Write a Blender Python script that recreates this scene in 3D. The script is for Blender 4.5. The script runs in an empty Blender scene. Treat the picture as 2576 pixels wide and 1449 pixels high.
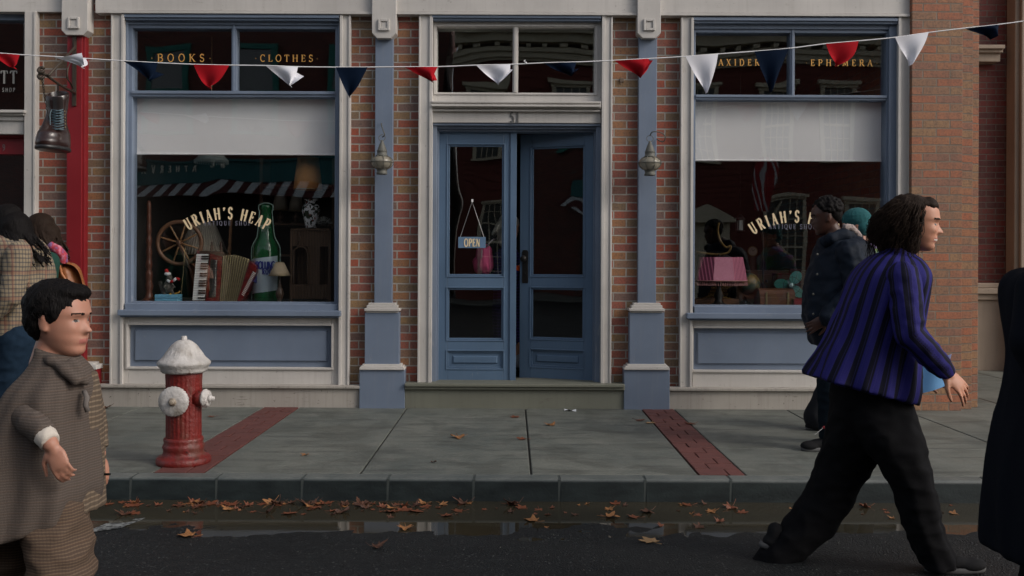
import bpy, bmesh, math, random
from mathutils import Vector, Matrix, Quaternion, noise as mnoise
random.seed(7)
SC = bpy.context.scene
COL = SC.collection
PI = math.pi
V = Vector

# ------------------------------------------------------------------ camera
F = 2400.0          # focal length in units of the 2576-wide photograph
CAMY, CAMZ = -8.2, 1.27
ROLL = math.radians(0.25)
cam_d = bpy.data.cameras.new('camera'); cam = bpy.data.objects.new('camera', cam_d); COL.objects.link(cam)
cam_d.sensor_width = 36; cam_d.lens = 36 * F / 2576
cam_d.shift_y = -67.5 / 2576
cam_d.clip_start = 0.05; cam_d.clip_end = 500
cam.matrix_world = Matrix.Translation((0, CAMY, CAMZ)) @ Matrix.Rotation(PI/2, 4, 'X') @ Matrix.Rotation(ROLL, 4, 'Z')
SC.camera = cam

# ------------------------------------------------------------------ sky, sun, exposure
SUN_EL, SUN_AZ = math.radians(34), math.radians(118)     # azimuth clockwise from +Y
wd = bpy.data.worlds.new('World'); SC.world = wd; wd.use_nodes = True
nt = wd.node_tree
bg = nt.nodes['Background']
sky = nt.nodes.new('ShaderNodeTexSky'); sky.sky_type = 'NISHITA'; sky.sun_disc = False
sky.sun_elevation = SUN_EL; sky.sun_rotation = SUN_AZ; sky.air_density = 1.0; sky.dust_density = 3.0; sky.ozone_density = 1.0
bw = nt.nodes.new('ShaderNodeHueSaturation'); bw.inputs['Saturation'].default_value = 0.42
nt.links.new(sky.outputs[0], bw.inputs['Color']); nt.links.new(bw.outputs[0], bg.inputs[0])
bg.inputs[1].default_value = 0.15
sl = bpy.data.lights.new('sun', 'SUN'); sun = bpy.data.objects.new('sun', sl); COL.objects.link(sun)
sl.energy = 0.8; sl.angle = math.radians(14); sl.color = (1.0, 0.88, 0.78)
sd = V((math.sin(SUN_AZ)*math.cos(SUN_EL), math.cos(SUN_AZ)*math.cos(SUN_EL), math.sin(SUN_EL)))
sun.rotation_euler = sd.to_track_quat('Z', 'Y').to_euler()
SC.view_settings.view_transform = 'Standard'; SC.view_settings.look = 'None'
SC.view_settings.gamma = 1.0; SC.view_settings.exposure = 0.12

def W(x, y, Y=0.0):
    """point of the plane at depth Y seen at photograph position (x, y) (2576 x 1449 units)"""
    u, v = x - 1288, y - 724.5
    u2, v2 = u + ROLL*v, v - ROLL*u
    d = Y - CAMY
    return V((u2*d/F, Y, CAMZ - (v2 + 67.5)*d/F))
def WX(x, y, Y): return W(x, y, Y).x
def WZ(x, y, Y): return W(x, y, Y).z
def RX(x0, y0, x1, y1, Y):
    xm, ym = (x0+x1)/2, (y0+y1)/2
    return WX(x0, ym, Y), WX(x1, ym, Y), WZ(xm, y1, Y), WZ(xm, y0, Y)   # x0,x1,z0,z1

# ------------------------------------------------------------------ object helpers
def link(o, parent=None):
    COL.objects.link(o)
    if parent is not None: o.parent = parent
    return o
def tag(o, label=None, cat=None, group=None, kind=None):
    if label: o['label'] = label
    if cat: o['category'] = cat
    if group: o['group'] = group
    if kind: o['kind'] = kind
    return o
def thing(name, label, cat, loc=(0,0,0), group=None, kind=None):
    o = bpy.data.objects.new(name, None); COL.objects.link(o); o.location = loc
    o.empty_display_size = 0.1
    return tag(o, label, cat, group, kind)

class MB:
    def __init__(s): s.v = []; s.f = []; s.m = []; s.cur = 0; s.sm = []; s.smooth = False
    def add(s, vs, fs, smooth=None):
        b = len(s.v); s.v += [tuple(p) for p in vs]
        for f in fs:
            s.f.append([i+b for i in f]); s.m.append(s.cur); s.sm.append(s.smooth if smooth is None else smooth)
        return s
    def box(s, x0, x1, y0, y1, z0, z1):
        if x0 > x1: x0, x1 = x1, x0
        if y0 > y1: y0, y1 = y1, y0
        if z0 > z1: z0, z1 = z1, z0
        vs = [(x,y,z) for z in (z0,z1) for y in (y0,y1) for x in (x0,x1)]
        return s.add(vs, [(0,2,3,1),(4,5,7,6),(0,1,5,4),(2,6,7,3),(0,4,6,2),(1,3,7,5)], False)
    def pbox(s, x0, y0, x1, y1, Yf, Yb):           # photograph rectangle whose front is at depth Yf
        a, b, c, d = RX(x0, y0, x1, y1, Yf); return s.box(a, b, Yf, Yb, c, d)
    def ring_frame(s, x0, x1, z0, z1, wl, wr, wb, wt, yf, yb):
        s.box(x0, x0+wl, yf, yb, z0, z1); s.box(x1-wr, x1, yf, yb, z0, z1)
        s.box(x0+wl, x1-wr, yf, yb, z0, z0+wb); s.box(x0+wl, x1-wr, yf, yb, z1-wt, z1); return s
    def chamfer_panel(s, x0, x1, z0, z1, yf, yb, c):   # raised panel, front smaller
        vs = [(x0,yb,z0),(x1,yb,z0),(x1,yb,z1),(x0,yb,z1),(x0+c,yf,z0+c),(x1-c,yf,z0+c),(x1-c,yf,z1-c),(x0+c,yf,z1-c)]
        return s.add(vs, [(4,5,6,7),(0,1,5,4),(1,2,6,5),(2,3,7,6),(3,0,4,7),(3,2,1,0)], False)
    def cyl(s, p0, p1, r0, r1=None, n=12, cap=True):
        p0, p1 = V(p0), V(p1); r1 = r0 if r1 is None else r1
        ax = (p1-p0); 
        if ax.length < 1e-7: return s
        q = ax.normalized().to_track_quat('Z', 'Y'); vs = []
        for (p, r) in ((p0, r0), (p1, r1)):
            for k in range(n):
                a = 2*PI*k/n; vs.append(p + q @ V((math.cos(a)*r, math.sin(a)*r, 0)))
        fs = [(k, (k+1) % n, n+(k+1) % n, n+k) for k in range(n)]
        s.add(vs, fs, True)
        if cap: s.add(vs[:n], [tuple(reversed(range(n)))], False); s.add(vs[n:], [tuple(range(n))], False)
        return s
    def lathe(s, c, prof, n=24, axis=(0,0,1), flute=0.0, nfl=0):
        """prof: list of (radius, height along axis)"""
        c = V(c); q = V(axis).normalized().to_track_quat('Z', 'Y'); vs = []; fs = []
        for (r, h) in prof:
            for k in range(n):
                a = 2*PI*k/n; rr = r*(1 + (flute*abs(math.cos(a*nfl/2)) if nfl else 0))
                vs.append(c + q @ V((math.cos(a)*rr, math.sin(a)*rr, h)))
        m = len(prof)
        for j in range(m-1):
            for k in range(n):
                fs.append((j*n+k, j*n+(k+1) % n, (j+1)*n+(k+1) % n, (j+1)*n+k))
        fs.append(tuple(reversed(range(n)))); fs.append(tuple((m-1)*n+k for k in range(n)))
        return s.add(vs, fs, True)
    def tube(s, pts, r, n=8, closed=False, rs=None):
        pts = [V(p) for p in pts]; m = len(pts); vs = []; fs = []
        prev = None
        for i, p in enumerate(pts):
            a = pts[(i-1) % m] if (closed or i > 0) else p
            b = pts[(i+1) % m] if (closed or i < m-1) else p
            t = (b-a).normalized()
            if prev is None: nn = t.orthogonal().normalized()
            else:
                nn = prev - t*prev.dot(t); nn = nn.normalized() if nn.length > 1e-6 else t.orthogonal().normalized()
            prev = nn; bb = t.cross(nn); rr = rs[i] if rs else r
            for k in range(n):
                an = 2*PI*k/n; vs.append(p + nn*math.cos(an)*rr + bb*math.sin(an)*rr)
        for i in range(m if closed else m-1):
            j = (i+1) % m
            for k in range(n): fs.append((i*n+k, i*n+(k+1) % n, j*n+(k+1) % n, j*n+k))
        if not closed: fs.append(tuple(reversed(range(n)))); fs.append(tuple((m-1)*n+k for k in range(n)))
        return s.add(vs, fs, True)
    def ell(s, c, r, n=20, m=12, rot=None):
        c = V(c); vs = []; fs = []
        if not hasattr(r, '__len__'): r = (r, r, r)
        for j in range(1, m):
            t = PI*j/m
            for k in range(n):
                a = 2*PI*k/n; p = V((r[0]*math.sin(t)*math.cos(a), r[1]*math.sin(t)*math.sin(a), r[2]*math.cos(t)))
                vs.append(c + (rot @ p if rot else p))
        top = V((0,0,r[2])); vs.append(c + (rot @ top if rot else top)); vs.append(c - (rot @ top if rot else top))
        T, B = len(vs)-2, len(vs)-1
        for j in range(m-2):
            for k in range(n): fs.append((j*n+k, (j+1)*n+k, (j+1)*n+(k+1) % n, j*n+(k+1) % n))
        for k in range(n): fs.append((T, k, (k+1) % n)); fs.append((B, (m-2)*n+(k+1) % n, (m-2)*n+k))
        return s.add(vs, fs, True)
    def cap(s, p0, p1, r0, r1=None, fa=None, fk=1.0, n=16, h=5):
        """tapered capsule, optionally flattened by fk along fa"""
        p0, p1 = V(p0), V(p1); r1 = r0 if r1 is None else r1
        ax = p1-p0; L = ax.length
        if L < 1e-6: ax = V((0,0,1)); L = 1e-4; p1 = p0 + ax*L
        t = ax.normalized(); q = t.to_track_quat('Z', 'Y'); rings = []
        for i in range(h): a = -PI/2 + (i+0.5)*(PI/2)/h; rings.append((p0, r0*math.cos(a), r0*math.sin(a)))
        rings.append((p0, r0, 0))
        for i in range(1, 4): k = i/4; rings.append((p0.lerp(p1, k), r0+(r1-r0)*k, 0))
        rings.append((p1, r1, 0))
        for i in range(h): a = (i+0.5)*(PI/2)/h; rings.append((p1, r1*math.cos(a), r1*math.sin(a)))
        vs = []; fs = []
        for (p, r, z) in rings:
            for k in range(n):
                an = 2*PI*k/n; o = q @ V((math.cos(an)*r, math.sin(an)*r, z))
                if fa is not None: f = V(fa).normalized(); o = o + f*(o.dot(f)*(fk-1))
                vs.append(p+o)
        m = len(rings)
        for j in range(m-1):
            for k in range(n): fs.append((j*n+k, j*n+(k+1) % n, (j+1)*n+(k+1) % n, (j+1)*n+k))
        fs.append(tuple(reversed(range(n)))); fs.append(tuple((m-1)*n+k for k in range(n)))
        return s.add(vs, fs, True)
    def prism(s, outline, y0, y1):
        """outline: list of (x, z), extruded along Y"""
        n = len(outline); vs = [(x, y0, z) for x, z in outline] + [(x, y1, z) for x, z in outline]
        fs = [tuple(range(n)), tuple(reversed(range(n, 2*n)))] + [(k, n+k, n+(k+1) % n, (k+1) % n) for k in range(n)]
        return s.add(vs, fs, False)
    def grid(s, fn, nu, nv, thick=None):
        """sheet fn(u,v), optional thickness vector function"""
        vs = [V(fn(i/nu, j/nv)) for j in range(nv+1) for i in range(nu+1)]
        fs = [(j*(nu+1)+i, j*(nu+1)+i+1, (j+1)*(nu+1)+i+1, (j+1)*(nu+1)+i) for j in range(nv) for i in range(nu)]
        return s.add(vs, fs, True)
    def mesh(s, name, mats):
        me = bpy.data.meshes.new(name); me.from_pydata(s.v, [], s.f)
        if not isinstance(mats, (list, tuple)): mats = [mats]
        for m in mats: me.materials.append(m)
        me.polygons.foreach_set('material_index', s.m); me.polygons.foreach_set('use_smooth', s.sm)
        me.update(); return me
    def build(s, name, mats, parent=None, bevel=0, fix=True):
        # vertices are world coordinates; store them relative to the parent's location
        off = V((0,0,0)); p = parent
        while p is not None: off += V(p.location); p = p.parent
        if off.length > 0: s.v = [(a-off.x, b-off.y, c-off.z) for a, b, c in s.v]
        me = s.mesh(name, mats)
        if fix:
            bm = bmesh.new(); bm.from_mesh(me); bmesh.ops.recalc_face_normals(bm, faces=bm.faces); bm.to_mesh(me); bm.free()
        o = bpy.data.objects.new(name, me); link(o, parent)
        if bevel:
            md = o.modifiers.new('bevel', 'BEVEL'); md.width = bevel; md.segments = 2; md.limit_method = 'ANGLE'; md.angle_limit = math.radians(50)
            md.harden_normals = False
        return o

# ------------------------------------------------------------------ materials
MATS = {}
class NG:
    def __init__(s, name, rough=0.6):
        s.mat = bpy.data.materials.new(name); s.mat.use_nodes = True; s.t = s.mat.node_tree
        s.p = s.t.nodes['Principled BSDF']; s.out = s.t.nodes['Material Output']; s.p.inputs['Roughness'].default_value = rough
        s.tc = s.t.nodes.new('ShaderNodeTexCoord')
    def n(s, typ, **kw):
        nd = s.t.nodes.new(typ)
        for k, v in kw.items(): setattr(nd, k, v)
        return nd
    def l(s, a, b): s.t.links.new(a, b)
    def map(s, scale=(1,1,1), coord='Object', rot=(0,0,0), src=None):
        m = s.n('ShaderNodeMapping'); m.inputs['Scale'].default_value = scale; m.inputs['Rotation'].default_value = rot
        s.l(src or s.tc.outputs[coord], m.inputs[0]); return m.outputs[0]
    def noise(s, scale, detail=4, vec=None, rough=0.55, dist=0.0):
        nd = s.n('ShaderNodeTexNoise'); nd.inputs['Scale'].default_value = scale; nd.inputs['Detail'].default_value = detail
        nd.inputs['Roughness'].default_value = rough; nd.inputs['Distortion'].default_value = dist
        s.l(vec if vec is not None else s.tc.outputs['Object'], nd.inputs['Vector']); return nd.outputs['Fac']
    def ramp(s, fac, stops, interp='LINEAR'):
        r = s.n('ShaderNodeValToRGB'); r.color_ramp.interpolation = interp; e = r.color_ramp.elements
        while len(e) > 1: e.remove(e[-1])
        e[0].position = stops[0][0]; e[0].color = c4(stops[0][1])
        for p, c in stops[1:]:
            x = e.new(p); x.color = c4(c)
        s.l(fac, r.inputs[0]); return r.outputs[0]
    def mix(s, fac, a, b, mode='MIX'):
        m = s.n('ShaderNodeMix', data_type='RGBA', blend_type=mode)
        for sock, val in ((m.inputs[0], fac), (m.inputs[6], a), (m.inputs[7], b)):
            if hasattr(val, 'is_output') or hasattr(val, 'links'): s.l(val, sock)
            elif isinstance(val, (int, float)): sock.default_value = val if sock == m.inputs[0] else (val,)*3+(1,)
            else: sock.default_value = c4(val)
        return m.outputs[2]
    def math(s, op, a, b=0.0, c=None):
        m = s.n('ShaderNodeMath', operation=op)
        for i, val in enumerate((a, b, c)):
            if val is None: continue
            if isinstance(val, (int, float)): m.inputs[i].default_value = val
            else: s.l(val, m.inputs[i])
        return m.outputs[0]
    def bump(s, h, strength=0.3, dist=0.01, prev=None):
        b = s.n('ShaderNodeBump'); b.inputs['Strength'].default_value = strength; b.inputs['Distance'].default_value = dist
        s.l(h, b.inputs['Height'])
        if prev: s.l(prev, b.inputs['Normal'])
        s.l(b.outputs[0], s.p.inputs['Normal']); return b.outputs[0]
    def col(s, c):
        if hasattr(c, 'links'): s.l(c, s.p.inputs['Base Color'])
        else: s.p.inputs['Base Color'].default_value = c4(c)
        return s
    def rough(s, r):
        if hasattr(r, 'links'): s.l(r, s.p.inputs['Roughness'])
        else: s.p.inputs['Roughness'].default_value = r
def c4(c): return (c, c, c, 1) if isinstance(c, (int, float)) else tuple(c)[:3]+(1,)
def mulc(c, k): return tuple(min(1, x*k) for x in c[:3])
def hexc(r, g, b):
    return tuple(((v/255)/12.92 if v/255 <= 0.04045 else ((v/255+0.055)/1.055)**2.4) for v in (r, g, b))

def m_paint(name, c, rough=0.5, wear=(0.25,0.22,0.18), amount=0.5, grain='z'):
    g = NG(name, rough)
    sc = (9, 9, 0.8) if grain == 'z' else (0.8, 9, 9)
    big = g.noise(1.6, 5); fine = g.noise(14, 6, g.map(sc))
    c1 = g.mix(g.ramp(big, [(0.35, 0), (0.7, 1)]), mulc(c, 0.86), mulc(c, 1.1))
    chip = g.ramp(g.math('MULTIPLY', fine, g.noise(5, 5)), [(0.37, 0), (0.46, 1)])
    spots = g.ramp(g.noise(38, 3), [(0.68, 0), (0.74, 1)])
    c2 = g.mix(g.math('MULTIPLY', chip, amount), c1, wear)
    c2 = g.mix(g.math('MULTIPLY', spots, amount*0.8), c2, mulc(wear, 0.5))
    drip = g.noise(6, 4, g.map((6, 6, 0.35)))
    c2 = g.mix(g.math('MULTIPLY', g.ramp(drip, [(0.5, 0), (0.75, 1)]), amount*0.25), c2, mulc(wear, 0.8))
    g.col(c2); g.bump(fine, 0.10, 0.003)
    g.rough(g.math('ADD', g.math('MULTIPLY', big, 0.25), rough-0.1))
    return g.mat
def m_plain(name, c, rough=0.6, metal=0.0, var=0.15, bump=0.15, scale=20):
    g = NG(name, rough); n = g.noise(scale, 5)
    g.col(g.mix(n, mulc(c, 1-var), mulc(c, 1+var))); g.p.inputs['Metallic'].default_value = metal
    if bump: g.bump(n, bump, 0.004)
    return g.mat
def m_brick(name, pal, mortar=(0.46,0.43,0.38), bw_=0.222, bh=0.0715, ms=0.0065, mix_scale=1.0, soot=0.25):
    g = NG(name, 0.8)
    sep = g.n('ShaderNodeSeparateXYZ'); g.l(g.tc.outputs['Object'], sep.inputs[0])
    comb = g.n('ShaderNodeCombineXYZ'); g.l(g.math('ADD', sep.outputs[0], sep.outputs[1]), comb.inputs[0]); g.l(sep.outputs[2], comb.inputs[1])
    # wobble of the brick edges
    nz = g.n('ShaderNodeTexNoise'); nz.inputs['Scale'].default_value = 22; nz.inputs['Detail'].default_value = 3; g.l(comb.outputs[0], nz.inputs['Vector'])
    wob = g.n('ShaderNodeVectorMath', operation='MULTIPLY_ADD'); g.l(nz.outputs['Color'], wob.inputs[0]); wob.inputs[1].default_value = (0.006,0.006,0); g.l(comb.outputs[0], wob.inputs[2])
    b = g.n('ShaderNodeTexBrick'); g.l(wob.outputs[0], b.inputs['Vector'])
    b.offset = 0.5; b.squash = 1.0; b.squash_frequency = 2; b.inputs['Scale'].default_value = 1
    b.inputs['Color1'].default_value = (0,0,0,1); b.inputs['Color2'].default_value = (1,1,1,1); b.inputs['Mortar'].default_value = (0.5,0.5,0.5,1)
    b.inputs['Mortar Size'].default_value = ms; b.inputs['Mortar Smooth'].default_value = 0.25; b.inputs['Bias'].default_value = 0
    b.inputs['Brick Width'].default_value = bw_; b.inputs['Row Height'].default_value = bh
    base = g.ramp(b.outputs['Color'], [(i/len(pal), c) for i, c in enumerate(pal)], 'CONSTANT')
    # streaks and smudges on each brick face
    st = g.noise(26, 5, g.map((1, 0.22, 1), src=comb.outputs[0]))
    base = g.mix(g.math('MULTIPLY', g.ramp(st, [(0.42, 0), (0.62, 1)]), 0.7), base, g.mix(0.45, base, (0.15,0.11,0.09)))
    base = g.mix(g.math('MULTIPLY', g.ramp(g.noise(60, 4), [(0.45, 0), (0.7, 1)]), 0.5), base, (0.05,0.035,0.03))
    base = g.mix(g.math('MULTIPLY', g.ramp(g.noise(1.3, 4), [(0.4, 0), (0.7, 1)]), soot), base, (0.06,0.05,0.045))
    mo = g.mix(g.noise(9, 4), mulc(mortar, 0.35), mulc(mortar, 1.0))
    g.col(g.mix(b.outputs['Fac'], base, mo))
    h = g.math('ADD', g.math('MULTIPLY', b.outputs['Fac'], -1.0), g.math('MULTIPLY', g.noise(80, 4), 0.25))
    g.bump(h, 0.9, 0.009)
    g.rough(g.math('ADD', g.math('MULTIPLY', st, 0.4), 0.5))
    return g.mat
def m_glass(name='window_glass', wav=0.0035, tint=(0.97,0.98,0.98)):
    g = NG(name); t = g.t
    geo = g.n('ShaderNodeNewGeometry')
    ior = g.math('ADD', 1.9, g.math('MULTIPLY', geo.outputs['Backfacing'], 1/1.9-1.9))
    fr = g.n('ShaderNodeFresnel'); g.l(ior, fr.inputs[0])
    gl = g.n('ShaderNodeBsdfGlossy'); gl.inputs['Roughness'].default_value = 0.008
    bm = g.n('ShaderNodeBump'); bm.inputs['Strength'].default_value = 1.0; bm.inputs['Distance'].default_value = wav
    nz = g.noise(0.9, 1, g.map((1,1,1)), dist=0.6); g.l(nz, bm.inputs['Height']); g.l(bm.outputs[0], gl.inputs['Normal'])
    tr = g.n('ShaderNodeBsdfTransparent'); tr.inputs[0].default_value = c4(tint)
    mx = g.n('ShaderNodeMixShader'); g.l(fr.outputs[0], mx.inputs[0]); g.l(tr.outputs[0], mx.inputs[1]); g.l(gl.outputs[0], mx.inputs[2])
    g.l(mx.outputs[0], g.out.inputs[0]); t.nodes.remove(g.p)
    return g.mat
def m_emit(name, c, e):
    g = NG(name); g.col(c); g.p.inputs['Emission Color'].default_value = c4(c); g.p.inputs['Emission Strength'].default_value = e; return g.mat

BLUE = m_paint('blue_paint', hexc(110,123,142), 0.45, (0.34,0.34,0.34), 0.5)
BLUEH = m_paint('blue_paint_across', hexc(110,123,142), 0.45, (0.30,0.30,0.31), 0.35, 'x')
DOORB = m_paint('blue_door_paint', hexc(86,109,134), 0.35, (0.28,0.30,0.32), 0.28)
CREAM = m_paint('cream_paint', hexc(192,188,183), 0.5, (0.24,0.21,0.17), 0.5)
CREAMH = m_paint('cream_paint_across', hexc(192,188,183), 0.5, (0.24,0.21,0.17), 0.5, 'x')
RED = m_paint('red_paint', hexc(128,24,32), 0.4, (0.25,0.05,0.05), 0.3)
PLINTH = m_paint('weathered_plinth_board', hexc(162,156,148), 0.7, (0.10,0.085,0.07), 1.0, 'x')
STEP = m_paint('olive_step_board', hexc(112,113,101), 0.6, (0.08,0.07,0.05), 0.6, 'x')
PAL = [hexc(148,76,56), hexc(142,112,76), hexc(136,92,76), hexc(154,74,50), hexc(126,102,76), hexc(150,104,68), hexc(150,84,66), hexc(122,94,84), hexc(142,78,64), hexc(136,102,80)]
BRICK = m_brick('variegated_brick', PAL)
PAL2 = [hexc(160,104,74), hexc(154,116,82), hexc(166,100,68), hexc(148,108,80), hexc(162,108,74), hexc(146,100,78)]
BRICK2 = m_brick('tan_brick', PAL2, mortar=(0.30,0.23,0.17), bw_=0.235, soot=0.12)
PAL3 = [hexc(104,34,26), hexc(118,40,30), hexc(92,34,28), hexc(112,44,32)]
BRICK3 = m_brick('dark_red_brick', PAL3, mortar=(0.20,0.15,0.12), soot=0.2)
GLASS = m_glass()
GLASS2 = m_glass('door_glass', 0.006, (0.9,0.93,0.92))
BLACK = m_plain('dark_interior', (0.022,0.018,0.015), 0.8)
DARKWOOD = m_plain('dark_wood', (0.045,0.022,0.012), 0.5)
WOOD = m_plain('brown_wood', (0.16,0.075,0.035), 0.45)
IRON = m_plain('black_iron', (0.03,0.028,0.026), 0.5, 0.6)
BRASS = m_plain('dull_brass', (0.30,0.24,0.13), 0.4, 0.8)
GOLD = m_plain('gold_leaf', hexc(226,170,92), 0.35, 0.35, 0.2)
LETTER = m_plain('cream_lettering', hexc(226,205,166), 0.5, 0, 0.08)
GREYL = m_plain('grey_lettering', hexc(120,120,135), 0.5)
WHITEP = m_plain('white_paint', (0.72,0.71,0.70), 0.5)
STONE = m_paint('pale_limestone', hexc(146,130,114), 0.7, (0.18,0.15,0.11), 0.7)
# ------------------------------------------------------------------ the ground
def m_concrete():
    g = NG('pavement_concrete', 0.75)
    big = g.noise(0.9, 5); st = g.noise(5, 6, g.map((0.35, 2.2, 1))); fine = g.noise(90, 5); mid = g.noise(7, 6)
    c = g.mix(g.ramp(big, [(0.3, 0), (0.7, 1)]), hexc(84,90,86), hexc(116,118,110))
    c = g.mix(g.math('MULTIPLY', g.ramp(st, [(0.5, 0), (0.66, 1)]), 0.55), c, hexc(58,61,59))
    c = g.mix(g.math('MULTIPLY', g.ramp(mid, [(0.52, 0), (0.72, 1)]), 0.35), c, hexc(122,121,114))
    c = g.mix(g.math('MULTIPLY', g.ramp(fine, [(0.55, 0), (0.7, 1)]), 0.55), c, hexc(50,51,49))
    c = g.mix(g.math('MULTIPLY', g.ramp(g.noise(2.4, 6, dist=0.8), [(0.50, 0), (0.60, 1)]), 0.4), c, hexc(66,68,62))
    v = g.n('ShaderNodeTexVoronoi'); v.inputs['Scale'].default_value = 55; g.l(g.tc.outputs['Object'], v.inputs['Vector'])
    sp = g.ramp(v.outputs['Distance'], [(0.06, 1), (0.10, 0)])
    c = g.mix(g.math('MULTIPLY', sp, 0.45), c, hexc(185,180,168))
    g.col(c); g.bump(g.math('ADD', fine, g.math('MULTIPLY', mid, 0.7)), 0.5, 0.006)
    g.rough(g.math('ADD', g.math('MULTIPLY', mid, 0.5), 0.35)); return g.mat
CONC = m_concrete()
def m_kerb():
    g = NG('kerb_concrete', 0.5); n = g.noise(6, 6, g.map((1, 1, 2.5))); f = g.noise(70, 4)
    # shade on the gutter face is put into the colour, over its damp
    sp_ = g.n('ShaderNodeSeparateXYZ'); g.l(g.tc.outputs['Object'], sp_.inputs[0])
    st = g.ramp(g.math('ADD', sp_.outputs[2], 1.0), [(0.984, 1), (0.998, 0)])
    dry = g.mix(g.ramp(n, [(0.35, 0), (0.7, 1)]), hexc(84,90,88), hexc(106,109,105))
    wet = g.mix(g.ramp(n, [(0.35, 0), (0.7, 1)]), hexc(24,32,34), hexc(42,51,52))  # damp tone, darkened further for the shaded face
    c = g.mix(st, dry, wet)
    c = g.mix(g.math('MULTIPLY', g.ramp(f, [(0.55, 0), (0.75, 1)]), 0.4), c, hexc(34,38,38)); g.col(c); g.bump(f, 0.35, 0.004); return g.mat
KERB = m_kerb()
MORT = m_plain('kerb_mortar', hexc(62,69,68), 0.8)
def m_asphalt():
    g = NG('asphalt', 0.6)
    f = g.noise(160, 3); n = g.noise(1.2, 5); v = g.n('ShaderNodeTexVoronoi'); v.inputs['Scale'].default_value = 110; g.l(g.tc.outputs['Object'], v.inputs['Vector'])
    c = g.mix(g.ramp(n, [(0.3, 0), (0.7, 1)]), hexc(13,17,19), hexc(26,31,33))
    c = g.mix(g.ramp(v.outputs['Distance'], [(0.10, 0.75), (0.26, 0)]), c, hexc(86,86,82))
    c = g.mix(g.ramp(f, [(0.4, 0.6), (0.6, 0)]), c, hexc(12,13,14))
    v2 = g.n('ShaderNodeTexVoronoi'); v2.inputs['Scale'].default_value = 24; g.l(g.tc.outputs['Object'], v2.inputs['Vector'])
    c = g.mix(g.ramp(v2.outputs['Distance'], [(0.035, 1), (0.06, 0)]), c, hexc(150,148,140))
    v3 = g.n('ShaderNodeTexVoronoi'); v3.inputs['Scale'].default_value = 62; g.l(g.tc.outputs['Object'], v3.inputs['Vector']); sx_ = g.n('ShaderNodeSeparateColor'); g.l(v3.outputs['Color'], sx_.inputs[0])
    c = g.mix(g.math('MULTIPLY', g.ramp(sx_.outputs[0], [(0.80, 0), (0.95, 1)]), g.ramp(v3.outputs['Distance'], [(0.25, 0.9), (0.4, 0)])), c, hexc(82,85,83))
    c = g.mix(g.math('MULTIPLY', g.ramp(sx_.outputs[1], [(0.75, 0), (0.85, 1)]), 0.7), c, hexc(10,12,13))
    g.col(c); g.bump(g.math('ADD', v.outputs['Distance'], g.math('MULTIPLY', f, 0.5)), 0.9, 0.008)
    g.rough(g.math('ADD', g.math('MULTIPLY', n, 0.45), 0.35)); g.p.inputs['Specular IOR Level'].default_value = 0.3; return g.mat
ASPH = m_asphalt()
KY = -2.64           # kerb face
ROADZ = -0.13
# road sheet: crowned, small dips near the gutter so the water has an uneven shore
mb = MB()
xs = [-60,-30,-15,-8] + [-4.5+0.04*i for i in range(226)] + [6,8,15,30,60]
ys = [-40,-23.5,-15,-10,-8,-7,-6,-5.2,-4.8,-4.4] + [-4.2+0.05*i for i in range(32)] + [KY+0.02]
def roadz(x, y):
    d = KY - y
    z = ROADZ - 0.016 + max(0, d)*0.024 + max(0, d-0.6)*0.012
    if d > 6: z = ROADZ + 0.10
    if -7 < x < 7 and d < 3: z += 0.007*mnoise.noise((x*1.3, y*4, 0)) + 0.005*mnoise.noise((x*6, y*11, 2))+0.003*mnoise.noise((x*17, y*23, 4))
    return z
vs = [(x, y, roadz(x, y)) for y in ys for x in xs]; nx = len(xs)
mb.add(vs, [(j*nx+i, j*nx+i+1, (j+1)*nx+i+1, (j+1)*nx+i) for j in range(len(ys)-1) for i in range(nx-1)], True)
tag(mb.build('road', ASPH, fix=False), 'dark wet asphalt road with pale grit in front of the shops', 'road', kind='structure')
def m_water():
    g = NG('gutter_water', 0.03)
    g.col(g.mix(g.noise(2.2, 4, g.map((0.6, 2.5, 1))), (0.022,0.020,0.013), (0.045,0.038,0.024))); g.p.inputs['IOR'].default_value = 1.5
    g.bump(g.noise(5, 3, g.map((0.7, 2, 1))), 0.05, 0.004); return g.mat
mb = MB(); mb.add([(-30, KY-1.3, ROADZ), (30, KY-1.3, ROADZ), (30, KY+0.01, ROADZ), (-30, KY+0.01, ROADZ)], [(0,1,2,3)])
tag(mb.build('gutter_water', m_water(), fix=False), 'still brown rainwater lying along the kerb, mirroring the shopfront', 'puddle', kind='structure')
# pavement: slabs with open joints over a dark bed
mb = MB()
joints = [-9.6,-8.5,-7.45,-6.4,-5.3,-4.22,-3.19,-2.135,-1.835,-0.9,0.12,1.12,1.40,2.37,3.38,4.4,5.4,6.4,7.5]
KI = -2.515; g0 = 0.006
def slab(x0, x1, y0, y1): mb.box(x0+g0, x1-g0, y0+g0, y1-g0, -0.1, 0.0)
for a, b in zip(joints[:-1], joints[1:]):
    if a in (-2.135, 1.12): continue
    far = 0.14 if a < 3.3 else 0.4
    if a >= 1.4 or a < -3.2: slab(a, b, KI, -1.69); slab(a, b, -1.69, far)
    else: slab(a, b, KI, far)
for a, b in zip(joints[-4:-1], joints[-3:]): slab(a, b, 0.4, 1.6); slab(a, b, 1.6, 2.6); slab(a, b, 2.6, 3.5)
mb.box(7.5+g0, 30, KI, 3.5, -0.1, 0); mb.box(-30, -9.6-g0, KI, 0.14, -0.1, 0)
slab(3.38, 4.4, 0.4, 1.6); slab(3.38, 4.4, 1.6, 3.5)
tag(mb.build('pavement', CONC, bevel=0.006), 'worn grey concrete pavement slabs between kerb and shopfront', 'pavement', kind='structure')
mb = MB(); mb.box(-30, 30, KI, 3.6, -0.14, -0.012)
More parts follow.
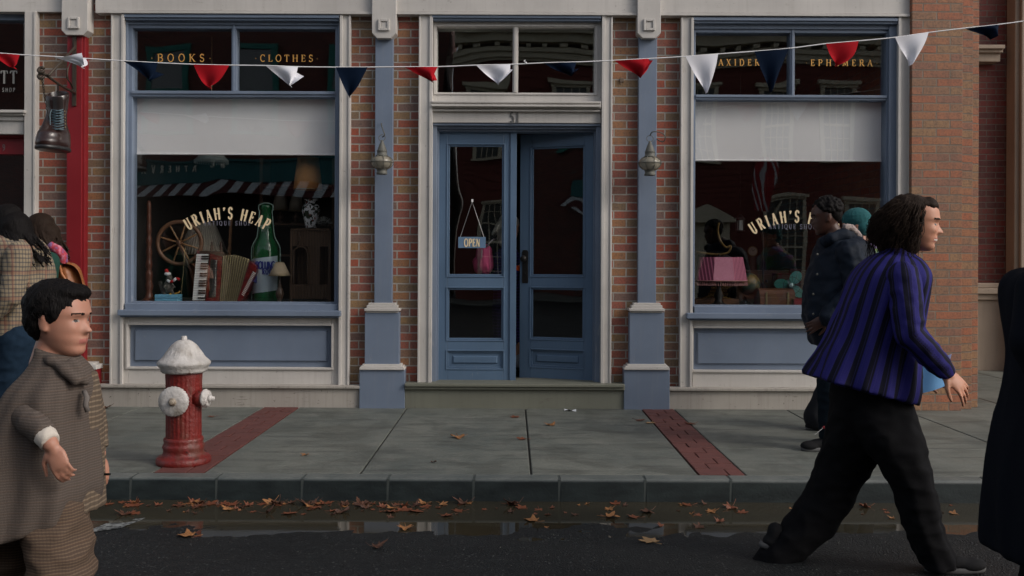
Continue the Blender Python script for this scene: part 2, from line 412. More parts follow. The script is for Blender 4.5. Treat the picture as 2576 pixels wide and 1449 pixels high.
tag(mb.build('pavement_bed', m_plain('joint_dirt', (0.025,0.024,0.02), 0.9)), 'dark dirt filling the open pavement joints', 'pavement', kind='structure')
# red brick strips: rows of one long and one short brick
def m_paver():
    g = NG('red_paver', 0.7); oi = g.noise(7, 3); f = g.noise(70, 4)
    c = g.mix(oi, hexc(72,42,40), hexc(112,64,58)); c = g.mix(g.math('MULTIPLY', g.ramp(f, [(0.5,0),(0.7,1)]), 0.5), c, hexc(70,40,36)); g.col(c); g.bump(f, 0.5, 0.004); return g.mat
PAVER = m_paver()
for (x0, x1, lab) in ((-2.135, -1.835, 'strip of red paving bricks running to the foot of the hydrant'), (1.12, 1.40, 'strip of red paving bricks right of the doorway step')):
    mb = MB(); y = KI+0.004; k = 0
    while y < 0.1:
        c = x0 + (x1-x0)*(0.35 if k % 2 else 0.65); j = random.uniform(-0.002, 0.002)
        mb.box(x0+0.005, c-0.005, y+0.005, y+0.162, -0.08, 0.003+j); mb.box(c+0.005, x1-0.005, y+0.005, y+0.162, -0.08, 0.001-j)
        y += 0.166; k += 1
    tag(mb.build('brick_strip', PAVER, bevel=0.003), lab, 'brick paving', kind='structure')
# kerb blocks with pale mortar joints and a rounded arris
mb = MB()
def kerb_prof():
    pts = [(KI-0.004, -0.3), (KY-0.005, -0.3), (KY, ROADZ)]
    for i in range(7):
        a = PI - i*(PI/2)/6; pts.append((KY+0.025+0.022*math.cos(a), -0.022+0.022*math.sin(a)))
    pts.append((KI-0.004, 0.0)); return pts
pr = kerb_prof(); k = -60
x = -0.217-60*0.5
while x < 30:
    a, b = x+0.008, x+0.492; vs = [(a, y, z) for y, z in pr] + [(b, y, z) for y, z in pr]; n = len(pr)
    mb.cur = 0
    mb.add(vs, [tuple(reversed(range(n))), tuple(range(n, 2*n))] + [(i, (i+1) % n, n+(i+1) % n, n+i) for i in range(n)], False)
    mb.cur = 1; mb.box(x-0.008, x+0.008, KY+0.004, KI-0.004, -0.3, -0.004)
    x += 0.5
tag(mb.build('kerb', [KERB, MORT]), 'damp kerb of concrete blocks with pale joints and shade coloured into its face', 'kerb', kind='structure')
# worn white line at left
def m_line():
    g = NG('worn_road_paint', 0.7); n = g.noise(45, 6)
    g.col(g.mix(g.ramp(n, [(0.40, 0), (0.58, 1)]), hexc(34,37,39), hexc(128,131,130))); g.bump(n, 0.5, 0.003); return g.mat
a = W(215, 1345, -3.3); mb = MB()
for i in range(24):
    # a strip running outward into the road
    pass
def gp(x, y): 
    d = F*(CAMZ-ROADZ)/(y-657+0); return W(x, y, CAMY+d)
q = [gp(322,1296), gp(392,1296), gp(300,1336), gp(205,1350)]
n_ = 10; vs = []
for j in range(n_+1):
    for i in range(3):
        l = q[1].lerp(q[2], j/n_); r = q[0].lerp(q[3], j/n_); p = l.lerp(r, i/2); vs.append((p.x, p.y, roadz(p.x, p.y)+0.004))
for (j, sc) in ((0, 0), (n_, 0)): pass
mb.add(vs, [(j*3+i, j*3+i+1, (j+1)*3+i+1, (j+1)*3+i) for j in range(n_) for i in range(2)], True)
tag(mb.build('painted_line', m_line(), fix=True), 'worn white painted line on the asphalt by the caped walker', 'road marking', kind='structure')

# ------------------------------------------------------------------ stroke lettering
T_, t_ = 1.0, 0.42      # thick and thin stroke weights
def arc(cx, cy, rx, ry, a0, a1, n=12): return [(cx+rx*math.cos(math.radians(a0+(a1-a0)*i/n)), cy+ry*math.sin(math.radians(a0+(a1-a0)*i/n))) for i in range(n+1)]
GL = {   # glyph: (advance, strokes[(weight, points)], serif x positions bottom, top)
 'B': (0.72, [(1,[(0.12,0),(0.12,1)]),(.5,[(0.12,1),(0.38,1)]),(.9,arc(0.36,0.76,0.24,0.24,90,-90)),(.5,[(0.12,0.52),(0.38,0.52)]),(.9,arc(0.36,0.26,0.3,0.26,90,-90)),(.5,[(0.12,0),(0.38,0)])],[0.06],[0.06]),
 'O': (0.86, [(.85,arc(0.42,0.5,0.36,0.5,0,360,24))],[],[]),
 'K': (0.78, [(1,[(0.12,0),(0.12,1)]),(.5,[(0.66,1),(0.14,0.42)]),(1,[(0.28,0.58),(0.7,0)])],[0.12,0.7],[0.12,0.64]),
 'S': (0.62, [(.9,arc(0.3,0.75,0.2,0.25,20,270)),(.9,arc(0.3,0.26,0.23,0.25,90,-160)),(.5,[(0.50,0.98),(0.50,0.78)]),(.5,[(0.07,0.02),(0.07,0.24)])],[],[]),
 'C': (0.76, [(.9,arc(0.42,0.5,0.34,0.5,45,315,18)),(.5,[(0.67,0.98),(0.67,0.74)])],[],[]),
 'L': (0.64, [(1,[(0.14,0),(0.14,1)]),(.5,[(0.14,0.02),(0.56,0.02)]),(.5,[(0.56,0),(0.58,0.24)])],[0.14],[0.14]),
 'T': (0.72, [(1,[(0.34,0),(0.34,1)]),(.5,[(0.04,0.98),(0.64,0.98)]),(.5,[(0.04,1),(0.03,0.78)]),(.5,[(0.64,1),(0.65,0.78)])],[0.34],[]),
 'H': (0.86, [(1,[(0.14,0),(0.14,1)]),(1,[(0.68,0),(0.68,1)]),(.5,[(0.14,0.52),(0.68,0.52)])],[0.14,0.68],[0.14,0.68]),
 'E': (0.66, [(1,[(0.14,0),(0.14,1)]),(.5,[(0.14,0.02),(0.56,0.02)]),(.5,[(0.14,0.52),(0.44,0.52)]),(.5,[(0.14,0.98),(0.54,0.98)]),(.5,[(0.56,0),(0.58,0.22)]),(.5,[(0.54,1),(0.55,0.8)]),(.5,[(0.44,0.42),(0.44,0.62)])],[0.14],[0.14]),
 'A': (0.78, [(.5,[(0.08,0),(0.38,1)]),(1,[(0.38,1),(0.68,0)]),(.5,[(0.2,0.34),(0.58,0.34)])],[0.08,0.68],[]),
 'X': (0.76, [(1,[(0.1,1),(0.64,0)]),(.5,[(0.62,1),(0.1,0)])],[0.1,0.64],[0.1,0.62]),
 'I': (0.36, [(1,[(0.18,0),(0.18,1)])],[0.18],[0.18]),
 'D': (0.84, [(1,[(0.14,0),(0.14,1)]),(.5,[(0.14,0.98),(0.36,0.98)]),(.5,[(0.14,0.02),(0.36,0.02)]),(.9,arc(0.34,0.5,0.36,0.49,90,-90,14))],[0.1],[0.1]),
 'R': (0.76, [(1,[(0.14,0),(0.14,1)]),(.5,[(0.14,0.98),(0.36,0.98)]),(.9,arc(0.34,0.74,0.24,0.25,90,-90)),(.5,[(0.14,0.49),(0.36,0.49)]),(1,[(0.36,0.5),(0.68,0)])],[0.14,0.7],[0.1]),
 'M': (0.98, [(.6,[(0.14,0),(0.14,1)]),(1,[(0.14,1),(0.46,0.1)]),(.5,[(0.46,0.1),(0.78,1)]),(1,[(0.8,0),(0.8,1)])],[0.14,0.8],[0.1,0.84]),
 'P': (0.70, [(1,[(0.14,0),(0.14,1)]),(.5,[(0.14,0.98),(0.36,0.98)]),(.9,arc(0.34,0.73,0.25,0.26,90,-90)),(.5,[(0.14,0.47),(0.36,0.47)])],[0.14],[0.1]),
 'Y': (0.76, [(1,[(0.1,1),(0.37,0.5)]),(.5,[(0.64,1),(0.37,0.5)]),(1,[(0.37,0.5),(0.37,0)])],[0.37],[0.1,0.64]),
 'N': (0.86, [(.5,[(0.14,0),(0.14,1)]),(1,[(0.14,1),(0.68,0)]),(.5,[(0.68,0),(0.68,1)])],[0.14],[0.1,0.68]),
 'Q': (0.88, [(.85,arc(0.42,0.5,0.36,0.5,0,360,24)),(.8,[(0.45,0.12),(0.78,-0.14)])],[],[]),
 'U': (0.80, [(1,[(0.14,1),(0.14,0.3)]),(1,arc(0.38,0.3,0.24,0.29,180,360)),(.6,[(0.62,0.3),(0.62,1)])],[],[0.14,0.62]),
 'W': (1.1, [(1,[(0.06,1),(0.3,0)]),(.5,[(0.3,0),(0.52,0.9)]),(1,[(0.52,0.9),(0.76,0)]),(.5,[(0.76,0),(0.98,1)])],[],[0.06,0.98]),
 'V': (0.76, [(1,[(0.08,1),(0.36,0)]),(.5,[(0.36,0),(0.64,1)])],[],[0.08,0.64]),
 'F': (0.62, [(1,[(0.14,0),(0.14,1)]),(.5,[(0.14,0.52),(0.44,0.52)]),(.5,[(0.14,0.98),(0.54,0.98)])],[0.14],[0.14]),
 'G': (0.80, [(.9,arc(0.42,0.5,0.34,0.5,45,330,18)),(.9,[(0.7,0.42),(0.7,0.05)]),(.5,[(0.5,0.44),(0.78,0.44)])],[],[]),
 '&': (0.8, [(.7,arc(0.34,0.78,0.16,0.2,0,360,14)),(.9,arc(0.3,0.27,0.24,0.27,90,330,14)),(.9,[(0.24,0.66),(0.74,0)])],[],[]),
 "'": (0.3, [(1.1,[(0.16,1.0),(0.16,0.86)]),(.6,[(0.17,0.88),(0.1,0.72)])],[],[]),
 '.': (0.34, [(1.2,[(0.14,0.44),(0.19,0.44)])],[],[]),
 ' ': (0.42, [],[],[]),
 '5': (0.6, [(.8,[(0.5,0.98),(0.14,0.98)]),(.8,[(0.14,0.98),(0.12,0.56)]),(.9,arc(0.28,0.32,0.24,0.31,120,-150,14))],[],[]),
 '1': (0.42, [(1,[(0.24,0),(0.24,1)]),(.7,[(0.24,1),(0.08,0.8)])],[0.24],[]),
 '4': (0.64, [(.8,[(0.42,0),(0.42,1)]),(.7,[(0.42,1),(0.06,0.34)]),(.7,[(0.06,0.34),(0.58,0.34)])],[],[]),
 '9': (0.6, [(.8,arc(0.3,0.72,0.2,0.26,0,360,16)),(.9,[(0.5,0.72),(0.46,0.3),(0.2,0.0)])],[],[]),
}
def text_width(s, sp=0.0): return sum(GL[c][0]+sp for c in s)-sp
def text_mesh(mb, s, place, h, wt=0.13, sx=1.0, sp=0.0, serif=0.16, y0=0.0, th=0.002):
    """place(u, v) -> (x, z) world, u measured along the line in metres from its centre, v upward"""
    tw = text_width(s, sp); u = -tw/2; layer = 0
    for ch in s:
        adv, strokes, sb, st = GL[ch]
        segs = [(w*wt, p) for w, p in strokes]
        if serif: segs += [(wt*0.42, [(x-serif, 0.02), (x+serif, 0.02)]) for x in sb] + [(wt*0.42, [(x-serif, 0.98), (x+serif, 0.98)]) for x in st]
        for w, pts in segs:
            # offset polyline by half the weight on both sides
            n = len(pts); L = []; R = []
            for i in range(n):
                a = pts[max(0, i-1)]; b = pts[min(n-1, i+1)]; dx, dy = (b[0]-a[0])*sx, b[1]-a[1]; d = math.hypot(dx, dy) or 1
                nxn, nyn = -dy/d*w/2, dx/d*w/2; X = (u+pts[i][0])*sx; Y_ = pts[i][1]
                L.append((X+nxn, Y_+nyn)); R.append((X-nxn, Y_-nyn))
            layer += 1; yy = y0 - (layer % 7)*0.00012
            for i in range(n-1):
                qd = [L[i], L[i+1], R[i+1], R[i]]; vs = []
                for y in (yy, yy+th):
                    for (a, b) in qd: X, Z = place(a*h, b*h); vs.append((X, y, Z))
                mb.add(vs, [(0,1,2,3),(7,6,5,4),(0,4,5,1),(1,5,6,2),(2,6,7,3),(3,7,4,0)], False)
        u += adv+sp
def flat_place(cx, z0, mirror=1): return lambda u, v: (cx+mirror*u, z0+v)
def arch_place(cx, ztop, R):
    def f(u, v):
        a = u/R; return (cx+math.sin(a)*(R+v), ztop-R+math.cos(a)*(R+v))
    return f

# ------------------------------------------------------------------ antique shop building
shop = thing('antique_shop_building', 'brick antique shop with slate blue windows, pilasters and double door numbered 51', 'building', (0, 0.12, 0))
YB = 0.12    # brick plane
def pier(name, x0, x1, mat, parent, Y=YB, y1=1045, lab=None, depth=0.25, y0=-40):
    mb = MB(); mb.pbox(x0, y0, x1, y1, Y, Y+depth); o = mb.build(name, mat, parent)
    if lab: o['label'] = lab
    return o
pier('brick_wall', 213, 300, BRICK, shop)
pier('brick_wall', 862, 1070, BRICK, shop)
pier('brick_wall', 1525, 1730, BRICK, shop)
# upper storey
zt = WZ(1288, -30, YB)
xL, xR = W(213, 0, YB).x, W(2462, 0, YB).x
mb = MB(); mb.box(xL, xR, YB, YB+0.25, zt, 7.4); mb.build('upper_wall', BRICK, shop)
mb = MB(); mb.box(xL, xR, -0.25, YB+0.3, 7.4, 7.6); mb.build('roof_cornice', CREAMH, shop)
mb = MB(); mb.box(xL, xR, YB+0.3, 7, 7.3, 7.38); mb.build('roof', BLACK, shop)
# corner pier at right with stepped returns
Yp = 0.0
xa, xb, xc, xd = WX(2292, 700, Yp), WX(2420, 700, Yp), WX(2446, 700, Yp+0.1), WX(2461, 700, Yp+0.2)
mb = MB(); mb.box(xa, xb, Yp, 0.6, -0.02, 7.3); mb.box(xb, xc, Yp+0.1, 0.6, -0.02, 7.3); mb.box(xc, xd, Yp+0.2, 0.62, -0.02, 7.3)
mb.box(xa-0.012, xb-0.02, 0.6, 7, -0.02, 7.3)
o = mb.build('corner_pier', BRICK2, shop, bevel=0.004); o['label'] = 'tan brick corner pier with stepped right edge'
# fascia over the shopfront
mb = MB(); mb.pbox(240, -60, 2290, 30, 0.05, 0.3); mb.pbox(240, 30, 2290, 37, 0.03, 0.3); mb.build('fascia', CREAMH, shop, bevel=0.003)

def shop_window(name, xo0, xo1, xi0, xi1, gx0, gx1, yt, ytr0, ytr1, ygt, ygb, xm, ybl, lab, dy=0):
    """xo: cream casing outer; xi: casing inner; gx: glass; rows are photograph rows"""
    cxp = (xo0+xo1)/2
    w = thing(name, None, None); w.parent = shop; w.location = (WX(cxp, 700, 0.1), 0.0, 0)
    w['label'] = lab
    # casing
    mb = MB(); Yc = 0.06
    for (a, b, s) in ((xo0, xi0, 1), (xi1, xo1, -1)):
        mb = MB()
        mb.pbox(a, 36+dy, b, 975+dy, Yc, 0.3)
        e = b-7 if s > 0 else a; mb.pbox(e, 38+dy, e+7, 973+dy, Yc-0.018, Yc)
        e = a if s > 0 else b-5; mb.pbox(e, 38+dy, e+5, 974+dy, Yc-0.012, Yc)
        mb.build('casing', CREAM, w, bevel=0.003)
    # blue head mould and frame
    mb = MB()
    mb.pbox(xi0, 38+dy, xi1, 46+dy, 0.045, 0.3); mb.pbox(xi0, 46+dy, xi1, 53+dy, 0.065, 0.3); mb.pbox(xi0, 53+dy, xi1, yt-1, 0.11, 0.3)
    mb.build('head_moulding', BLUEH, w, bevel=0.003)
    Yf = 0.13
    mb = MB()
    for (a, b) in ((xi0, gx0-13), (gx1+5, xi1)):
        mb.pbox(a, 52+dy, b, 790+dy, 0.10, 0.3)
    x0, x1, z0, z1 = RX(gx0-13, yt-2, gx1+8, ygb+10, Yf)
    t = 12/F*(Yf-CAMY)
    mb.ring_frame(x0, x1, z0, z1, t, t*0.8, t*0.9, t*0.9, Yf, 0.25)
    # transom rail and mullion with a raised bead
    a, b, c, d = RX(gx0, ytr0, gx1, ytr1, Yf-0.012); mb.box(x0+t, x1-t*0.8, Yf-0.004, 0.24, c, d); mb.box(x0+t, x1-t*0.8, Yf-0.018, Yf-0.004, c+(d-c)*0.45, d)
    a, b, c2, d2 = RX(xm-6, yt, xm+6, ytr0, Yf); mb.box(a, b, Yf+0.004, 0.24, d, d2); mb.box(a+0.012, b-0.012, Yf-0.008, Yf+0.004, d, d2)
    mb.build('frame', BLUE, w, bevel=0.003)
    # sub sill and sill
    mb = MB(); mb.pbox(xi0+3, 766+dy, xi1-2, 783+dy, 0.07, 0.3)
    mb.pbox(xi0-15, 783+dy, xi1+3, 797+dy, -0.01, 0.3); mb.pbox(xi0-8, 797+dy, xi1-1, 801+dy, 0.02, 0.3)
    mb.build('sill', BLUEH, w, bevel=0.005)
    # panes
    Yg = 0.185
    def pane(a0, b0, a1, b1, nm='pane'):
        X0, X1, Z0, Z1 = RX(a0, b0, a1, b1, Yg); m = MB(); m.box(X0-0.004, X1+0.004, Yg, Yg+0.006, Z0-0.004, Z1+0.004); return m.build(nm, GLASS, w)
    pane(gx0, yt, xm-6, ytr0, 'transom_pane'); pane(xm+6, yt, gx1, ytr0, 'transom_pane'); pane(gx0, ytr1, gx1, ygb)
    # blind
    X0, X1, Z0, Z1 = RX(gx0, ytr1-4, gx1, ybl, 0.24)
    mb = MB(); mb.grid(lambda u, v: (X0+(X1-X0)*u, 0.243+0.003*math.sin(u*7+v*2), Z0+(Z1-Z0)*v), 24, 10)
    mb.grid(lambda u, v: (X0+(X1-X0)*u, 0.2455+0.003*math.sin(u*7+v*2), Z0+(Z1-Z0)*v), 24, 10)
    mb.cyl((X0, 0.245, Z0), (X1, 0.245, Z0), 0.008)
    mb.build('roller_blind', BLIND, w, fix=False)
    # stall riser with framed panel
    X0, X1, Z0, Z1 = RX(xi0, 801+dy, xi1, 975+dy, 0.10)
    P0, P1, Q0, Q1 = RX(gx0-8, 820+dy, gx1-9, 925+dy, 0.10)
    mb = MB(); mb.ring_frame(X0, X1, Z0, Z1, P0-X0, X1-P1, Q0-Z0, Z1-Q1, 0.085, 0.3)
    mb.ring_frame(P0-0.02, P1+0.02, Q0-0.02, Q1+0.02, 0.02, 0.02, 0.02, 0.02, 0.068, 0.085)
    mb.build('riser_frame', CREAMH, w, bevel=0.004)
    mb = MB(); mb.box(P0, P1, 0.125, 0.2, Q0, Q1); mb.chamfer_panel(P0+0.04, P1-0.04, Q0+0.045, Q1-0.04, 0.105, 0.126, 0.012)
    mb.build('riser_panel', BLUEH, w, bevel=0.002)
    return w, Yg
BLIND = m_plain('white_blind_fabric', (0.90,0.87,0.87), 0.8, 0, 0.03, 0.03, 8)
wl, YG = shop_window('display_window', 277, 880, 310, 853, 333, 844, 63, 229, 243, 248, 760, 588, 388, 'left display window lettered books and clothes above a white blind', dy=-2)
wr, YG = shop_window('display_window', 1712, 2290, 1744, 2259, 1750, 2231, 74, 239, 251, 256, 769, 1994, 404, 'right display window lettered ephemera above a white blind', dy=6)
# lettering on the glass
YL = YG-0.004
def glass_text(s, x, y0, y1, w, parent, mat, wt, x0, x1, name='lettering', lab=None, arch=0, serif=0.14):
    cx = (x0+x1)/2; h = WZ(cx, y0, YL)-WZ(cx, y1, YL); zb = WZ(cx, y1, YL); Wd = WX(x1, y1, YL)-WX(x0, y1, YL)
    return
def letter_line(s, x0, y0, x1, y1, parent, mat, wt=0.13, sx=0.8, serif=0.14, archR=None, Y=YL, lab=None, name='lettering'):
    xm = (x0+x1)/2; h = WZ(xm, y0, Y)-WZ(xm, y1, Y); zb = WZ(xm, y1, Y); Wd = WX(x1, y1, Y)-WX(x0, y1, Y)
    n = len(s); nat = sum(GL[c][0] for c in s)*sx*h
    sp = (Wd-nat)/(n-1)/(sx*h)
    mb = MB(); cx = WX(xm, y1, Y)
    pl = arch_place(cx, zb, archR) if archR else flat_place(cx, zb)
    text_mesh(mb, s, pl, h, wt, sx, sp, serif, Y)
    o = mb.build(name, mat, parent, fix=True)
    if lab: o['label'] = lab
    return o
letter_line('.BOOKS.', 379, 136, 532, 155, wl, GOLD, sx=1.0, wt=0.14)
letter_line('.CLOTHES.', 641, 138, 801, 155, wl, GOLD, sx=1.0, wt=0.14)
letter_line('.TAXIDERMY.', 1776, 149, 1966, 165, wr, GOLD, sx=0.92, wt=0.14)
letter_line('.EPHEMERA.', 2026, 150, 2209, 166, wr, GOLD, sx=0.98, wt=0.14)
for (w_, x0, x1, yb) in ((wl, 466, 678, 547), (wr, 1887, 2108, 555)):
    letter_line("URIAH'S HEAP", x0+4, yb-25, x1-4, yb+4, w_, LETTER, wt=0.15, sx=0.56, serif=0.13, archR=0.62)
letter_line('ANTIQUE SHOP', 512, 556, 631, 567, wl, GREYL, wt=0.10, sx=0.8)
letter_line('ANTIQUE SHOP', 1934, 564, 2052, 576, wr, GREYL, wt=0.10, sx=0.8)

# plinths
for (x0, x1) in ((243, 905), (1683, 2296)):
    mb = MB(); mb.pbox(x0, 970+(7 if x0 > 1000 else -1), x1, 978+(7 if x0 > 1000 else -1), 0.0, 0.3); mb.pbox(x0, 978+(7 if x0 > 1000 else -1), x1, 1040, 0.03, 0.3)
    mb.build('plinth', PLINTH, shop, bevel=0.006)
# step
mb = MB(); mb.pbox(1018, 966, 1572, 974, -0.03, 0.42); mb.pbox(1018, 974, 1572, 981, -0.01, 0.42); mb.pbox(1018, 981, 1572, 1040, 0.02, 0.42)
mb.build('door_step', STEP, shop, bevel=0.006)

# pilasters
def pilaster(sx0, sx1, bx0, bx1, cx0, cx1, mat, yk, par=shop, lab=None, name='pilaster', y_base=762, y_mid=916, yb=1045, white=CREAMH, capital=True):
    p = thing(name, None, None, (WX((sx0+sx1)/2, 700, 0.0), 0.0, 0)); p.parent = par
    if par is not None: p.location = V(p.location)-V(par.location)
    if lab: p['label'] = lab
    mb = MB(); mb.pbox(sx0, yk-4, sx1, y_base+2, 0.06, 0.2); mb.build('shaft', mat, p, bevel=0.004)
    m = (bx0+bx1)/2; w1 = (bx1-bx0)/2
    mb = MB(); mb.pbox(m-w1*0.76, y_base+24, m+w1*0.76, y_mid+14, 0.02, 0.2); mb.pbox(bx0, y_mid+14, bx1, yb, 0.0, 0.2)
    mb.build('pedestal', mat, p, bevel=0.004)
    mb = MB()
    for (k, ya, yb_, Yo) in ((0.60, y_base, y_base+6, 0.035), (0.68, y_base+6, y_base+14, 0.02), (0.78, y_base+14, y_base+21, -0.005), (0.70, y_base+21, y_base+25, 0.012)):
        mb.pbox(m-w1*k, ya, m+w1*k, yb_, Yo, 0.2)
    mb.build('base_moulding', white, p, bevel=0.004); mb = MB()
    for (k, ya, yb_, Yo) in ((0.86, y_mid, y_mid+5, 0.01), (0.95, y_mid+5, y_mid+9, -0.012), (1.0, y_mid+9, y_mid+15, -0.02)):
        mb.pbox(m-w1*k, ya, m+w1*k, yb_, Yo, 0.2)
    mb.build('base_moulding', white, p, bevel=0.004)
    # capital block with chamfered lower corners and a square boss
    X0, X1, Z0, Z1 = RX(cx0, -40, cx1, yk, 0.0); ch = 0.045
    mb = MB(); mb.prism([(X0, Z1), (X0, Z0+ch), (X0+ch, Z0), (X1-ch, Z0), (X1, Z0+ch), (X1, Z1)], 0.0, 0.2)
    cxm = (X0+X1)/2; zb = WZ((cx0+cx1)/2, yk-33, 0.0); h = 0.05
    mb.ring_frame(cxm-h, cxm+h, zb-h, zb+h, 0.022, 0.022, 0.022, 0.022, -0.018, 0.0); mb.box(cxm-0.028, cxm+0.028, -0.008, 0.0, zb-0.028, zb+0.028)
    mb.build('capital', white, p, bevel=0.005)
    return p
pilaster(943, 988, 904, 1018, 936, 997, BLUE, 96, lab='slate blue pilaster left of the door')
pilaster(1606, 1652, 1570, 1685, 1604, 1663, BLUE, 96, lab='slate blue pilaster right of the door')

# doorway
dw = thing('doorway', None, None, (WX(1296, 700, 0.1), 0.0, 0)); dw.parent = shop; dw.location = V(dw.location)-V(shop.location)
for (a, b, s) in ((1052, 1087, 1), (1513, 1540, -1)):
    mb = MB(); mb.pbox(a, 36, b, 968, 0.06, 0.35); e = b-8 if s > 0 else a; mb.pbox(e, 38, e+8, 966, 0.045, 0.06); e = a if s > 0 else b-5; mb.pbox(e, 38, e+5, 966, 0.05, 0.06)
    mb.build('casing', CREAM, dw, bevel=0.003)
mb = MB(); mb.pbox(1087, 38, 1513, 45, 0.045, 0.3); mb.pbox(1087, 45, 1513, 52, 0.065, 0.3); mb.build('head_moulding', BLUEH, dw, bevel=0.003)
Yf = 0.12
mb = MB(); X0, X1, Z0, Z1 = RX(1087, 52, 1513, 256, Yf); G0, G1, H0, H1 = RX(1099, 69, 1496, 233, Yf)
mb.ring_frame(X0, X1, Z0, Z1, G0-X0, X1-G1, H0-Z0, Z1-H1, Yf, 0.3)
mb.ring_frame(G0-0.025, G1+0.025, H0-0.02, H1+0.02, 0.012, 0.012, 0.01, 0.012, Yf-0.01, Yf)
a, b, c, d = RX(1290, 69, 1304, 233, Yf); mb.box(a, b, Yf+0.003, 0.26, H0, H1); mb.box(a+0.012, b-0.012, Yf-0.01, Yf+0.003, H0, H1)
# cornice over the lintel board
for (y0, y1, Yo) in ((254, 259, 0.03), (259, 263, 0.045), (263, 268, 0.02), (268, 272, 0.05), (272, 276, 0.075), (276, 280, 0.06), (280, 309, 0.095)):
    mb.pbox(1085, y0, 1512, y1, Yo, 0.3)
mb.build('transom_frame', CREAMH, dw, bevel=0.003)
for (a, b) in ((1099, 1290), (1304, 1496)):
    X0, X1, Z0, Z1 = RX(a, 69, b, 233, 0.185); m = MB(); m.box(X0-.004, X1+.004, 0.185, 0.191, Z0-.004, Z1+.004); m.build('transom_pane', GLASS2, dw)
mb = MB()
mb.pbox(1089, 309, 1512, 316, 0.11, 0.35); mb.pbox(1089, 316, 1512, 324, 0.15, 0.35); mb.pbox(1092, 324, 1508, 331, 0.19, 0.35)
for (a, b) in ((1087, 1098), (1498, 1513)): mb.pbox(a, 309, b, 966, 0.13, 0.35)
mb.pbox(1098, 331, 1103, 962, 0.19, 0.35); mb.pbox(1493, 331, 1498, 962, 0.19, 0.35)
mb.build('door_frame', BLUE, dw, bevel=0.003)
letter_line('51', 1283, 283, 1305, 309, dw, m_plain('grey_metal_number', hexc(112,112,110), 0.4, 0.6), wt=0.17, sx=0.62, serif=0.12, Y=0.088, name='house_number')

# door leaves: built hinged at origin, local x 0..w, z 0..h, thickness toward +y
def door_leaf(name, w, h, hinge, ang, handed, lab):
    # local frame meshes, handed=+1: x grows to the right of the hinge
    p = bpy.data.objects.new(name, None); link(p, shop); p['label'] = lab
    p.location = V(hinge)-V(shop.location); p.rotation_euler = (0, 0, ang)
    s = handed
    def B(mb, x0, x1, y0, y1, z0, z1): mb.box(s*x0, s*x1, y0, y1, z0, z1)
    def bld(mb, nm, mat, bv=0.003):
        me = mb.mesh(nm, mat); bm = bmesh.new(); bm.from_mesh(me); bmesh.ops.recalc_face_normals(bm, faces=bm.faces); bm.to_mesh(me); bm.free()
        o = bpy.data.objects.new(nm, me); link(o, p)
        if bv: md = o.modifiers.new('b', 'BEVEL'); md.width = bv; md.segments = 2; md.limit_method = 'ANGLE'
        return o
    k = h/2.155
    xs0, xs1 = 0.088, w-0.105
    zz = [0, 0.105*k, 0.255*k, 0.352*k, 0.80*k, 0.905*k, 2.04*k, h]
    mb = MB(); T = 0.045
    B(mb, 0, xs0, 0, T, 0, h); B(mb, xs1, w, 0, T, 0, h)
    for a, b in ((0,1),(2,3),(4,5),(6,7)): B(mb, xs0, xs1, 0, T, zz[a], zz[b])
    for a, b in ((1,2),(3,4),(5,6)):   # inner beads
        x0, x1 = (xs0, xs1) if s > 0 else (-xs1, -xs0)
        mb.ring_frame(x0, x1, zz[a], zz[b], 0.016, 0.016, 0.016, 0.016, 0.010, T-0.008)
        mb.ring_frame(x0-0.012, x1+0.012, zz[a]-0.012, zz[b]+0.012, 0.012, 0.012, 0.012, 0.012, -0.006, 0.0)
    bld(mb, 'door_frame_rails', DOORB)
    mb = MB(); x0, x1 = (xs0+0.016, xs1-0.016) if s > 0 else (-xs1+0.016, -xs0-0.016)
    mb.box(x0, x1, 0.02, 0.03, zz[1]+0.016, zz[2]-0.016); mb.chamfer_panel(x0+0.03, x1-0.03, zz[1]+0.04, zz[2]-0.04, 0.006, 0.021, 0.012)
    bld(mb, 'lower_panel', DOORB, 0.002)
    for a, b in ((3,4),(5,6)):
        mb = MB(); mb.box(x0, x1, 0.02, 0.026, zz[a]+0.016, zz[b]-0.016); bld(mb, 'pane', GLASS2, 0)
    return p, bld, w
Yd = 0.24
hx0 = WX(1101, 645, Yd); hx1 = WX(1494, 645, Yd); zb_ = WZ(1290, 958, Yd); zt_ = WZ(1290, 331, Yd); hgt = zt_-zb_
wd_ = (hx1-hx0)/2
LD, bldL, _ = door_leaf('door', wd_-0.003, hgt, (hx0, Yd, zb_), 0, 1, 'closed left leaf of the blue double door')
mb = MB(); mb.box(wd_-0.05, wd_+0.005, -0.014, 0.0, 0, hgt); 
for z in (0.3, 0.9, 1.5, 1.9): mb.cyl((wd_-0.022, -0.013, z), (wd_-0.022, -0.0165, z), 0.005)
bldL(mb, 'astragal', DOORB)
RD, bldR, _ = door_leaf('door', wd_-0.003, hgt, (hx1, Yd, zb_), math.radians(-18.5), -1, 'right leaf of the blue double door standing ajar inward')
mb = MB(); c = -(wd_-0.055); mb.prism([(c-0.027, 0.86), (c+0.027, 0.86), (c+0.03, 0.88), (c+0.027, 1.01), (c+0.03, 1.14), (c+0.02, 1.16), (c-0.02, 1.16), (c-0.03, 1.14), (c-0.027, 1.01), (c-0.03, 0.88)], -0.006, 0.0)
mb.cyl((c, -0.006, 0.95), (c, -0.012, 0.95), 0.008)
hpl = bldR(mb, 'handle_plate', IRON)
mb = MB(); mb.lathe((c, -0.006, 1.08), [(0.012,0),(0.012,0.03),(0.026,0.036),(0.031,0.05),(0.026,0.064),(0.01,0.07)], 16, (0,-1,0)); bldR(mb, 'door_knob', IRON, 0)

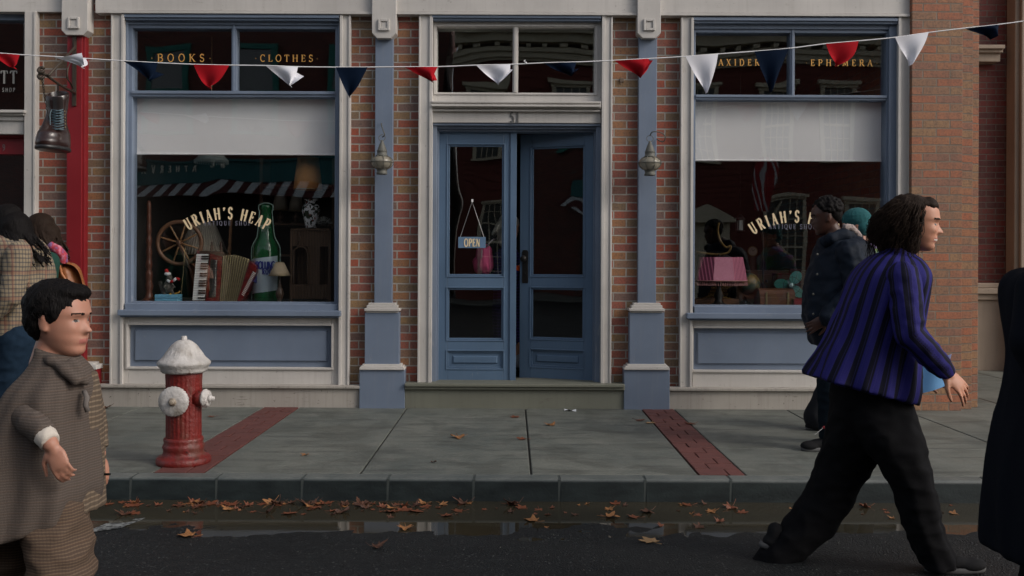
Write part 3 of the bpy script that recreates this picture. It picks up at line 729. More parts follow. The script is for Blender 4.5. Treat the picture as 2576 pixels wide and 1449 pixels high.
# ------------------------------------------------------------------ interior rooms
zc = 3.35
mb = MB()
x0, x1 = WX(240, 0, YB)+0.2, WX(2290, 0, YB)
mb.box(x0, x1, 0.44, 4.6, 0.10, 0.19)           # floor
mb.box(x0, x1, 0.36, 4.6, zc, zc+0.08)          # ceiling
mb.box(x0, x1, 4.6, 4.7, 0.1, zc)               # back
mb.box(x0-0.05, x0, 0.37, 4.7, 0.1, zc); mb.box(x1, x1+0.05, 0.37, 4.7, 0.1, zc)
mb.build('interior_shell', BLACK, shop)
mb = MB(); xd0, xd1 = WX(1052, 0, YB), WX(1540, 0, YB)
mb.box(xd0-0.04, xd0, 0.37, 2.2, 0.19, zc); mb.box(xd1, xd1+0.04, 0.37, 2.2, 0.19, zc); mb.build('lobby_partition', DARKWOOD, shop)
ZP = WZ(588, 764, 0.25)      # display platform height, left
ZP2 = WZ(1990, 772, 0.25)
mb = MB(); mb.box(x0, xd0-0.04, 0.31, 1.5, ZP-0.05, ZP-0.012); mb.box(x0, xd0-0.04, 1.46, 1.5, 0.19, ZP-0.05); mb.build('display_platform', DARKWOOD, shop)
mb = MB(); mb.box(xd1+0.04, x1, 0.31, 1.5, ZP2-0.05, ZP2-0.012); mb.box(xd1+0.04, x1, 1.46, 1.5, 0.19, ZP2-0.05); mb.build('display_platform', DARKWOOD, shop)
# ------------------------------------------------------------------ neighbour shop at left
nb = thing('shoe_shop_building', 'brick shoe shop front with red pilaster and red door header at the left edge', 'building', (-5.2, 0.12, 0))
pier('brick_wall', 88, 213, BRICK, nb)
mb = MB(); a = WX(-700, 0, YB); b = WX(213, 0, YB); mb.box(a, b-0.004, YB, YB+0.25, WZ(100, -30, YB), 7.4); mb.build('upper_wall', BRICK, nb)
mb = MB(); mb.pbox(-700, -60, 213, 28, 0.07, 0.3); mb.build('fascia', CREAMH, nb)
def nb_pil():
    p = thing('pilaster', None, None, (0, 0, 0)); p.parent = nb; p.location = V((WX(190, 700, 0), 0, 0))-V(nb.location); p['label'] = 'glossy dark red pilaster with cream capital'
    mb = MB(); mb.pbox(167, 84, 205, 1045, 0.04, 0.2); mb.pbox(205, 84, 213, 1045, 0.055, 0.2); mb.build('shaft', RED, p, bevel=0.004)
    X0, X1, Z0, Z1 = RX(155, -40, 221, 88, 0.0); ch = 0.04; mb = MB(); mb.prism([(X0, Z1), (X0, Z0+ch), (X0+ch, Z0), (X1-ch, Z0), (X1, Z0+ch), (X1, Z1)], 0.0, 0.2)
    cxm = (X0+X1)/2-0.005; zb = WZ(188, 58, 0.0); h = 0.05
    mb.ring_frame(cxm-h, cxm+h, zb-h, zb+h, 0.022, 0.022, 0.022, 0.022, -0.018, 0.0); mb.box(cxm-0.028, cxm+0.028, -0.008, 0, zb-0.028, zb+0.028); mb.build('capital', CREAMH, p, bevel=0.005)
    mb = MB(); mb.pbox(150, 912, 236, 918, 0.01, 0.2); mb.pbox(146, 918, 242, 930, -0.02, 0.2); mb.build('base_moulding', CREAMH, p, bevel=0.005)
    mb = MB(); mb.pbox(150, 930, 240, 1045, -0.005, 0.2); mb.build('pedestal', RED, p, bevel=0.004)
nb_pil()
mb = MB(); mb.pbox(60, 28, 82, 1040, 0.06, 0.3); mb.pbox(82, 28, 88, 1040, 0.05, 0.3); mb.pbox(-20, 276, 60, 283, 0.02, 0.3); mb.pbox(-20, 283, 60, 290, 0.05, 0.3); mb.pbox(-20, 290, 60, 303, 0.08, 0.3); mb.pbox(-20, 303, 60, 337, 0.10, 0.3)
mb.build('casing', CREAM, nb, bevel=0.003)
mb = MB(); mb.pbox(-200, 337, 60, 345, 0.16, 0.3); mb.pbox(-200, 345, 60, 388, 0.2, 0.3); mb.build('door_header', RED, nb, bevel=0.003)
letter_line('49', -6, 363, 13, 379, nb, m_plain('grey_number', hexc(120,104,104), 0.6), wt=0.14, sx=0.7, Y=0.196, name='house_number')
for (y0, y1, nm) in ((50, 276, 'transom_pane'), (388, 1000, 'pane')):
    X0, X1, Z0, Z1 = RX(-200, y0, 60, y1, 0.21); m = MB(); m.box(X0, X1, 0.21, 0.216, Z0, Z1); m.build(nm, GLASS, nb)
mb = MB(); mb.pbox(-200, 28, 60, 50, 0.16, 0.3); mb.build('window_head', BLUEH, nb)
LT = m_plain('pale_lettering', hexc(150,148,142), 0.6)
letter_line('TT', 2, 178, 44, 210, nb, LT, wt=0.15, sx=0.8, Y=0.206, serif=0.1)
letter_line('SHOP', 6, 221+0, 38, 231, nb, LT, wt=0.14, sx=0.7, Y=0.203, serif=0)
# dark room behind it
mb = MB(); a, b = WX(-700, 0, .3), WX(80, 0, .3); mb.box(a, b, 4, 4.1, 0, 3.4); mb.box(a, b, 0.35, 4.1, 3.4, 3.5); mb.box(b, b+0.05, 0.37, 4.1, 0, 3.4); mb.box(a, b, 0.37, 4.1, -0.02, 0.02); mb.build('interior_shell', BLACK, nb)
mb = MB(); mb.pbox(-700, -40, -200, 1045, YB, 0.37); mb.build('brick_wall', BRICK, nb)

# ------------------------------------------------------------------ recessed stone and brick building at right
st = thing('stone_trimmed_building', 'dark red brick building with pale stone column and base at the right edge', 'building', (5.0, 3.2, 0))
YS = 3.2
mb = MB(); x0 = xa; mb.box(x0, 12, YS, YS+0.3, 0.0, 9); mb.build('brick_wall', BRICK3, st)
mb = MB(); X0, X1, Z0, Z1 = RX(2450, 712, 2600, 925, YS-0.1); 
mb.box(x0, 12, YS-0.12, YS, -0.01, Z1-0.2); mb.box(x0, 12, YS-0.16, YS, Z1-0.2, Z1-0.13); mb.box(x0, 12, YS-0.2, YS, Z1-0.13, Z1-0.06); mb.box(x0, 12, YS-0.14, YS, Z1-0.06, Z1)
mb.build('stone_base', STONE, st, bevel=0.01)
mb = MB(); X0, X1, Z0, Z1 = RX(2556, 0, 2700, 925, YS-0.25)
mb.box(X0, X1, YS-0.22, YS-0.02, 1.0, 9); mb.box(X0+0.05, X1, YS-0.27, YS-0.22, 1.0, 9); mb.box(X0-0.04, X1, YS-0.30, YS-0.1, -0.01, 0.9); mb.box(X0-0.06, X1, YS-0.33, YS-0.1, 0.9, 1.0)
mb.build('stone_column', STONE, st, bevel=0.012)
for (y0, y1, x1_) in ((112, 126, 2528), (126, 140, 2524), (140, 155, 2516)):
    pass
mb = MB(); 
for (y0, y1, xr, Yo) in ((112, 122, 2529, YS-0.24), (122, 132, 2524, YS-0.2), (132, 155, 2517, YS-0.16)):
    a, b, c, d = RX(2440, y0, xr, y1, Yo); mb.box(a, b, Yo, YS, c, d)
mb.build('stone_moulding', STONE, st, bevel=0.006)
# side wall of the antique shop facing the recess is part of corner_pier

# ------------------------------------------------------------------ opposite side of the street (seen in the panes)
OY = -23.0
def OXZ(x, y): s = F/(8.2+23.0); return ((x-1288)/s, CAMZ+(657-y)/s)      # reflected position
OB = thing('bakery_building', 'brick bakery building across the street with green windows, seen reflected in the left pane', 'building', (-9, OY, 0))
GREEN = m_plain('green_trim', hexc(34,120,108), 0.5); TEAL = m_plain('teal_signboard', hexc(28,98,100), 0.5)
DWIN = NG('reflecting_window_glass', 0.08); DWIN.col((0.10,0.11,0.11)); DWIN.p.inputs['Specular IOR Level'].default_value = 1.0; DWIN = DWIN.mat
def obox(mb, x0, y0, x1, y1, f, b):      # f, b: depth in front of the opposite wall plane
    a, z1 = OXZ(x0, y0); c, z0 = OXZ(x1, y1); mb.box(a, c, OY+f, OY+b, z0, z1)
mb = MB(); a, _ = OXZ(-160, 0); b, _ = OXZ(1112, 0); mb.box(a, b, OY-6, OY, -0.1, 10.2); mb.build('brick_wall', m_brick('opposite_brick', PAL3+[hexc(126,60,44)], mortar=(0.2,0.13,0.1)), OB)
for (x0, x1) in ((130,260),(354,471),(575,690),(820,930),(990,1085)):
    mb = MB(); obox(mb, x0, 108, x1, 122, 0.12, 0); obox(mb, x0, 122, x0+14, 330, 0.1, 0); obox(mb, x1-14, 122, x1, 330, 0.1, 0); obox(mb, x0-4, 330, x1+4, 338, 0.14, 0); obox(mb, x0+14, 222, x1-14, 230, 0.08, 0); fr = mb.build('window', GREEN, OB)
    mb = MB(); obox(mb, x0+14, 122, x1-14, 330, 0.03, 0); mb.build('pane', DWIN, OB)
mb = MB(); obox(mb, 200, 411, 1100, 458, 0.35, 0); obox(mb, 195, 405, 1105, 411, 0.45, 0); obox(mb, 200, 458, 1100, 464, 0.4, 0); mb.build('signboard', TEAL, OB)
mb = MB()
def olett(s, x0, y0, x1, y1, mb, f, wt=0.13, sx=0.8):
    a, zt0 = OXZ(x0, y0); b, zb0 = OXZ(x1, y1); h = zt0-zb0; Wd = b-a; n = len(s); nat = sum(GL[c][0] for c in s)*sx*h; sp = (Wd-nat)/(n-1)/(sx*h)
    text_mesh(mb, s, flat_place((a+b)/2, zb0, -1), h, wt, sx, sp, 0.12, OY+f, 0.01)
olett('WEATHERVANE', 302, 418, 561, 434, mb, 0.38, 0.2)
mb.build('lettering', m_plain('pale_sign_letters', hexc(235,232,214), 0.6), OB)
mb = MB(); obox(mb, 180, 500, 1100, 1030, 0.15, 0); mb.build('shopfront', m_plain('dark_shopfront', (0.03,0.02,0.016), 0.6), OB)
mb = MB(); olett('COFFEE & BAKERY', 445, 508, 620, 518, mb, 0.18); mb.build('lettering', m_plain('faint_letters', hexc(120,110,100), 0.6), OB)
aw = thing('awning', 'maroon and white striped awning across the street, seen in the left pane', 'awning', (-9, OY, 3))
mb = MB(); sw = 21.5; k = 0; x = 180
while x < 1090:
    mb.cur = k % 2; a, z1 = OXZ(x, 463); b, z0 = OXZ(x+sw, 502)
    vs = [(a, OY+0.3, z1), (b, OY+0.3, z1), (b, OY+1.5, z0), (a, OY+1.5, z0)]; vs2 = [(p[0], p[1], p[2]-0.02) for p in vs]
    mb.add(vs+vs2, [(0,1,2,3),(7,6,5,4),(0,4,5,1),(1,5,6,2),(2,6,7,3),(3,7,4,0)], False); x += sw; k += 1
mb.build('canopy', [m_plain('maroon_canvas', hexc(74,26,24), 0.8), m_plain('white_canvas', hexc(190,196,196), 0.8)], aw)
pg = thing('added_pale_house', 'pale grey green clapboard house added for a pale reflection in the ajar door', 'building', (-32, OY, 0))  # house added opposite so the ajar door has something pale to reflect
mb = MB(); mb.box(-46, -18.9, OY-6, OY, -0.1, 7.5); z = 0.3
while z < 7.4: mb.box(-46, -18.9, OY, OY+0.025, z, z+0.16); z += 0.19
mb.build('wall', m_plain('pale_green_clapboard', hexc(196,206,196), 0.7), pg)
for i in range(5):
    x = -44+i*5; mb = MB(); mb.ring_frame(x, x+1.3, 4.2, 6.2, 0.12, 0.12, 0.12, 0.12, OY+0.02, OY+0.1); mb.box(x+0.12, x+1.18, OY+0.03, OY+0.07, 5.15, 5.22); mb.build('window', m_plain('white_trim', (0.6,0.6,0.56), 0.6), pg)
    mb = MB(); mb.box(x+0.12, x+1.18, OY+0.02, OY+0.035, 4.32, 6.08); mb.build('pane', DWIN, pg)
mb = MB(); mb.box(-46, -18.9, OY, OY+0.6, 2.6, 2.8); mb.box(-44, -20, OY+0.03, OY+0.1, 0.4, 2.6); mb.build('shopfront', m_plain('dark_green_front', hexc(40,60,54), 0.6), pg)
# red house with cornice
OR_ = thing('red_house', 'red clapboard house with cream cornice and sash windows across the street, seen reflected', 'building', (5, OY, 0))
REDW = m_plain('red_wall', hexc(112,52,42), 0.7, 0, 0.2); CR2 = m_plain('cream_trim', hexc(214,204,178), 0.6)
mb = MB(); a, _ = OXZ(1142, 0); b, _ = OXZ(2800, 0); mb.box(a, b, OY-6, OY, -0.1, 8.0)
z = 0.2
while z < 7.8: mb.box(a, b, OY, OY+0.02, z, z+0.17); z += 0.2
mb.build('wall', REDW, OR_)
mb = MB()
for (y0, y1, f) in ((55, 70, 0.9), (70, 84, 0.75), (84, 108, 0.5), (122, 135, 0.35), (135, 152, 0.25), (152, 160, 0.15)): obox(mb, 1135, y0, 2800, y1, f, 0)
for x in range(1145, 2800, 44): obox(mb, x, 111, x+13, 121, 0.42, 0)
mb.build('cornice', CR2, OR_)
mb = MB(); obox(mb, 1135, 40, 2800, 54, 1.0, -6); mb.build('roof', m_plain('green_grey_roof', hexc(90,100,92), 0.7), OR_)
GRD = m_plain('window_dark', (0.06,0.07,0.07), 0.15)
def osash(x0, x1, y0, y1):
    mb = MB(); obox(mb, x0-18, y0-14, x1+18, y0-6, 0.2, 0); obox(mb, x0-12, y0-6, x1+12, y0, 0.12, 0); obox(mb, x0-10, y0, x0, y1, 0.1, 0); obox(mb, x1, y0, x1+10, y1, 0.1, 0); obox(mb, x0-14, y1, x1+14, y1+6, 0.18, 0)
    ym = (y0+y1)/2; obox(mb, x0, ym-3, x1, ym+3, 0.08, 0)
    for i in (1,2,3): xx = x0+(x1-x0)*i/4; obox(mb, xx-1, y0, xx+1, y1, 0.07, 0)
    for i in (1,2,4,5): yy = y0+(y1-y0)*i/6; obox(mb, x0, yy-1, x1, yy+1, 0.065, 0)
    mb.build('window', CR2, OR_)
    mb = MB(); obox(mb, x0, y0, x1, y1, 0.03, 0); mb.build('pane', GRD, OR_)
for xc in (1225, 1425, 1620, 1770, 1960, 2110, 2290): osash(xc-32, xc+32, 213, 400)
for xc in (1255, 1985, 2180): osash(xc-32, xc+32, 505, 720)
mb = MB(); obox(mb, 1700, 560, 1850, 1000, 0.2, 0); a, z1 = OXZ(1690, 520); b, z0 = OXZ(1860, 560); mb.prism([(a, z0), (b, z0), (b, z0+0.12), ((a+b)/2, z1+0.1), (a, z0+0.12)], OY, OY+0.6); mb.build('pedimented_porch', CR2, OR_)
fl = thing('flag', 'striped flag on a pole across the street, seen in the right pane', 'flag', (8.2, OY+1, 4))
a, z1 = OXZ(1905, 408); mb = MB(); mb.cyl((a+0.4, OY, z1-0.6), (a, OY+1.4, z1+0.1), 0.03); mb.build('pole', IRON, fl)
def m_flag():
    g = NG('flag_cloth', 0.7); s = g.n('ShaderNodeSeparateXYZ'); g.l(g.tc.outputs['Object'], s.inputs[0])
    w = g.math('SINE', g.math('MULTIPLY', g.math('ADD', s.outputs[0], g.math('MULTIPLY', s.outputs[2], 0.25)), 34)); g.col(g.mix(g.ramp(w, [(0.49,0),(0.51,1)]), hexc(150,30,35), hexc(190,190,190))); return g.mat
mb = MB(); mb.grid(lambda u, v: (a-0.22+0.55*u+0.03*math.sin(v*9), OY+1.3+0.05*math.sin(u*9+v*5), z1-1.6*v), 8, 16); mb.build('cloth', m_flag(), fl, fix=False)
mb = MB(); mb.box(-40, 40, OY-0.1, OY+3.5, -0.2, 0.0); tag(mb.build('far_pavement', CONC), 'concrete pavement on the far side of the street', 'pavement', kind='structure')
# ------------------------------------------------------------------ bunting strung over the street front
bt = thing('bunting_garland', 'white cord of red, white and navy pennants strung along above the shop windows', 'bunting', W(1288, 160, -1.2))
FR = NG('red_pennant', 0.8); FR.p.inputs['Specular IOR Level'].default_value = 0.1; FR.col(hexc(160,22,32)); FR = FR.mat
FW = NG('white_pennant', 0.8); FW.col(hexc(222,222,228)); FW = FW.mat
FN = NG('navy_pennant', 0.8); FN.p.inputs['Specular IOR Level'].default_value = 0.05; FN.col(hexc(14,26,44)); FN = FN.mat
BYd = -1.2
cord = [(-60,128),(40,137),(150,143),(310,153),(380,157),(490,162),(575,164),(668,165),(750,168),(845,169),(925,169),(1018,168),(1100,168),(1200,164),(1288,162),(1370,158),(1455,156),(1545,152),(1642,147),(1725,142),(1805,136),(1900,129),(1983,122),(2078,110),(2160,103),(2253,94),(2335,82),(2426,71),(2510,62),(2640,44)]
def smooth_pts(pts, k=4):
    out = []
    for i in range(len(pts)-1):
        p0, p1, p2, p3 = pts[max(0,i-1)], pts[i], pts[i+1], pts[min(len(pts)-1,i+2)]
        for j in range(k):
            t = j/k; out.append(tuple(0.5*((2*b)+(-a+c)*t+(2*a-5*b+4*c-d)*t*t+(-a+3*b-3*c+d)*t**3) for a, b, c, d in zip(p0,p1,p2,p3)))
    out.append(tuple(pts[-1])); return out
mb = MB(); mb.tube([W(x, y, BYd) for x, y in smooth_pts(cord, 3)], 0.0042, 6)
mb.ell(W(1323, 158, BYd), 0.009); mb.tube([W(1323,158,BYd), W(1318,153,BYd-.01), W(1322,151,BYd)], 0.003, 5)
mb.build('cord', m_plain('white_cord', (0.75,0.75,0.76), 0.7), bt)
def cordy(x):
    for (a, b), (c, d) in zip(cord[:-1], cord[1:]):
        if a <= x <= c: return b+(d-b)*(x-a)/(c-a)
    return 150
# pennants: cloth sheets hung from the cord, hem points of left edge, right edge and tip (photo units), fold amount
def pennant(x0, x1, tip, mat, lab, mid=None, fold=0.0, ph=0.0, flap=None):
    """surface between the hoist edge and the tip; mid bulges the sides"""
    def P(u, v):
        # v 0 at the cord, 1 at the tip
        hx = x0+(x1-x0)*u; hy = cordy(hx)
        lx = x0+(tip[0]-x0)*v; rx = x1+(tip[0]-x1)*v; ly = cordy(x0)+(tip[1]-cordy(x0))*v; ry = cordy(x1)+(tip[1]-cordy(x1))*v
        if mid:
            bul = math.sin(v*PI); lx += mid[0]*bul; rx += mid[2]*bul; ly += mid[1]*bul; ry += mid[3]*bul
        x = lx+(rx-lx)*u; y = ly+(ry-ly)*u
        w = math.sin(v*PI*0.5)
        dy = fold*w*math.sin(u*PI*1.6+ph)+0.012*w*math.sin(v*6+u*4+ph) 
        if v == 0: y = hy
        return W(x, y, BYd-0.004)+V((0, dy, 0))
    mb = MB(); mb.grid(P, 10, 12)
    def P2(u, v): return P(u, v)+V((0, 0.0015, 0))
    mb.grid(P2, 10, 12)
    if flap:
        a, b, c = flap     # curled tail: triangle of three photo points, second layer folded back
        def Q(u, v):
            p = (V(a)*(1-u)+V(b)*u)*(1-v)+V(c)*v; q = W(p.x, p.y, BYd-0.02+0.03*math.sin(v*PI)*math.cos(u*3)); return q
        mb.grid(Q, 6, 6); mb.grid(lambda u, v: Q(u, v)+V((0,0.0015,0)), 6, 6)
    o = mb.build('pennant', mat, bt, fix=False); o['label'] = lab
pennant(-25, 50, (36,172), FR, 'red pennant cut by the left frame edge', (8,10,4,8), 0.05)
pennant(130, 216, (209,171), FW, 'white pennant folded back in the wind beside the boot sign', (10,1,8,2), 0.03, 1, ((150,145),(206,133),(212,163)))
pennant(310, 397, (378,205), FN, 'navy pennant with blown tail over the left window edge', (4,0,4,4), 0.04, 0.5, ((380,176),(376,204),(414,187)))
pennant(487, 577, (528,222), FR, 'red pennant hanging rounded below the word books', (-3,8,5,6), 0.04, 0.3)
pennant(668, 750, (732,218), FW, 'white pennant with crumpled side tail under the word clothes', (2,2,4,-4), 0.05, 0.9, ((738,178),(730,216),(765,192)))
pennant(845, 925, (880,246), FN, 'navy pennant hanging full and straight left of the first pilaster', (-2,0,3,2), 0.02)
pennant(1018, 1102, (1089,205), FR, 'red pennant folded beside the transom casing', (2,2,-2,0), 0.05, 0.7, ((1090,178),(1086,204),(1100,202)))
pennant(1198, 1284, (1254,211), FW, 'white pennant in front of the door transom', (2,4,10,0), 0.05, 0.2, ((1268,172),(1256,210),(1291,175)))
pennant(1367, 1450, (1440,188), FN, 'navy pennant blown flat over the right transom pane', (0,4,0,2), 0.06, 0.4, ((1436,176),(1440,188),(1457,172)))
pennant(1545, 1632, (1614,193), FR, 'red pennant blown over the right pilaster', (2,2,8,0), 0.05, 0.6, ((1622,150),(1614,192),(1643,152)))
pennant(1725, 1807, (1778,234), FW, 'long white pennant covering the first letter of the right window', (0,4,3,0), 0.03, 0.2)
pennant(1898, 1984, (1940,232), FN, 'long navy pennant hanging over the right window', (0,2,0,0), 0.03, 0.5)
pennant(2078, 2160, (2106,166), FR, 'red pennant in front of the word ephemera', (0,5,9,10), 0.04, 0.1)
pennant(2252, 2336, (2291,164), FW, 'white pennant hanging beside the corner pier', (0,1,5,0), 0.03, 0.4)
pennant(2426, 2511, (2502,95), FN, 'navy pennant blown sideways at the far right of the cord', (4,0,4,-8), 0.05, 0.8)

# ------------------------------------------------------------------ wall lanterns
LG = NG('frosted_lantern_glass', 0.25); LG.col(hexc(158,152,136)); LG.p.inputs['Transmission Weight'].default_value = 0.35; LG = LG.mat
LM = m_plain('weathered_lantern_metal', hexc(96,96,90), 0.65, 0.25, 0.3)
def lantern(x, y0, y1, arm_pts, lab, ring=None):
    Yl = -0.10; c = W(x, y1, Yl); h = WZ(x, y0, Yl)-c.z; t = thing('wall_lantern', lab, 'wall lamp', c, group='onion lanterns on the pilasters')
    k = h/0.34
    mb = MB(); mb.lathe(c, [(0.050*k,0),(0.053*k,0.004*k),(0.053*k,0.02*k),(0.048*k,0.024*k),(0.050*k,0.045*k),(0.056*k,0.05*k),(0.05*k,0.058*k),(0.045*k,0.06*k)], 24); mb.build('base', LM, t, fix=False)
    mb = MB(); mb.lathe(c, [(0.045*k,0.052*k),(0.072*k,0.060*k),(0.097*k,0.086*k),(0.106*k,0.12*k),(0.100*k,0.146*k),(0.076*k,0.168*k),(0.052*k,0.178*k)], 28); mb.build('glass_globe', LG, t, fix=False)
    mb = MB()
    for i in range(4):
        a = PI*i/4+0.3; pts = []
        for j in range(15):
            b = -PI/2*0.8+PI*0.8*j/14; r = 0.116*k*math.cos(b); pts.append(c+V((math.cos(a)*r, math.sin(a)*r, 0.12*k+0.066*k*math.sin(b)*1.1)))
        mb.tube(pts, 0.0026, 5); pts = [V((2*c.x-p.x, 2*c.y-p.y, p.z)) for p in pts]; mb.tube(pts, 0.0026, 5)
    mb.tube([c+V((math.cos(2*PI*i/28)*0.116*k, math.sin(2*PI*i/28)*0.116*k, 0.122*k)) for i in range(28)], 0.003, 5, closed=True)
    mb.build('wire_cage', LM, t, fix=False)
    mb = MB(); mb.lathe(c, [(0.055*k,0.176*k),(0.058*k,0.18*k),(0.058*k,0.19*k),(0.048*k,0.194*k),(0.048*k,0.225*k),(0.052*k,0.23*k),(0.046*k,0.238*k),(0.042*k,0.25*k),(0.03*k,0.285*k),(0.014*k,0.32*k),(0.010*k,0.335*k),(0.004*k,0.34*k)], 24); mb.build('cowl', LM, t, fix=False)
    mb = MB(); rc = c+V((0, 0, 0.36*k)); mb.tube([rc+V((0.028*math.cos(a), 0.008*math.sin(a), 0.028*math.sin(a))) for a in [2*PI*i/16 for i in range(16)]], 0.0028, 5, closed=True); mb.build('ring', LM, t, fix=False)
    mb = MB(); mb.tube([W(px, py, Y) for px, py, Y in smooth_pts(arm_pts, 3)], 0.005, 6); mb.build('hook', LM, t, fix=False)
lantern(961, 352, 439, [(960,310,0.05),(961,318,-0.06),(965,330,-0.12),(968,340,-0.12),(962,345,-0.10)], 'onion lantern on the left pilaster with upright hook')
lantern(1635, 354, 442, [(1652,350,0.05),(1668,357,0.0),(1674,347,-0.08),(1668,336,-0.12),(1650,331,-0.13),(1640,333,-0.12),(1636,340,-0.1)], 'onion lantern on the right pilaster with curled side hook')

# small electrical plate on brick at right of the door
mb = MB(); mb.pbox(1560, 196, 1570, 206, 0.10, 0.12); a = W(1565, 208, 0.1); mb.cyl(W(1562,206,0.105), W(1563,213,0.105), 0.004)
tag(mb.build('cable_clip', m_plain('rusty_metal', (0.16,0.12,0.09), 0.6, 0.5), bevel=0.002), 'small rusty metal clip fixed on brick right of the transom', 'cable clip')

# ------------------------------------------------------------------ hanging boot sign on its bracket
br = thing('sign_bracket', 'rusty wrought iron bracket fixed on the red pilaster', 'bracket', W(190, 260, 0.03))
BI = m_plain('rusty_bracket_iron', hexc(70,62,54), 0.6, 0.5, 0.35)
mb = MB(); mb.pbox(182, 88, 191, 266, 0.025, 0.04); mb.build('back_bar', BI, br)
e0 = W(189, 236, 0.02); e1 = V((e0.x-0.06, -0.72, e0.z+0.02))
def bp(x, y, Y): return W(x, y, Y)
mb = MB(); mb.tube([bp(189,235,0.02), bp(150,213,-0.3), bp(104,180,-0.75)], 0.011, 8); mb.build('lower_bar', BI, br)
mb = MB(); mb.tube([bp(187,105,0.02), bp(188,120,-0.05), bp(160,150,-0.35), bp(122,190,-0.66)], 0.010, 8); mb.build('upper_bar', BI, br)
mb = MB()
for cy in (176, 191):
    c = bp(104, cy, -0.77); mb.tube([c+V((0.022*math.cos(a), 0.022*math.sin(a)*0.5, 0.022*math.sin(a))) for a in [PI*0.2+i*0.5 for i in range(12)]], 0.012, 6)
mb.tube([bp(182,215,-0.02), bp(168,196,-0.2), bp(172,170,-0.15), bp(180,150,-0.05)], 0.006, 6); mb.tube([bp(184,222,-0.02), bp(172,200,-0.1), bp(168,172,-0.2)], 0.006, 6)
mb.build('scroll', BI, br)
bs = thing('boot_sign', 'big brown leather lace up boot hanging on chains as a shop sign', 'shop sign', W(135, 378, -0.5))
def m_boot():
    g = NG('shiny_boot_leather', 0.28); n = g.noise(9, 5); g.col(g.mix(n, hexc(20,12,12), hexc(54,33,30))); g.bump(g.noise(22, 5), 0.3, 0.01); g.p.inputs['Coat Weight'].default_value = 0.25; return g.mat
BOOT = m_boot()
# boot faces the viewer: vertical shaft and toe swelling toward the camera; x right, z up, -y toward street
YBt = -0.5
prof = [  # photo y, left x, right x, toe offset toward the camera, depth radius
 (236,118,172,0.00,0.075),(245,116,173,0.0,0.08),(258,117,171,0,0.078),(275,119,169,0.0,0.076),(292,117,166,-0.005,0.078),(308,112,166,-0.02,0.09),(322,108,168,-0.05,0.12),(336,103,170,-0.09,0.16),(348,99,170,-0.10,0.17),(358,98,170,-0.11,0.18),(366,98,169,-0.11,0.18),(371,100,168,-0.11,0.175)]
mb = MB(); n = 32; vs = []
rings = smooth_pts(prof, 3)
for (y, xl, xr, off, rd) in rings:
    cx = (xl+xr)/2; c = W(cx, y, YBt+off); c.y = YBt; rx = (xr-xl)/2*(YBt+off-CAMY)/F
    for k in range(n):
        a = 2*PI*k/n; sxp = math.cos(a); syp = math.sin(a); vs.append(c+V((rx*sxp, off+rd*syp, 0.035*syp*max(0, 1-(y-236)/60))))
m = len(rings); fs = [(j*n+k, (j+1)*n+k, (j+1)*n+(k+1) % n, j*n+(k+1) % n) for j in range(m-1) for k in range(n)]
mb.add(vs, fs, True); mb.add([vs[(m-1)*n+k] for k in range(n)], [tuple(range(n))], False)
# inner lining of the open collar
vi = []
for (y, s_) in ((236, 0.88), (248, 0.80), (275, 0.7)):
    c = W(145, y, YBt)
    for k in range(n): a = 2*PI*k/n; vi.append(c+V((0.086*s_*math.cos(a), 0.075*s_*math.sin(a), 0.035*math.sin(a)*max(0, 1-(y-236)/60))))
mb.add(vi, [(j*n+k, j*n+(k+1) % n, (j+1)*n+(k+1) % n, (j+1)*n+k) for j in range(2) for k in range(n)]+[tuple(2*n+k for k in range(n))], True)
mb.add([vs[k] for k in range(n)]+vi[:n], [(k, (k+1) % n, n+(k+1) % n, n+k) for k in range(n)], True)
mb.build('upper', BOOT, bs, fix=False)
c = W(134, 371, YBt-0.11); c.y = YBt
mb = MB(); vs = []
for (z, s_) in ((0.004, 1.0), (0.0, 1.05), (-0.022, 1.05), (-0.026, 1.0)):
    for k in range(n): a = 2*PI*k/n; vs.append(c+V((0.108*s_*math.cos(a), -0.11+0.183*s_*math.sin(a), z)))
mb.add(vs, [(j*n+k, (j+1)*n+k, (j+1)*n+(k+1) % n, j*n+(k+1) % n) for j in range(3) for k in range(n)]+[tuple(3*n+k for k in range(n)), tuple(reversed(range(n)))], True)
mb.build('sole', m_plain('black_rubber', (0.015,0.015,0.016), 0.4), bs)
def boot_front(y):      # y of the front surface at photo row
    for a, b in zip(rings[:-1], rings[1:]):
        if a[0] <= y <= b[0]: t = (y-a[0])/(b[0]-a[0]); return YBt+(a[3]+(b[3]-a[3])*t)-(a[4]+(b[4]-a[4])*t)
    return YBt-0.08
# tongue
mb = MB(); mb.grid(lambda u, v: W(132+26*u+4*v, 244+80*v, boot_front(244+80*v)-0.002-0.01*math.sin(u*PI)), 8, 12); mb.build('tongue', m_plain('dark_tongue_leather', (0.02,0.014,0.013), 0.35), bs, fix=False)
LACE = m_plain('grey_blue_lace', hexc(84,104,112), 0.7)
mb = MB()
for i in range(8):
    y = 276+i*6.6; xl, xr = 131-i*0.3, 160+i*0.2; fy = boot_front(y)-0.016
    mb.tube([W(xl, y, fy+0.006), W((xl+xr)/2, y+2.5, fy-0.012), W(xr, y+4, fy+0.006)], 0.0042, 6); mb.tube([W(xr, y-1, fy+0.006), W((xl+xr)/2, y+3, fy-0.015), W(xl, y+6, fy+0.006)], 0.0042, 6)
mb.tube([W(130,276,boot_front(276)-0.014), W(126,288,boot_front(288)-0.02), W(127,318,boot_front(315)-0.02), W(134,338,boot_front(334)+0.01)], 0.004, 6)
mb.build('lace', LACE, bs, fix=False)
mb = MB()
for i in range(6):
    for sx_ in (128-i*0.5, 163+i*0.4): y = 280+i*8; mb.ell(W(sx_, y, boot_front(y)+0.012 - 0.006), 0.0055, 8, 6)
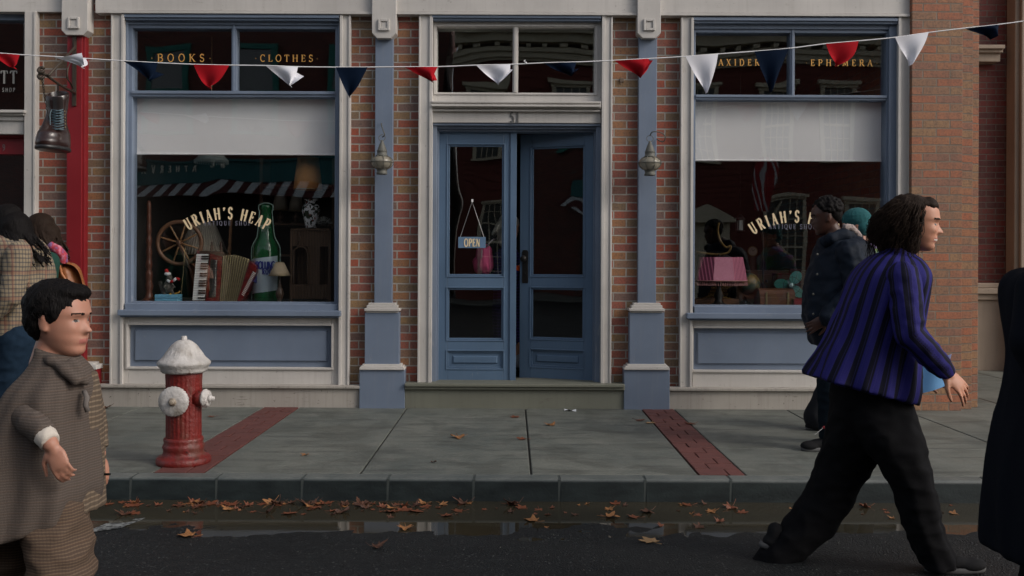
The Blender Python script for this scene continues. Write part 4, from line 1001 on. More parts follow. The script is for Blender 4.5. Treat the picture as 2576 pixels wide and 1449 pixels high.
mb.build('eyelets', BRASS, bs, fix=False)
def chain(mb, p, q, L=0.03, r=0.0028):
    p, q = V(p), V(q); n = max(2, int((q-p).length/(L*0.8))); t = (q-p).normalized(); a = t.orthogonal().normalized(); b = t.cross(a)
    for i in range(n):
        c = p.lerp(q, (i+0.5)/n); s = a if i % 2 else b
        mb.tube([c+t*(L/2*math.cos(w))+s*(L*0.26*math.sin(w)) for w in [2*PI*j/10 for j in range(10)]], r, 5, closed=True)
mb = MB(); p1 = bp(106,194,-0.74); p2 = W(115,250,YBt-0.09); chain(mb, p1, W(113,245,YBt-0.1)); chain(mb, W(113,245,YBt-0.1), W(124,300,boot_front(300)-0.02)); mb.build('chain', IRON, bs, fix=False)
mb = MB(); chain(mb, bp(146,213,-0.36), W(147,240,YBt+0.0)); mb.build('chain', IRON, bs, fix=False)

# ------------------------------------------------------------------ open sign inside the left door leaf
osn = thing('open_sign', 'small blue OPEN sign hanging on a white cord on the left door glass', 'sign', W(1188, 623, 0.22))
Yo = Yd-0.004
mb = MB(); mb.pbox(1153, 596, 1222, 624, Yo, Yo+0.008); mb.build('board', m_paint('sign_blue', hexc(96,124,152), 0.5, (0.3,0.3,0.3), 0.1), osn, bevel=0.0015)
letter_line('OPEN', 1168, 601, 1208, 620, osn, LETTER, wt=0.16, sx=0.62, serif=0.0, Y=Yo-0.003)
mb = MB(); mb.tube([W(1158,597,Yo+0.004), W(1188,507,Yo+0.004), W(1218,597,Yo+0.004)], 0.0028, 6); mb.pbox(1186, 501, 1191, 508, Yo, Yo+0.01); mb.build('cord', WHITEP, osn, fix=False)

# ------------------------------------------------------------------ fire hydrant
def m_hyd(name, base, dirt, rust):
    g = NG(name, 0.45); n = g.noise(9, 6); f = g.noise(40, 5)
    c = g.mix(g.ramp(n, [(0.4, 0), (0.7, 1)]), base, mulc(base, 0.72)); c = g.mix(g.math('MULTIPLY', g.ramp(g.noise(14, 6, g.map((1,1,0.35))), [(0.5, 0), (0.66, 1)]), 0.75), c, dirt)
    c = g.mix(g.ramp(g.math('MULTIPLY', f, g.noise(6, 4)), [(0.34, 0), (0.4, 1)]), c, rust); g.col(c); g.bump(g.math('ADD', f, n), 0.55, 0.012); g.rough(g.math('ADD', g.math('MULTIPLY', n, 0.5), 0.2)); return g.mat
HRED = m_hyd('hydrant_red', hexc(116,32,27), hexc(92,56,46), hexc(56,24,20))
HWH = m_hyd('hydrant_white', hexc(196,192,188), hexc(138,130,120), hexc(92,70,56))
hb = W(462, 1178, 0); dH = F*CAMZ/(1164-657+3.6); HY0 = CAMY+dH
hc = W(462, 1170, HY0); hc.z = 0.0; sH = F/dH       # pixels per metre
hy = thing('fire_hydrant', 'red fire hydrant with white bonnet and caps at the kerb', 'fire hydrant', hc)
def hz(y): return CAMZ-(y-657+3.6)/sH
def prof_px(pts): return [(w/2/sH, hz(y)) for (w, y) in pts]
mb = MB(); mb.lathe(V((hc.x, hc.y, 0)), prof_px([(128,1166),(133,1160),(133,1151),(124,1146),(104,1143),(98,1136),(98,1128),(103,1122),(98,1116),(94,1112),(97,1106),(95,1100),(88,1098)]), 40); mb.build('base_flange', HRED, hy, fix=False)
mb = MB(); nfl = 26; vs = []; N = 104
rows = [(86,1100),(86,1080),(86,1040),(87,1000),(88,960),(90,940),(91,925)]
for (w, y) in rows:
    fl = 0.0 if y < 945 else 0.05
    for k in range(N):
        a = 2*PI*k/N; r = w/2/sH*(1+0.012*mnoise.noise((math.cos(a)*2, math.sin(a)*2, y*0.02))-fl*max(0, math.cos(a*nfl))**2*0.8); vs.append((hc.x+r*math.cos(a), hc.y+r*math.sin(a), hz(y)))
mb.add(vs, [(j*N+k, j*N+(k+1) % N, (j+1)*N+(k+1) % N, (j+1)*N+k) for j in range(len(rows)-1) for k in range(N)], True); mb.build('barrel', HRED, hy, fix=False)
mb = MB(); mb.lathe(V((hc.x, hc.y, 0)), prof_px([(88,934),(104,934),(112,930),(112,925),(116,921),(128,914),(129,908),(122,901),(108,892),(94,882),(78,868),(66,862),(50,860),(34,858)][:1]+[(104,936),(112,932),(113,927),(119,922),(128,916),(130,911),(122,906),(112,902),(101,896),(91,889),(80,881),(70,873),(60,867),(46,861),(34,857),(24,855)]), 48)
mb.build('bonnet', HWH, hy, fix=False)
mb = MB()
for k in range(22):
    a = 2*PI*k/22; p0 = V((hc.x+math.cos(a)*45/sH, hc.y+math.sin(a)*45/sH, hz(890)+0.002)); p1 = V((hc.x+math.cos(a)*29/sH, hc.y+math.sin(a)*29/sH, hz(868)+0.003)); mb.cyl(p0-V((0,0,0.004)), p1-V((0,0,0.003)), 0.006, 0.004, 6)
mb.build('bonnet_ribs', HWH, hy, fix=False)
mb = MB(); mb.lathe(V((hc.x, hc.y, 0)), prof_px([(20,859),(17,856),(15,847),(12,845)]), 5); mb.build('operating_nut', HWH, hy, fix=False)
# front cap
cz = hz(1003); fx = hc.x-8/sH; fy = hc.y-0.11
mb = MB(); mb.lathe((fx, hc.y-0.05, cz), [(0.075,0),(0.075,0.05),(0.07,0.06)], 28, (0.02,-1,0)); mb.build('nozzle', HRED, hy, fix=False)
mb = MB(); N = 60; vs = []
for (r, d) in ((0.078,0.058),(0.091,0.062),(0.093,0.078),(0.086,0.088),(0.05,0.092),(0.03,0.096)):
    for k in range(N):
        a = 2*PI*k/N; rr = r*(1+(0.03*math.cos(a*26) if r > 0.08 else 0)); vs.append((fx+rr*math.cos(a), hc.y-0.05-d, cz+rr*math.sin(a)))
mb.add(vs, [(j*N+k, j*N+(k+1) % N, (j+1)*N+(k+1) % N, (j+1)*N+k) for j in range(5) for k in range(N)]+[tuple(5*N+k for k in range(N))], True); mb.build('front_cap', HWH, hy, fix=True)
mb = MB(); mb.lathe((fx, hc.y-0.14, cz), [(0.028,0),(0.026,0.012),(0.016,0.014),(0.015,0.032),(0.012,0.034)], 6, (0,-1,0)); mb.build('cap_nut', m_hyd('nut_rust', hexc(150,138,122), hexc(120,92,70), hexc(80,60,44)), hy, fix=False)
# side cap
sz = hz(1000)
mb = MB(); mb.lathe((hc.x+0.085, hc.y-0.02, sz), [(0.058,0),(0.052,0.03),(0.052,0.055)], 24, (1,-0.15,0)); mb.build('nozzle', HRED, hy, fix=False)
mb = MB(); mb.lathe((hc.x+0.135, hc.y-0.028, sz), [(0.056,0),(0.058,0.004),(0.058,0.016),(0.05,0.02),(0.05,0.03),(0.04,0.034)], 24, (1,-0.15,0)); mb.lathe((hc.x+0.168, hc.y-0.033, sz), [(0.026,0),(0.024,0.016),(0.015,0.018),(0.014,0.036)], 6, (1,-0.15,0)); mb.build('side_cap', HWH, hy, fix=False)

# ------------------------------------------------------------------ left window display
def m_wicker():
    g = NG('wicker', 0.6); w = g.n('ShaderNodeTexWave'); w.inputs['Scale'].default_value = 42; w.bands_direction = 'Z'; g.l(g.tc.outputs['Object'], w.inputs[0]); w2 = g.n('ShaderNodeTexWave'); w2.inputs['Scale'].default_value = 22; g.l(g.tc.outputs['Object'], w2.inputs[0])
    k = g.math('MULTIPLY', w.outputs['Fac'], w2.outputs['Fac']); g.col(g.mix(k, (0.05,0.025,0.012), (0.24,0.13,0.06))); g.bump(k, 0.6, 0.01); return g.mat
WICK = m_wicker()
def m_pleat(name, c, n=46, vert=True):
    g = NG(name, 0.8); a = g.n('ShaderNodeSeparateXYZ'); g.l(g.tc.outputs['Object'], a.inputs[0]); at = g.math('ARCTAN2', a.outputs[1], a.outputs[0]); w = g.math('SINE', g.math('MULTIPLY', at, n))
    g.col(g.mix(g.ramp(w, [(0.1,0),(0.9,1)]), mulc(c, 0.7), c)); g.bump(w, 0.4, 0.01); g.p.inputs['Subsurface Weight'].default_value = 0.0; return g.mat
def at(x, y, Y): return W(x, y, Y)
def px(Y): return (Y-CAMY)/F       # metres per photo unit at depth Y
PZ = ZP-0.012
def stand(x, Y): p = W(x, 700, Y); p.z = PZ; return p
# turned post at left
def turned(x, y0, y1, Y, r, lab, mat, name='turned_post', tilt=0):
    b = W(x, y1, Y); t = W(x+tilt, y0, Y); b.z = PZ; h = t.z-b.z; th = thing(name, lab, 'wooden post', b)
    mb = MB(); pr = []
    import random as _r; rr = _r.Random(int(x))
    n = 34
    for i in range(n):
        k = i/(n-1); q = r*(1-0.45*k)*(0.7+0.55*abs(math.sin(k*9.0*PI))*(0.5+0.5*rr.random())); pr.append((q if k < 0.97 else r*0.3, h*k))
    pr = [(r*2.6,0),(r*2.6,0.02),(r*1.6,0.04)]+[p for p in pr if p[1] > 0.045]
    mb.lathe(b, pr, 16, (t-b).normalized()); mb.build('shaft', mat, th, fix=False)
turned(375, 505, 760, 0.45, 0.035, 'tall turned dark wood post at the left of the left display window', m_plain('mahogany', (0.10,0.035,0.02), 0.3))
turned(572, 545, 700, 0.95, 0.024, 'slim leaning turned wood post behind the accordion', m_plain('golden_wood', (0.22,0.10,0.04), 0.4), tilt=10)
# spinning wheel
sw_ = thing('spinning_wheel', 'antique wooden spinning wheel with turned spokes in the left window', 'spinning wheel', stand(470, 0.62))
Yw = 0.6; wc = at(452, 611, Yw); R = 53*px(Yw)
mb = MB(); mb.tube([wc+V((R*math.cos(a), 0.12*R*math.cos(a), R*math.sin(a))) for a in [2*PI*i/44 for i in range(44)]], 0.020, 10, closed=True); mb.build('rim', m_plain('old_oak', (0.15,0.07,0.035), 0.45), sw_, fix=False)
SPK = m_plain('spoke_wood', (0.26,0.14,0.06), 0.4)
for i in range(8):
    a = 2*PI*(i+0.5)/8+0.1; d = V((math.cos(a), 0.12*math.cos(a), math.sin(a))); mb = MB(); mb.lathe(wc, [(0.005,0.02),(0.009,R*0.3),(0.006,R*0.36),(0.011,R*0.5),(0.006,R*0.64),(0.009,R*0.75),(0.005,R-0.01)], 8, d); mb.build('spoke', SPK, sw_, fix=False)
mb = MB(); mb.lathe(wc+V((0,0.04,0)), [(0.02,0),(0.026,0.02),(0.026,0.06),(0.016,0.08)], 14, (0,-1,0)); mb.build('hub', WOOD, sw_, fix=False)
OAK = m_plain('dark_oak', (0.07,0.035,0.02), 0.45)
mb = MB(); mb.tube([wc+V((0.0,-0.07,0.02)), at(480,680,Yw-0.02), at(505,757,Yw-0.05)], 0.014, 8); mb.build('upright', OAK, sw_, fix=False)
mb = MB(); mb.tube([wc+V((0.0,0.07,0.02)), at(470,690,Yw+0.08), at(478,755,Yw+0.1)], 0.014, 8); mb.build('upright', OAK, sw_, fix=False)
mb = MB(); p = at(500,752,Yw); mb.box(p.x-0.2, p.x+0.14, Yw-0.09, Yw+0.12, PZ+0.01, PZ+0.05); mb.build('bench', OAK, sw_)
mb = MB(); mb.tube([at(466,622,Yw-0.08), at(461,690,Yw-0.1), at(455,752,Yw-0.12)], 0.0022, 5); mb.build('drive_cord', m_plain('twine', (0.4,0.3,0.14), 0.8), sw_, fix=False)
mb = MB()
for x in (533, 556):
    b = at(x, 640, Yw+0.05); mb.lathe(b, [(0.02,-0.02),(0.014,0.0),(0.018,0.02),(0.01,0.035),(0.017,0.05),(0.01,0.065),(0.015,0.08),(0.008,0.095),(0.011,0.108),(0.003,0.118)], 12)
p0, p1 = at(524,645,Yw+.05), at(566,645,Yw+.05); mb.tube([p0, p1], 0.015, 8); mb.tube([at(545,646,Yw+.05), at(540,700,Yw), at(520,755,Yw)], 0.016, 8)
mb.build('flyer_assembly', OAK, sw_, fix=False)
# lamps
SHD = [m_pleat('cream_pleated_silk', (0.42,0.37,0.30)), m_plain('parchment_shade', (0.42,0.33,0.22), 0.8), m_plain('amber_shade', (0.55,0.24,0.07), 0.8), m_plain('ivory_shade', (0.26,0.22,0.17), 0.8)]
def table_lamp(x0t, x1t, x0b, x1b, y0, y1, Y, mat, lab, base=None, bm=None, ground=None, thick=0.002, name='table_lamp'):
    cx = (x0b+x1b)/2; k = px(Y); b = W(cx, y1, Y); t = W(cx, y0, Y); g0 = PZ if ground is None else ground
    th = thing(name, lab, 'lamp', (b.x, Y, g0))
    mb = MB(); r1, r0 = (x1b-x0b)/2*k, (x1t-x0t)/2*k; h = t.z-b.z; n = 48
    vs = []
    for (r, z) in ((r1, 0), (r1*0.62+r0*0.38, h*0.4), (r0, h), (r0-thick, h), ((r1*0.62+r0*0.38)-thick, h*0.4), (r1-thick, 0)):
        for q in range(n): a = 2*PI*q/n; vs.append((b.x+r*math.cos(a), Y+r*math.sin(a), b.z+z))
    mb.add(vs, [(j*n+q, j*n+(q+1) % n, ((j+1) % 6)*n+(q+1) % n, ((j+1) % 6)*n+q) for j in range(6) for q in range(n)], True)
    o = mb.build('shade', mat, th, fix=False)
    mb = MB(); mb.tube([(b.x+(r1)*math.cos(a), Y+(r1)*math.sin(a), b.z+0.003) for a in [2*PI*i/40 for i in range(40)]], 0.004, 6, closed=True); mb.tube([(b.x+(r0)*math.cos(a), Y+(r0)*math.sin(a), t.z-0.003) for a in [2*PI*i/40 for i in range(40)]], 0.003, 6, closed=True); mb.build('shade_trim', bm or BRASS, th, fix=False)
    if base:
        mb = MB(); H = b.z+h*0.5-g0; mb.lathe((b.x, Y, g0), [(r*base[2], z*H) for r, z in base[0]], 18); mb.build('base', base[1], th, fix=False)
    return th
BPROF = [(1,0),(1,0.03),(0.5,0.06),(0.3,0.1),(0.55,0.2),(0.7,0.3),(0.5,0.42),(0.22,0.5),(0.3,0.54),(0.15,0.6),(0.12,1.0)]
table_lamp(489, 545, 450, 573, 560, 641, 1.1, SHD[0], 'large pleated cream lampshade lamp behind the spinning wheel', (BPROF, OAK, 0.09))
table_lamp(698, 718, 677, 731, 659, 694, 0.42, SHD[1], 'small parchment shaded lamp in front of the green bottle', (BPROF, m_plain('bronze_figure', (0.07,0.04,0.025), 0.4), 0.055))
table_lamp(752, 805, 739, 811, 396, 478, 0.5, SHD[2], 'tall amber lampshade hanging high at the right of the left window', None, ground=2.0)
table_lamp(693, 722, 686, 725, 492, 529, 1.25, SHD[3], 'small ivory lampshade on the back shelf, left of a pair', (BPROF, OAK, 0.05), ground=WZ(700, 562, 1.25)+0.004)
table_lamp(737, 762, 726, 765, 494, 532, 1.25, SHD[3], 'small ivory lampshade on the back shelf, right of a pair', (BPROF, OAK, 0.05), ground=WZ(745, 562, 1.25)+0.004)
# cord for the hanging shade
# white pendant glass shade at the top
pd = thing('pendant_lamp', 'white glass pendant lamp with beaded rim behind the left blind', 'lamp', at(532, 408, 0.7))
c = at(532, 407, 0.7); mb = MB(); k = px(0.7); mb.lathe(c, [(42*k,0),(43*k,0.01),(38*k,0.03),(33*k,0.05),(28*k,0.10),(12*k,0.14)], 32); mb.build('shade', m_plain('milk_glass', (0.55,0.62,0.62), 0.15), pd, fix=False)
mb = MB()
for i in range(40): a = 2*PI*i/40; mb.ell(c+V((41*k*math.cos(a), 41*k*math.sin(a), -0.008)), (0.005,0.005,0.009), 6, 5)
mb.build('bead_fringe', m_plain('glass_beads', (0.5,0.55,0.55), 0.2), pd, fix=False)
mb = MB(); mb.cyl(c+V((0,0,0.13)), (c.x, c.y, zc+0.01), 0.006, n=6); mb.build('rod', BRASS, pd, fix=False)
# back shelf
sf = thing('shelving_unit', 'dark wooden shelves at the back of the left display', 'shelf', (WX(730,700,1.3), 1.3, PZ))
SW = m_plain('shelf_wood', (0.10,0.05,0.025), 0.5)
for y in (466, 562, 640):
    mb = MB(); mb.box(WX(662,y,1.2), WX(842,y,1.2), 1.12, 1.42, WZ(720,y+5,1.2), WZ(720,y,1.2)); mb.build('shelf', SW, sf)
for x in (662, 842):
    mb = MB(); mb.box(WX(x,600,1.2)-0.015, WX(x,600,1.2)+0.015, 1.12, 1.42, PZ, WZ(720,400,1.2)); mb.build('upright', SW, sf)
# accordion
ac = thing('accordion', 'red pearl piano accordion with open cream bellows in the left window', 'accordion', stand(565, 0.42))
Ya = 0.40
def m_pearl():
    g = NG('red_pearl', 0.18); v = g.n('ShaderNodeTexVoronoi'); v.inputs['Scale'].default_value = 28; g.l(g.tc.outputs['Object'], v.inputs[0]); g.col(g.mix(v.outputs['Distance'], (0.20,0.012,0.012), (0.05,0.005,0.005))); return g.mat
PEARL = m_pearl()
def quadbox(mb, pts, y0, y1):      # pts photo coords clockwise
    w = [W(x, y, y0) for x, y in pts]; mb.prism([(p.x, p.z) for p in w], y0, y1)
mb = MB(); quadbox(mb, [(499,634),(529,634),(519,757),(490,757)], Ya+0.03, Ya+0.2); quadbox(mb, [(529,634),(560,643),(552,757),(519,757)], Ya+0.0, Ya+0.2); mb.build('treble_body', PEARL, ac)
WK = m_plain('ivory_keys', (0.78,0.77,0.74), 0.2, 0, 0.05, 0); BK = m_plain('ebony_keys', (0.01,0.01,0.01), 0.2)
nk = 19
for i in range(nk):
    a, b = i/nk, (i+0.9)/nk; f = lambda t, s: (494.5+(484-494.5)*t+s*(525-494.5), 639+(756-639)*t)
    mb = MB(); quadbox(mb, [f(a,0), f(a,0.98), f(b,0.98), f(b,0)], Ya+0.0, Ya+0.03); mb.build('white_key', WK, ac, bevel=0.001)
for i in range(nk-1):
    if i % 7 in (2, 6): continue
    a, b = (i+0.66)/nk, (i+1.2)/nk; mb = MB(); quadbox(mb, [f(a,0.42), f(a,1.0), f(b,1.0), f(b,0.42)], Ya-0.012, Ya+0.0-0.0005); mb.build('black_key', BK, ac)
mb = MB(); quadbox(mb, [(530,652),(547,654),(543,747),(526,747)], Ya-0.006, Ya+0.0-0.0004); mb.build('grille', m_plain('black_grille', (0.015,0.015,0.015), 0.4), ac)
mb = MB()
for i in range(26): y = 655+i*3.5; mb.tube([W(536-(i*0.12),y,Ya-0.008), W(546-(i*0.13),y+0.4,Ya-0.008)], 0.0015, 4)
mb.build('grille_bars', m_plain('nickel', (0.5,0.5,0.48), 0.25, 0.9), ac, fix=False)
# bellows: fan of folds
CRM = m_plain('bellows_cream', (0.58,0.48,0.28), 0.6); BKB = m_plain('bellows_black', (0.02,0.018,0.015), 0.6)
nf = 11
mb = MB()
def bel(t):       # t 0..1 left to right: top and bottom points
    top = (561+t*(628-561), 644+2*math.sin(t*PI)*-3+t*9); bot = (553+t*(600-553), 758); return top, bot
for i in range(nf):
    t0, tm, t1 = i/nf, (i+0.22)/nf, (i+1)/nf
    for (ta, tb, ya, yb, mi) in ((t0, tm, Ya+0.045, Ya+0.0, 1), (tm, t1, Ya+0.0, Ya+0.045, 0)):
        mb.cur = 1 if mi else 0
        a0, a1 = bel(ta); b0, b1 = bel(tb)
        mb.add([W(*a0, ya), W(*b0, yb), W(*b1, yb), W(*a1, ya), W(*a0, Ya+0.2), W(*b0, Ya+0.2), W(*b1, Ya+0.2), W(*a1, Ya+0.2)], [(0,1,2,3),(0,4,5,1),(3,2,6,7)], False)
mb.build('bellows', [CRM, BKB], ac, fix=False)
mb = MB(); quadbox(mb, [(628,655),(644,668),(644,684),(608,758),(596,758)], Ya+0.0, Ya+0.2); mb.build('bass_body', PEARL, ac, bevel=0.006)
mb = MB()
for i in range(16):
    for j in range(5): mb.ell(W(637-i*1.9+j*1.3, 684+i*3.7+j*1.0, Ya-0.001), 0.0035, 6, 4)
mb.build('bass_buttons', WK, ac, fix=False)
mb = MB(); quadbox(mb, [(499,631),(530,631),(560,640),(560,646),(529,637),(499,637)], Ya+0.0-0.002, Ya+0.2); mb.build('top_rim', DARKWOOD, ac)
# giant green bottle with a neon outline
bo = thing('bottle_display', 'giant green beer bottle display with pale neon outline', 'bottle sign', stand(669, 0.62))
Yb = 0.6; bc = W(669, 758, Yb); bc.z = PZ; k = px(Yb)
bpf = [(32,758),(33,752),(33,640),(32,622),(26,608),(20,598),(17,580),(14,545),(13,530),(15,528),(15,518),(13,515)]
GB = NG('green_bottle', 0.12); GB.col(hexc(18,84,44)); GB.p.inputs['Coat Weight'].default_value = 0.4; GB = GB.mat
mb = MB(); mb.lathe((bc.x, Yb, 0), [(w*k, WZ(669, y, Yb)) for w, y in bpf], 32); mb.build('bottle_body', GB, bo, fix=False)
mb = MB(); pts = [(669+w+3, y) for w, y in bpf]; pts2 = [(669-w-3, y) for w, y in reversed(bpf)]; mb.tube([W(x, y, Yb-0.02) for x, y in smooth_pts(pts+[(674,511),(664,511)]+pts2, 2)], 0.0045, 6); mb.build('neon_tube', m_plain('unlit_neon', (0.35,0.48,0.42), 0.2), bo, fix=False)
def lab_y(y): return Yb-33*k-0.006
mb = MB(); Rl = 33.6*k
mb.grid(lambda u, v: (bc.x+Rl*math.sin(-1.25+2.5*u), Yb-Rl*math.cos(-1.25+2.5*u), WZ(669, 643+10*(1-u)-0*v+ (736-650)*v*(1), Yb)), 20, 8); mb.build('paper_label', m_plain('white_label', (0.42,0.50,0.55), 0.5), bo, fix=False)
letter_line('ROLLING', 643, 658, 692, 676, bo, m_plain('blue_ink', hexc(24,40,120), 0.5), wt=0.2, sx=0.62, serif=0.06, Y=Yb-Rl-0.004)
letter_line('ROCK', 660, 677, 692, 690, bo, MATS.setdefault('x', m_plain('blue_ink_lower', hexc(24,40,120), 0.5)), wt=0.2, sx=0.62, serif=0.06, Y=Yb-Rl-0.004)
letter_line('ROLLING', 655, 566, 680, 574, bo, m_plain('pale_ink', hexc(130,160,140), 0.5), wt=0.16, sx=0.62, serif=0.0, Y=Yb-20*k-0.004)
letter_line('ROCK', 658, 575, 675, 582, bo, MATS.setdefault('y', m_plain('pale_ink_lower', hexc(130,160,140), 0.5)), wt=0.16, sx=0.62, serif=0.0, Y=Yb-20*k-0.004)
mb = MB(); mb.cyl(W(649,700,Yb-Rl*0.8-0.01), W(649,700,Yb-Rl*0.8-0.004), 13*k, n=24); mb.build('round_badge', m_plain('blue_badge', hexc(26,44,110), 0.5), bo, fix=False)
# wicker cabinet
wk = thing('wicker_cabinet', 'tall brown wicker cabinet with arched opening in the left window', 'cabinet', stand(782, 0.55))
Yk = 0.5
for (x0, y0, x1, y1, nm) in ((732,580,831,620,'top_drawer'),(732,716,831,752,'lower_panel'),(775,620,805,716,'middle_panel')):
    mb = MB(); a, b, c_, d = RX(x0, y0, x1, y1, Yk); mb.box(a, b, Yk, Yk+0.25, c_, d); mb.build(nm, WICK, wk, bevel=0.004)
for x in (733, 829):
    mb = MB(); mb.box(WX(x-3,700,Yk), WX(x+3,700,Yk), Yk-0.005, Yk+0.25, PZ, WZ(780,579,Yk)); mb.build('corner_post', WICK, wk)
mb = MB(); pts = [(739,716),(739,640),(742,628),(752,622),(765,622),(773,630),(775,645),(775,716)]; mb.tube([W(x, y, Yk-0.008) for x, y in smooth_pts(pts, 3)], 0.008, 6); mb.build('arched_rim', WICK, wk, fix=False)
mb = MB(); a, b, c_, d = RX(736, 620, 828, 716, Yk+0.2); mb.box(a, b, Yk+0.2, Yk+0.21, c_, d); mb.build('back_panel', WICK, wk)
mb = MB(); a = W(735, 578, Yk); b = W(829, 576, Yk); mb.box(a.x-0.01, b.x+0.01, Yk-0.015, Yk+0.26, a.z-0.006, a.z+0.012); mb.build('cabinet_top', WICK, wk, bevel=0.003)
mb = MB(); mb.tube([W(752,585,Yk-0.02), W(755,600,Yk-0.03), W(751,612,Yk-0.02)], 0.008, 6); mb.build('handle', WICK, wk, fix=False)
top_z = WZ(780, 576, Yk)+0.012
# painted vase
vz = thing('painted_vase', 'white porcelain vase with dark leaf painting on the wicker cabinet', 'vase', (WX(783,570,0.6), 0.6, top_z))
def m_vase():
    g = NG('painted_porcelain', 0.15); v = g.n('ShaderNodeTexVoronoi'); v.inputs['Scale'].default_value = 26; g.l(g.map((1,1,0.8)), v.inputs[0]); n = g.noise(16, 4, dist=1.5)
    c = g.mix(g.ramp(n, [(0.5,0),(0.53,1)]), (0.68,0.66,0.66), hexc(36,48,34)); c = g.mix(g.ramp(v.outputs['Distance'], [(0.2,1),(0.26,0)]), c, hexc(120,60,50)); g.col(c); return g.mat
k6 = px(0.6); H6 = WZ(783,502,0.6)-top_z
mb = MB(); mb.lathe((WX(783,570,0.6), 0.6, top_z), [(14*k6,0),(14*k6,0.01),(19*k6,H6*0.35),(23*k6,H6*0.6),(22*k6,H6*0.74),(15*k6,H6*0.86),(14*k6,H6*0.9),(19*k6,H6)], 28); mb.build('body', m_vase(), vz, fix=False)
# wire porcupine ornament
pc = thing('spiky_ornament', 'spiky wire animal ornament beside the painted vase', 'ornament', (WX(812,570,0.52), 0.52, top_z))
mb = MB(); c = V((WX(813,568,0.52), 0.54, top_z+0.035)); mb.ell(c, (0.05,0.035,0.03)); mb.build('body', IRON, pc, fix=False)
mb = MB(); rr = random.Random(5)
for i in range(110):
    a, e = rr.uniform(0, 2*PI), rr.uniform(0.0, PI/2); d = V((math.cos(a)*math.cos(e), math.sin(a)*math.cos(e), math.sin(e))); mb.cyl(c+d*0.03, c+V((d.x*0.085, d.y*0.06, d.z*0.07)), 0.0014, 0.0008, 4)
mb.build('quills', m_plain('silver_wire', (0.45,0.45,0.42), 0.3, 0.8), pc, fix=False)
# blue box and squirrel on a skateboard
bx = thing('blue_gift_box', 'pale blue box under the skateboard in the left window', 'box', stand(418, 0.42))
mb = MB(); a, b, c_, d = RX(389, 751, 446, 760, 0.36); mb.box(a, b, 0.36, 0.5, PZ, d); a, b, c_, d = RX(389, 741, 446, 750, 0.36); mb.box(a, b, 0.36, 0.5, c_, d); mb.build('box_body', m_plain('pale_blue_card', hexc(110,170,200), 0.6), bx, bevel=0.004)
bxt = d
sk = thing('toy_skateboard', 'small yellow and red skateboard tilted on the pale blue box', 'skateboard', at(418, 742, 0.42))
mb = MB(); mb.tube([W(386,749,0.41), W(392,750,0.41), W(440,739,0.41), W(450,736,0.41), W(453,732,0.41)], 0.006, 6); 
mb.grid(lambda u, v: W(386+66*u, 748-12*u-(3 if u > 0.95 else 0), 0.39+0.06*v), 12, 2); mb.build('deck', m_plain('yellow_deck', hexc(190,140,50), 0.4), sk, fix=False)
mb = MB()
for x, y in ((404,745),(429,739)): mb.cyl(W(x,y+1,0.385), W(x,y+1,0.40), 0.009, n=12)
mb.build('wheels', m_plain('gold_wheels', hexc(200,160,40), 0.4), sk, fix=False)
FUR = NG('grey_fur', 0.9); FUR.col(FUR.mix(FUR.noise(50, 4), (0.05,0.042,0.035), (0.16,0.14,0.12))); FUR.bump(FUR.noise(120, 3), 1.0, 0.01); FUR = FUR.mat
# squirrel made of fur prims, remeshed into one body
def remesh_obj(name, mb, mat, parent, voxel=0.006, smooth=6, disp=None, mats=None, assign=None, sfac=0.5):
    """join the closed shells of mb into one continuous surface, smooth it, optionally displace it, paint faces"""
    me = bpy.data.meshes.new('tmp'); me.from_pydata(mb.v, [], mb.f)
    bm = bmesh.new(); bm.from_mesh(me); bmesh.ops.recalc_face_normals(bm, faces=bm.faces); bm.to_mesh(me); bm.free()
    t = bpy.data.objects.new('tmp', me); COL.objects.link(t)
    r = t.modifiers.new('r', 'REMESH'); r.mode = 'VOXEL'; r.voxel_size = voxel; r.use_smooth_shade = True
    s_ = t.modifiers.new('s', 'SMOOTH'); s_.factor = sfac; s_.iterations = smooth
    dg = bpy.context.evaluated_depsgraph_get(); dg.update(); ev = t.evaluated_get(dg)
    nm = bpy.data.meshes.new_from_object(ev); nm.name = name
    bpy.data.objects.remove(t); bpy.data.meshes.remove(me)
    nv = len(nm.vertices); co = [0.0]*(nv*3); nm.vertices.foreach_get('co', co)
    if disp:
        no = [0.0]*(nv*3); nm.vertices.foreach_get('normal', no)
        for i in range(nv):
            p = V(co[3*i:3*i+3]); d = disp(p, V(no[3*i:3*i+3]))
            for k in range(3): co[3*i+k] += no[3*i+k]*d
    off = V((0,0,0)); q = parent
    while q is not None: off += V(q.location); q = q.parent
    cent = None
    if assign:
        idx = []
        for pl in nm.polygons:
            c = V((0,0,0))
            for vi in pl.vertices: c += V(co[3*vi:3*vi+3])
            idx.append(assign(c/len(pl.vertices)))
    for i in range(nv): co[3*i] -= off.x; co[3*i+1] -= off.y; co[3*i+2] -= off.z
    nm.vertices.foreach_set('co', co)
    nm.materials.clear()
    for m in (mats or [mat]): nm.materials.append(m)
    nm.polygons.foreach_set('use_smooth', [True]*len(nm.polygons))
    nm.polygons.foreach_set('material_index', idx if assign else [0]*len(nm.polygons))
    nm.update()
    o = bpy.data.objects.new(name, nm); link(o, parent); return o
sq = thing('stuffed_squirrel', 'grey stuffed squirrel in a red and white bobble hat and scarf riding the toy skateboard', 'stuffed animal', at(421, 741, 0.42))
k = px(0.42); c = at(427, 725, 0.42)
def sp(x, y, dy=0): return W(x, y, 0.42+dy)
mb = MB(); mb.ell(sp(424,722), (0.045,0.04,0.06)); mb.ell(sp(426,706), (0.032,0.03,0.035)); mb.ell(sp(427,698), (0.026,0.03,0.024)); mb.cap(sp(427,700,-0.02), sp(430,702,-0.04), 0.014, 0.008)
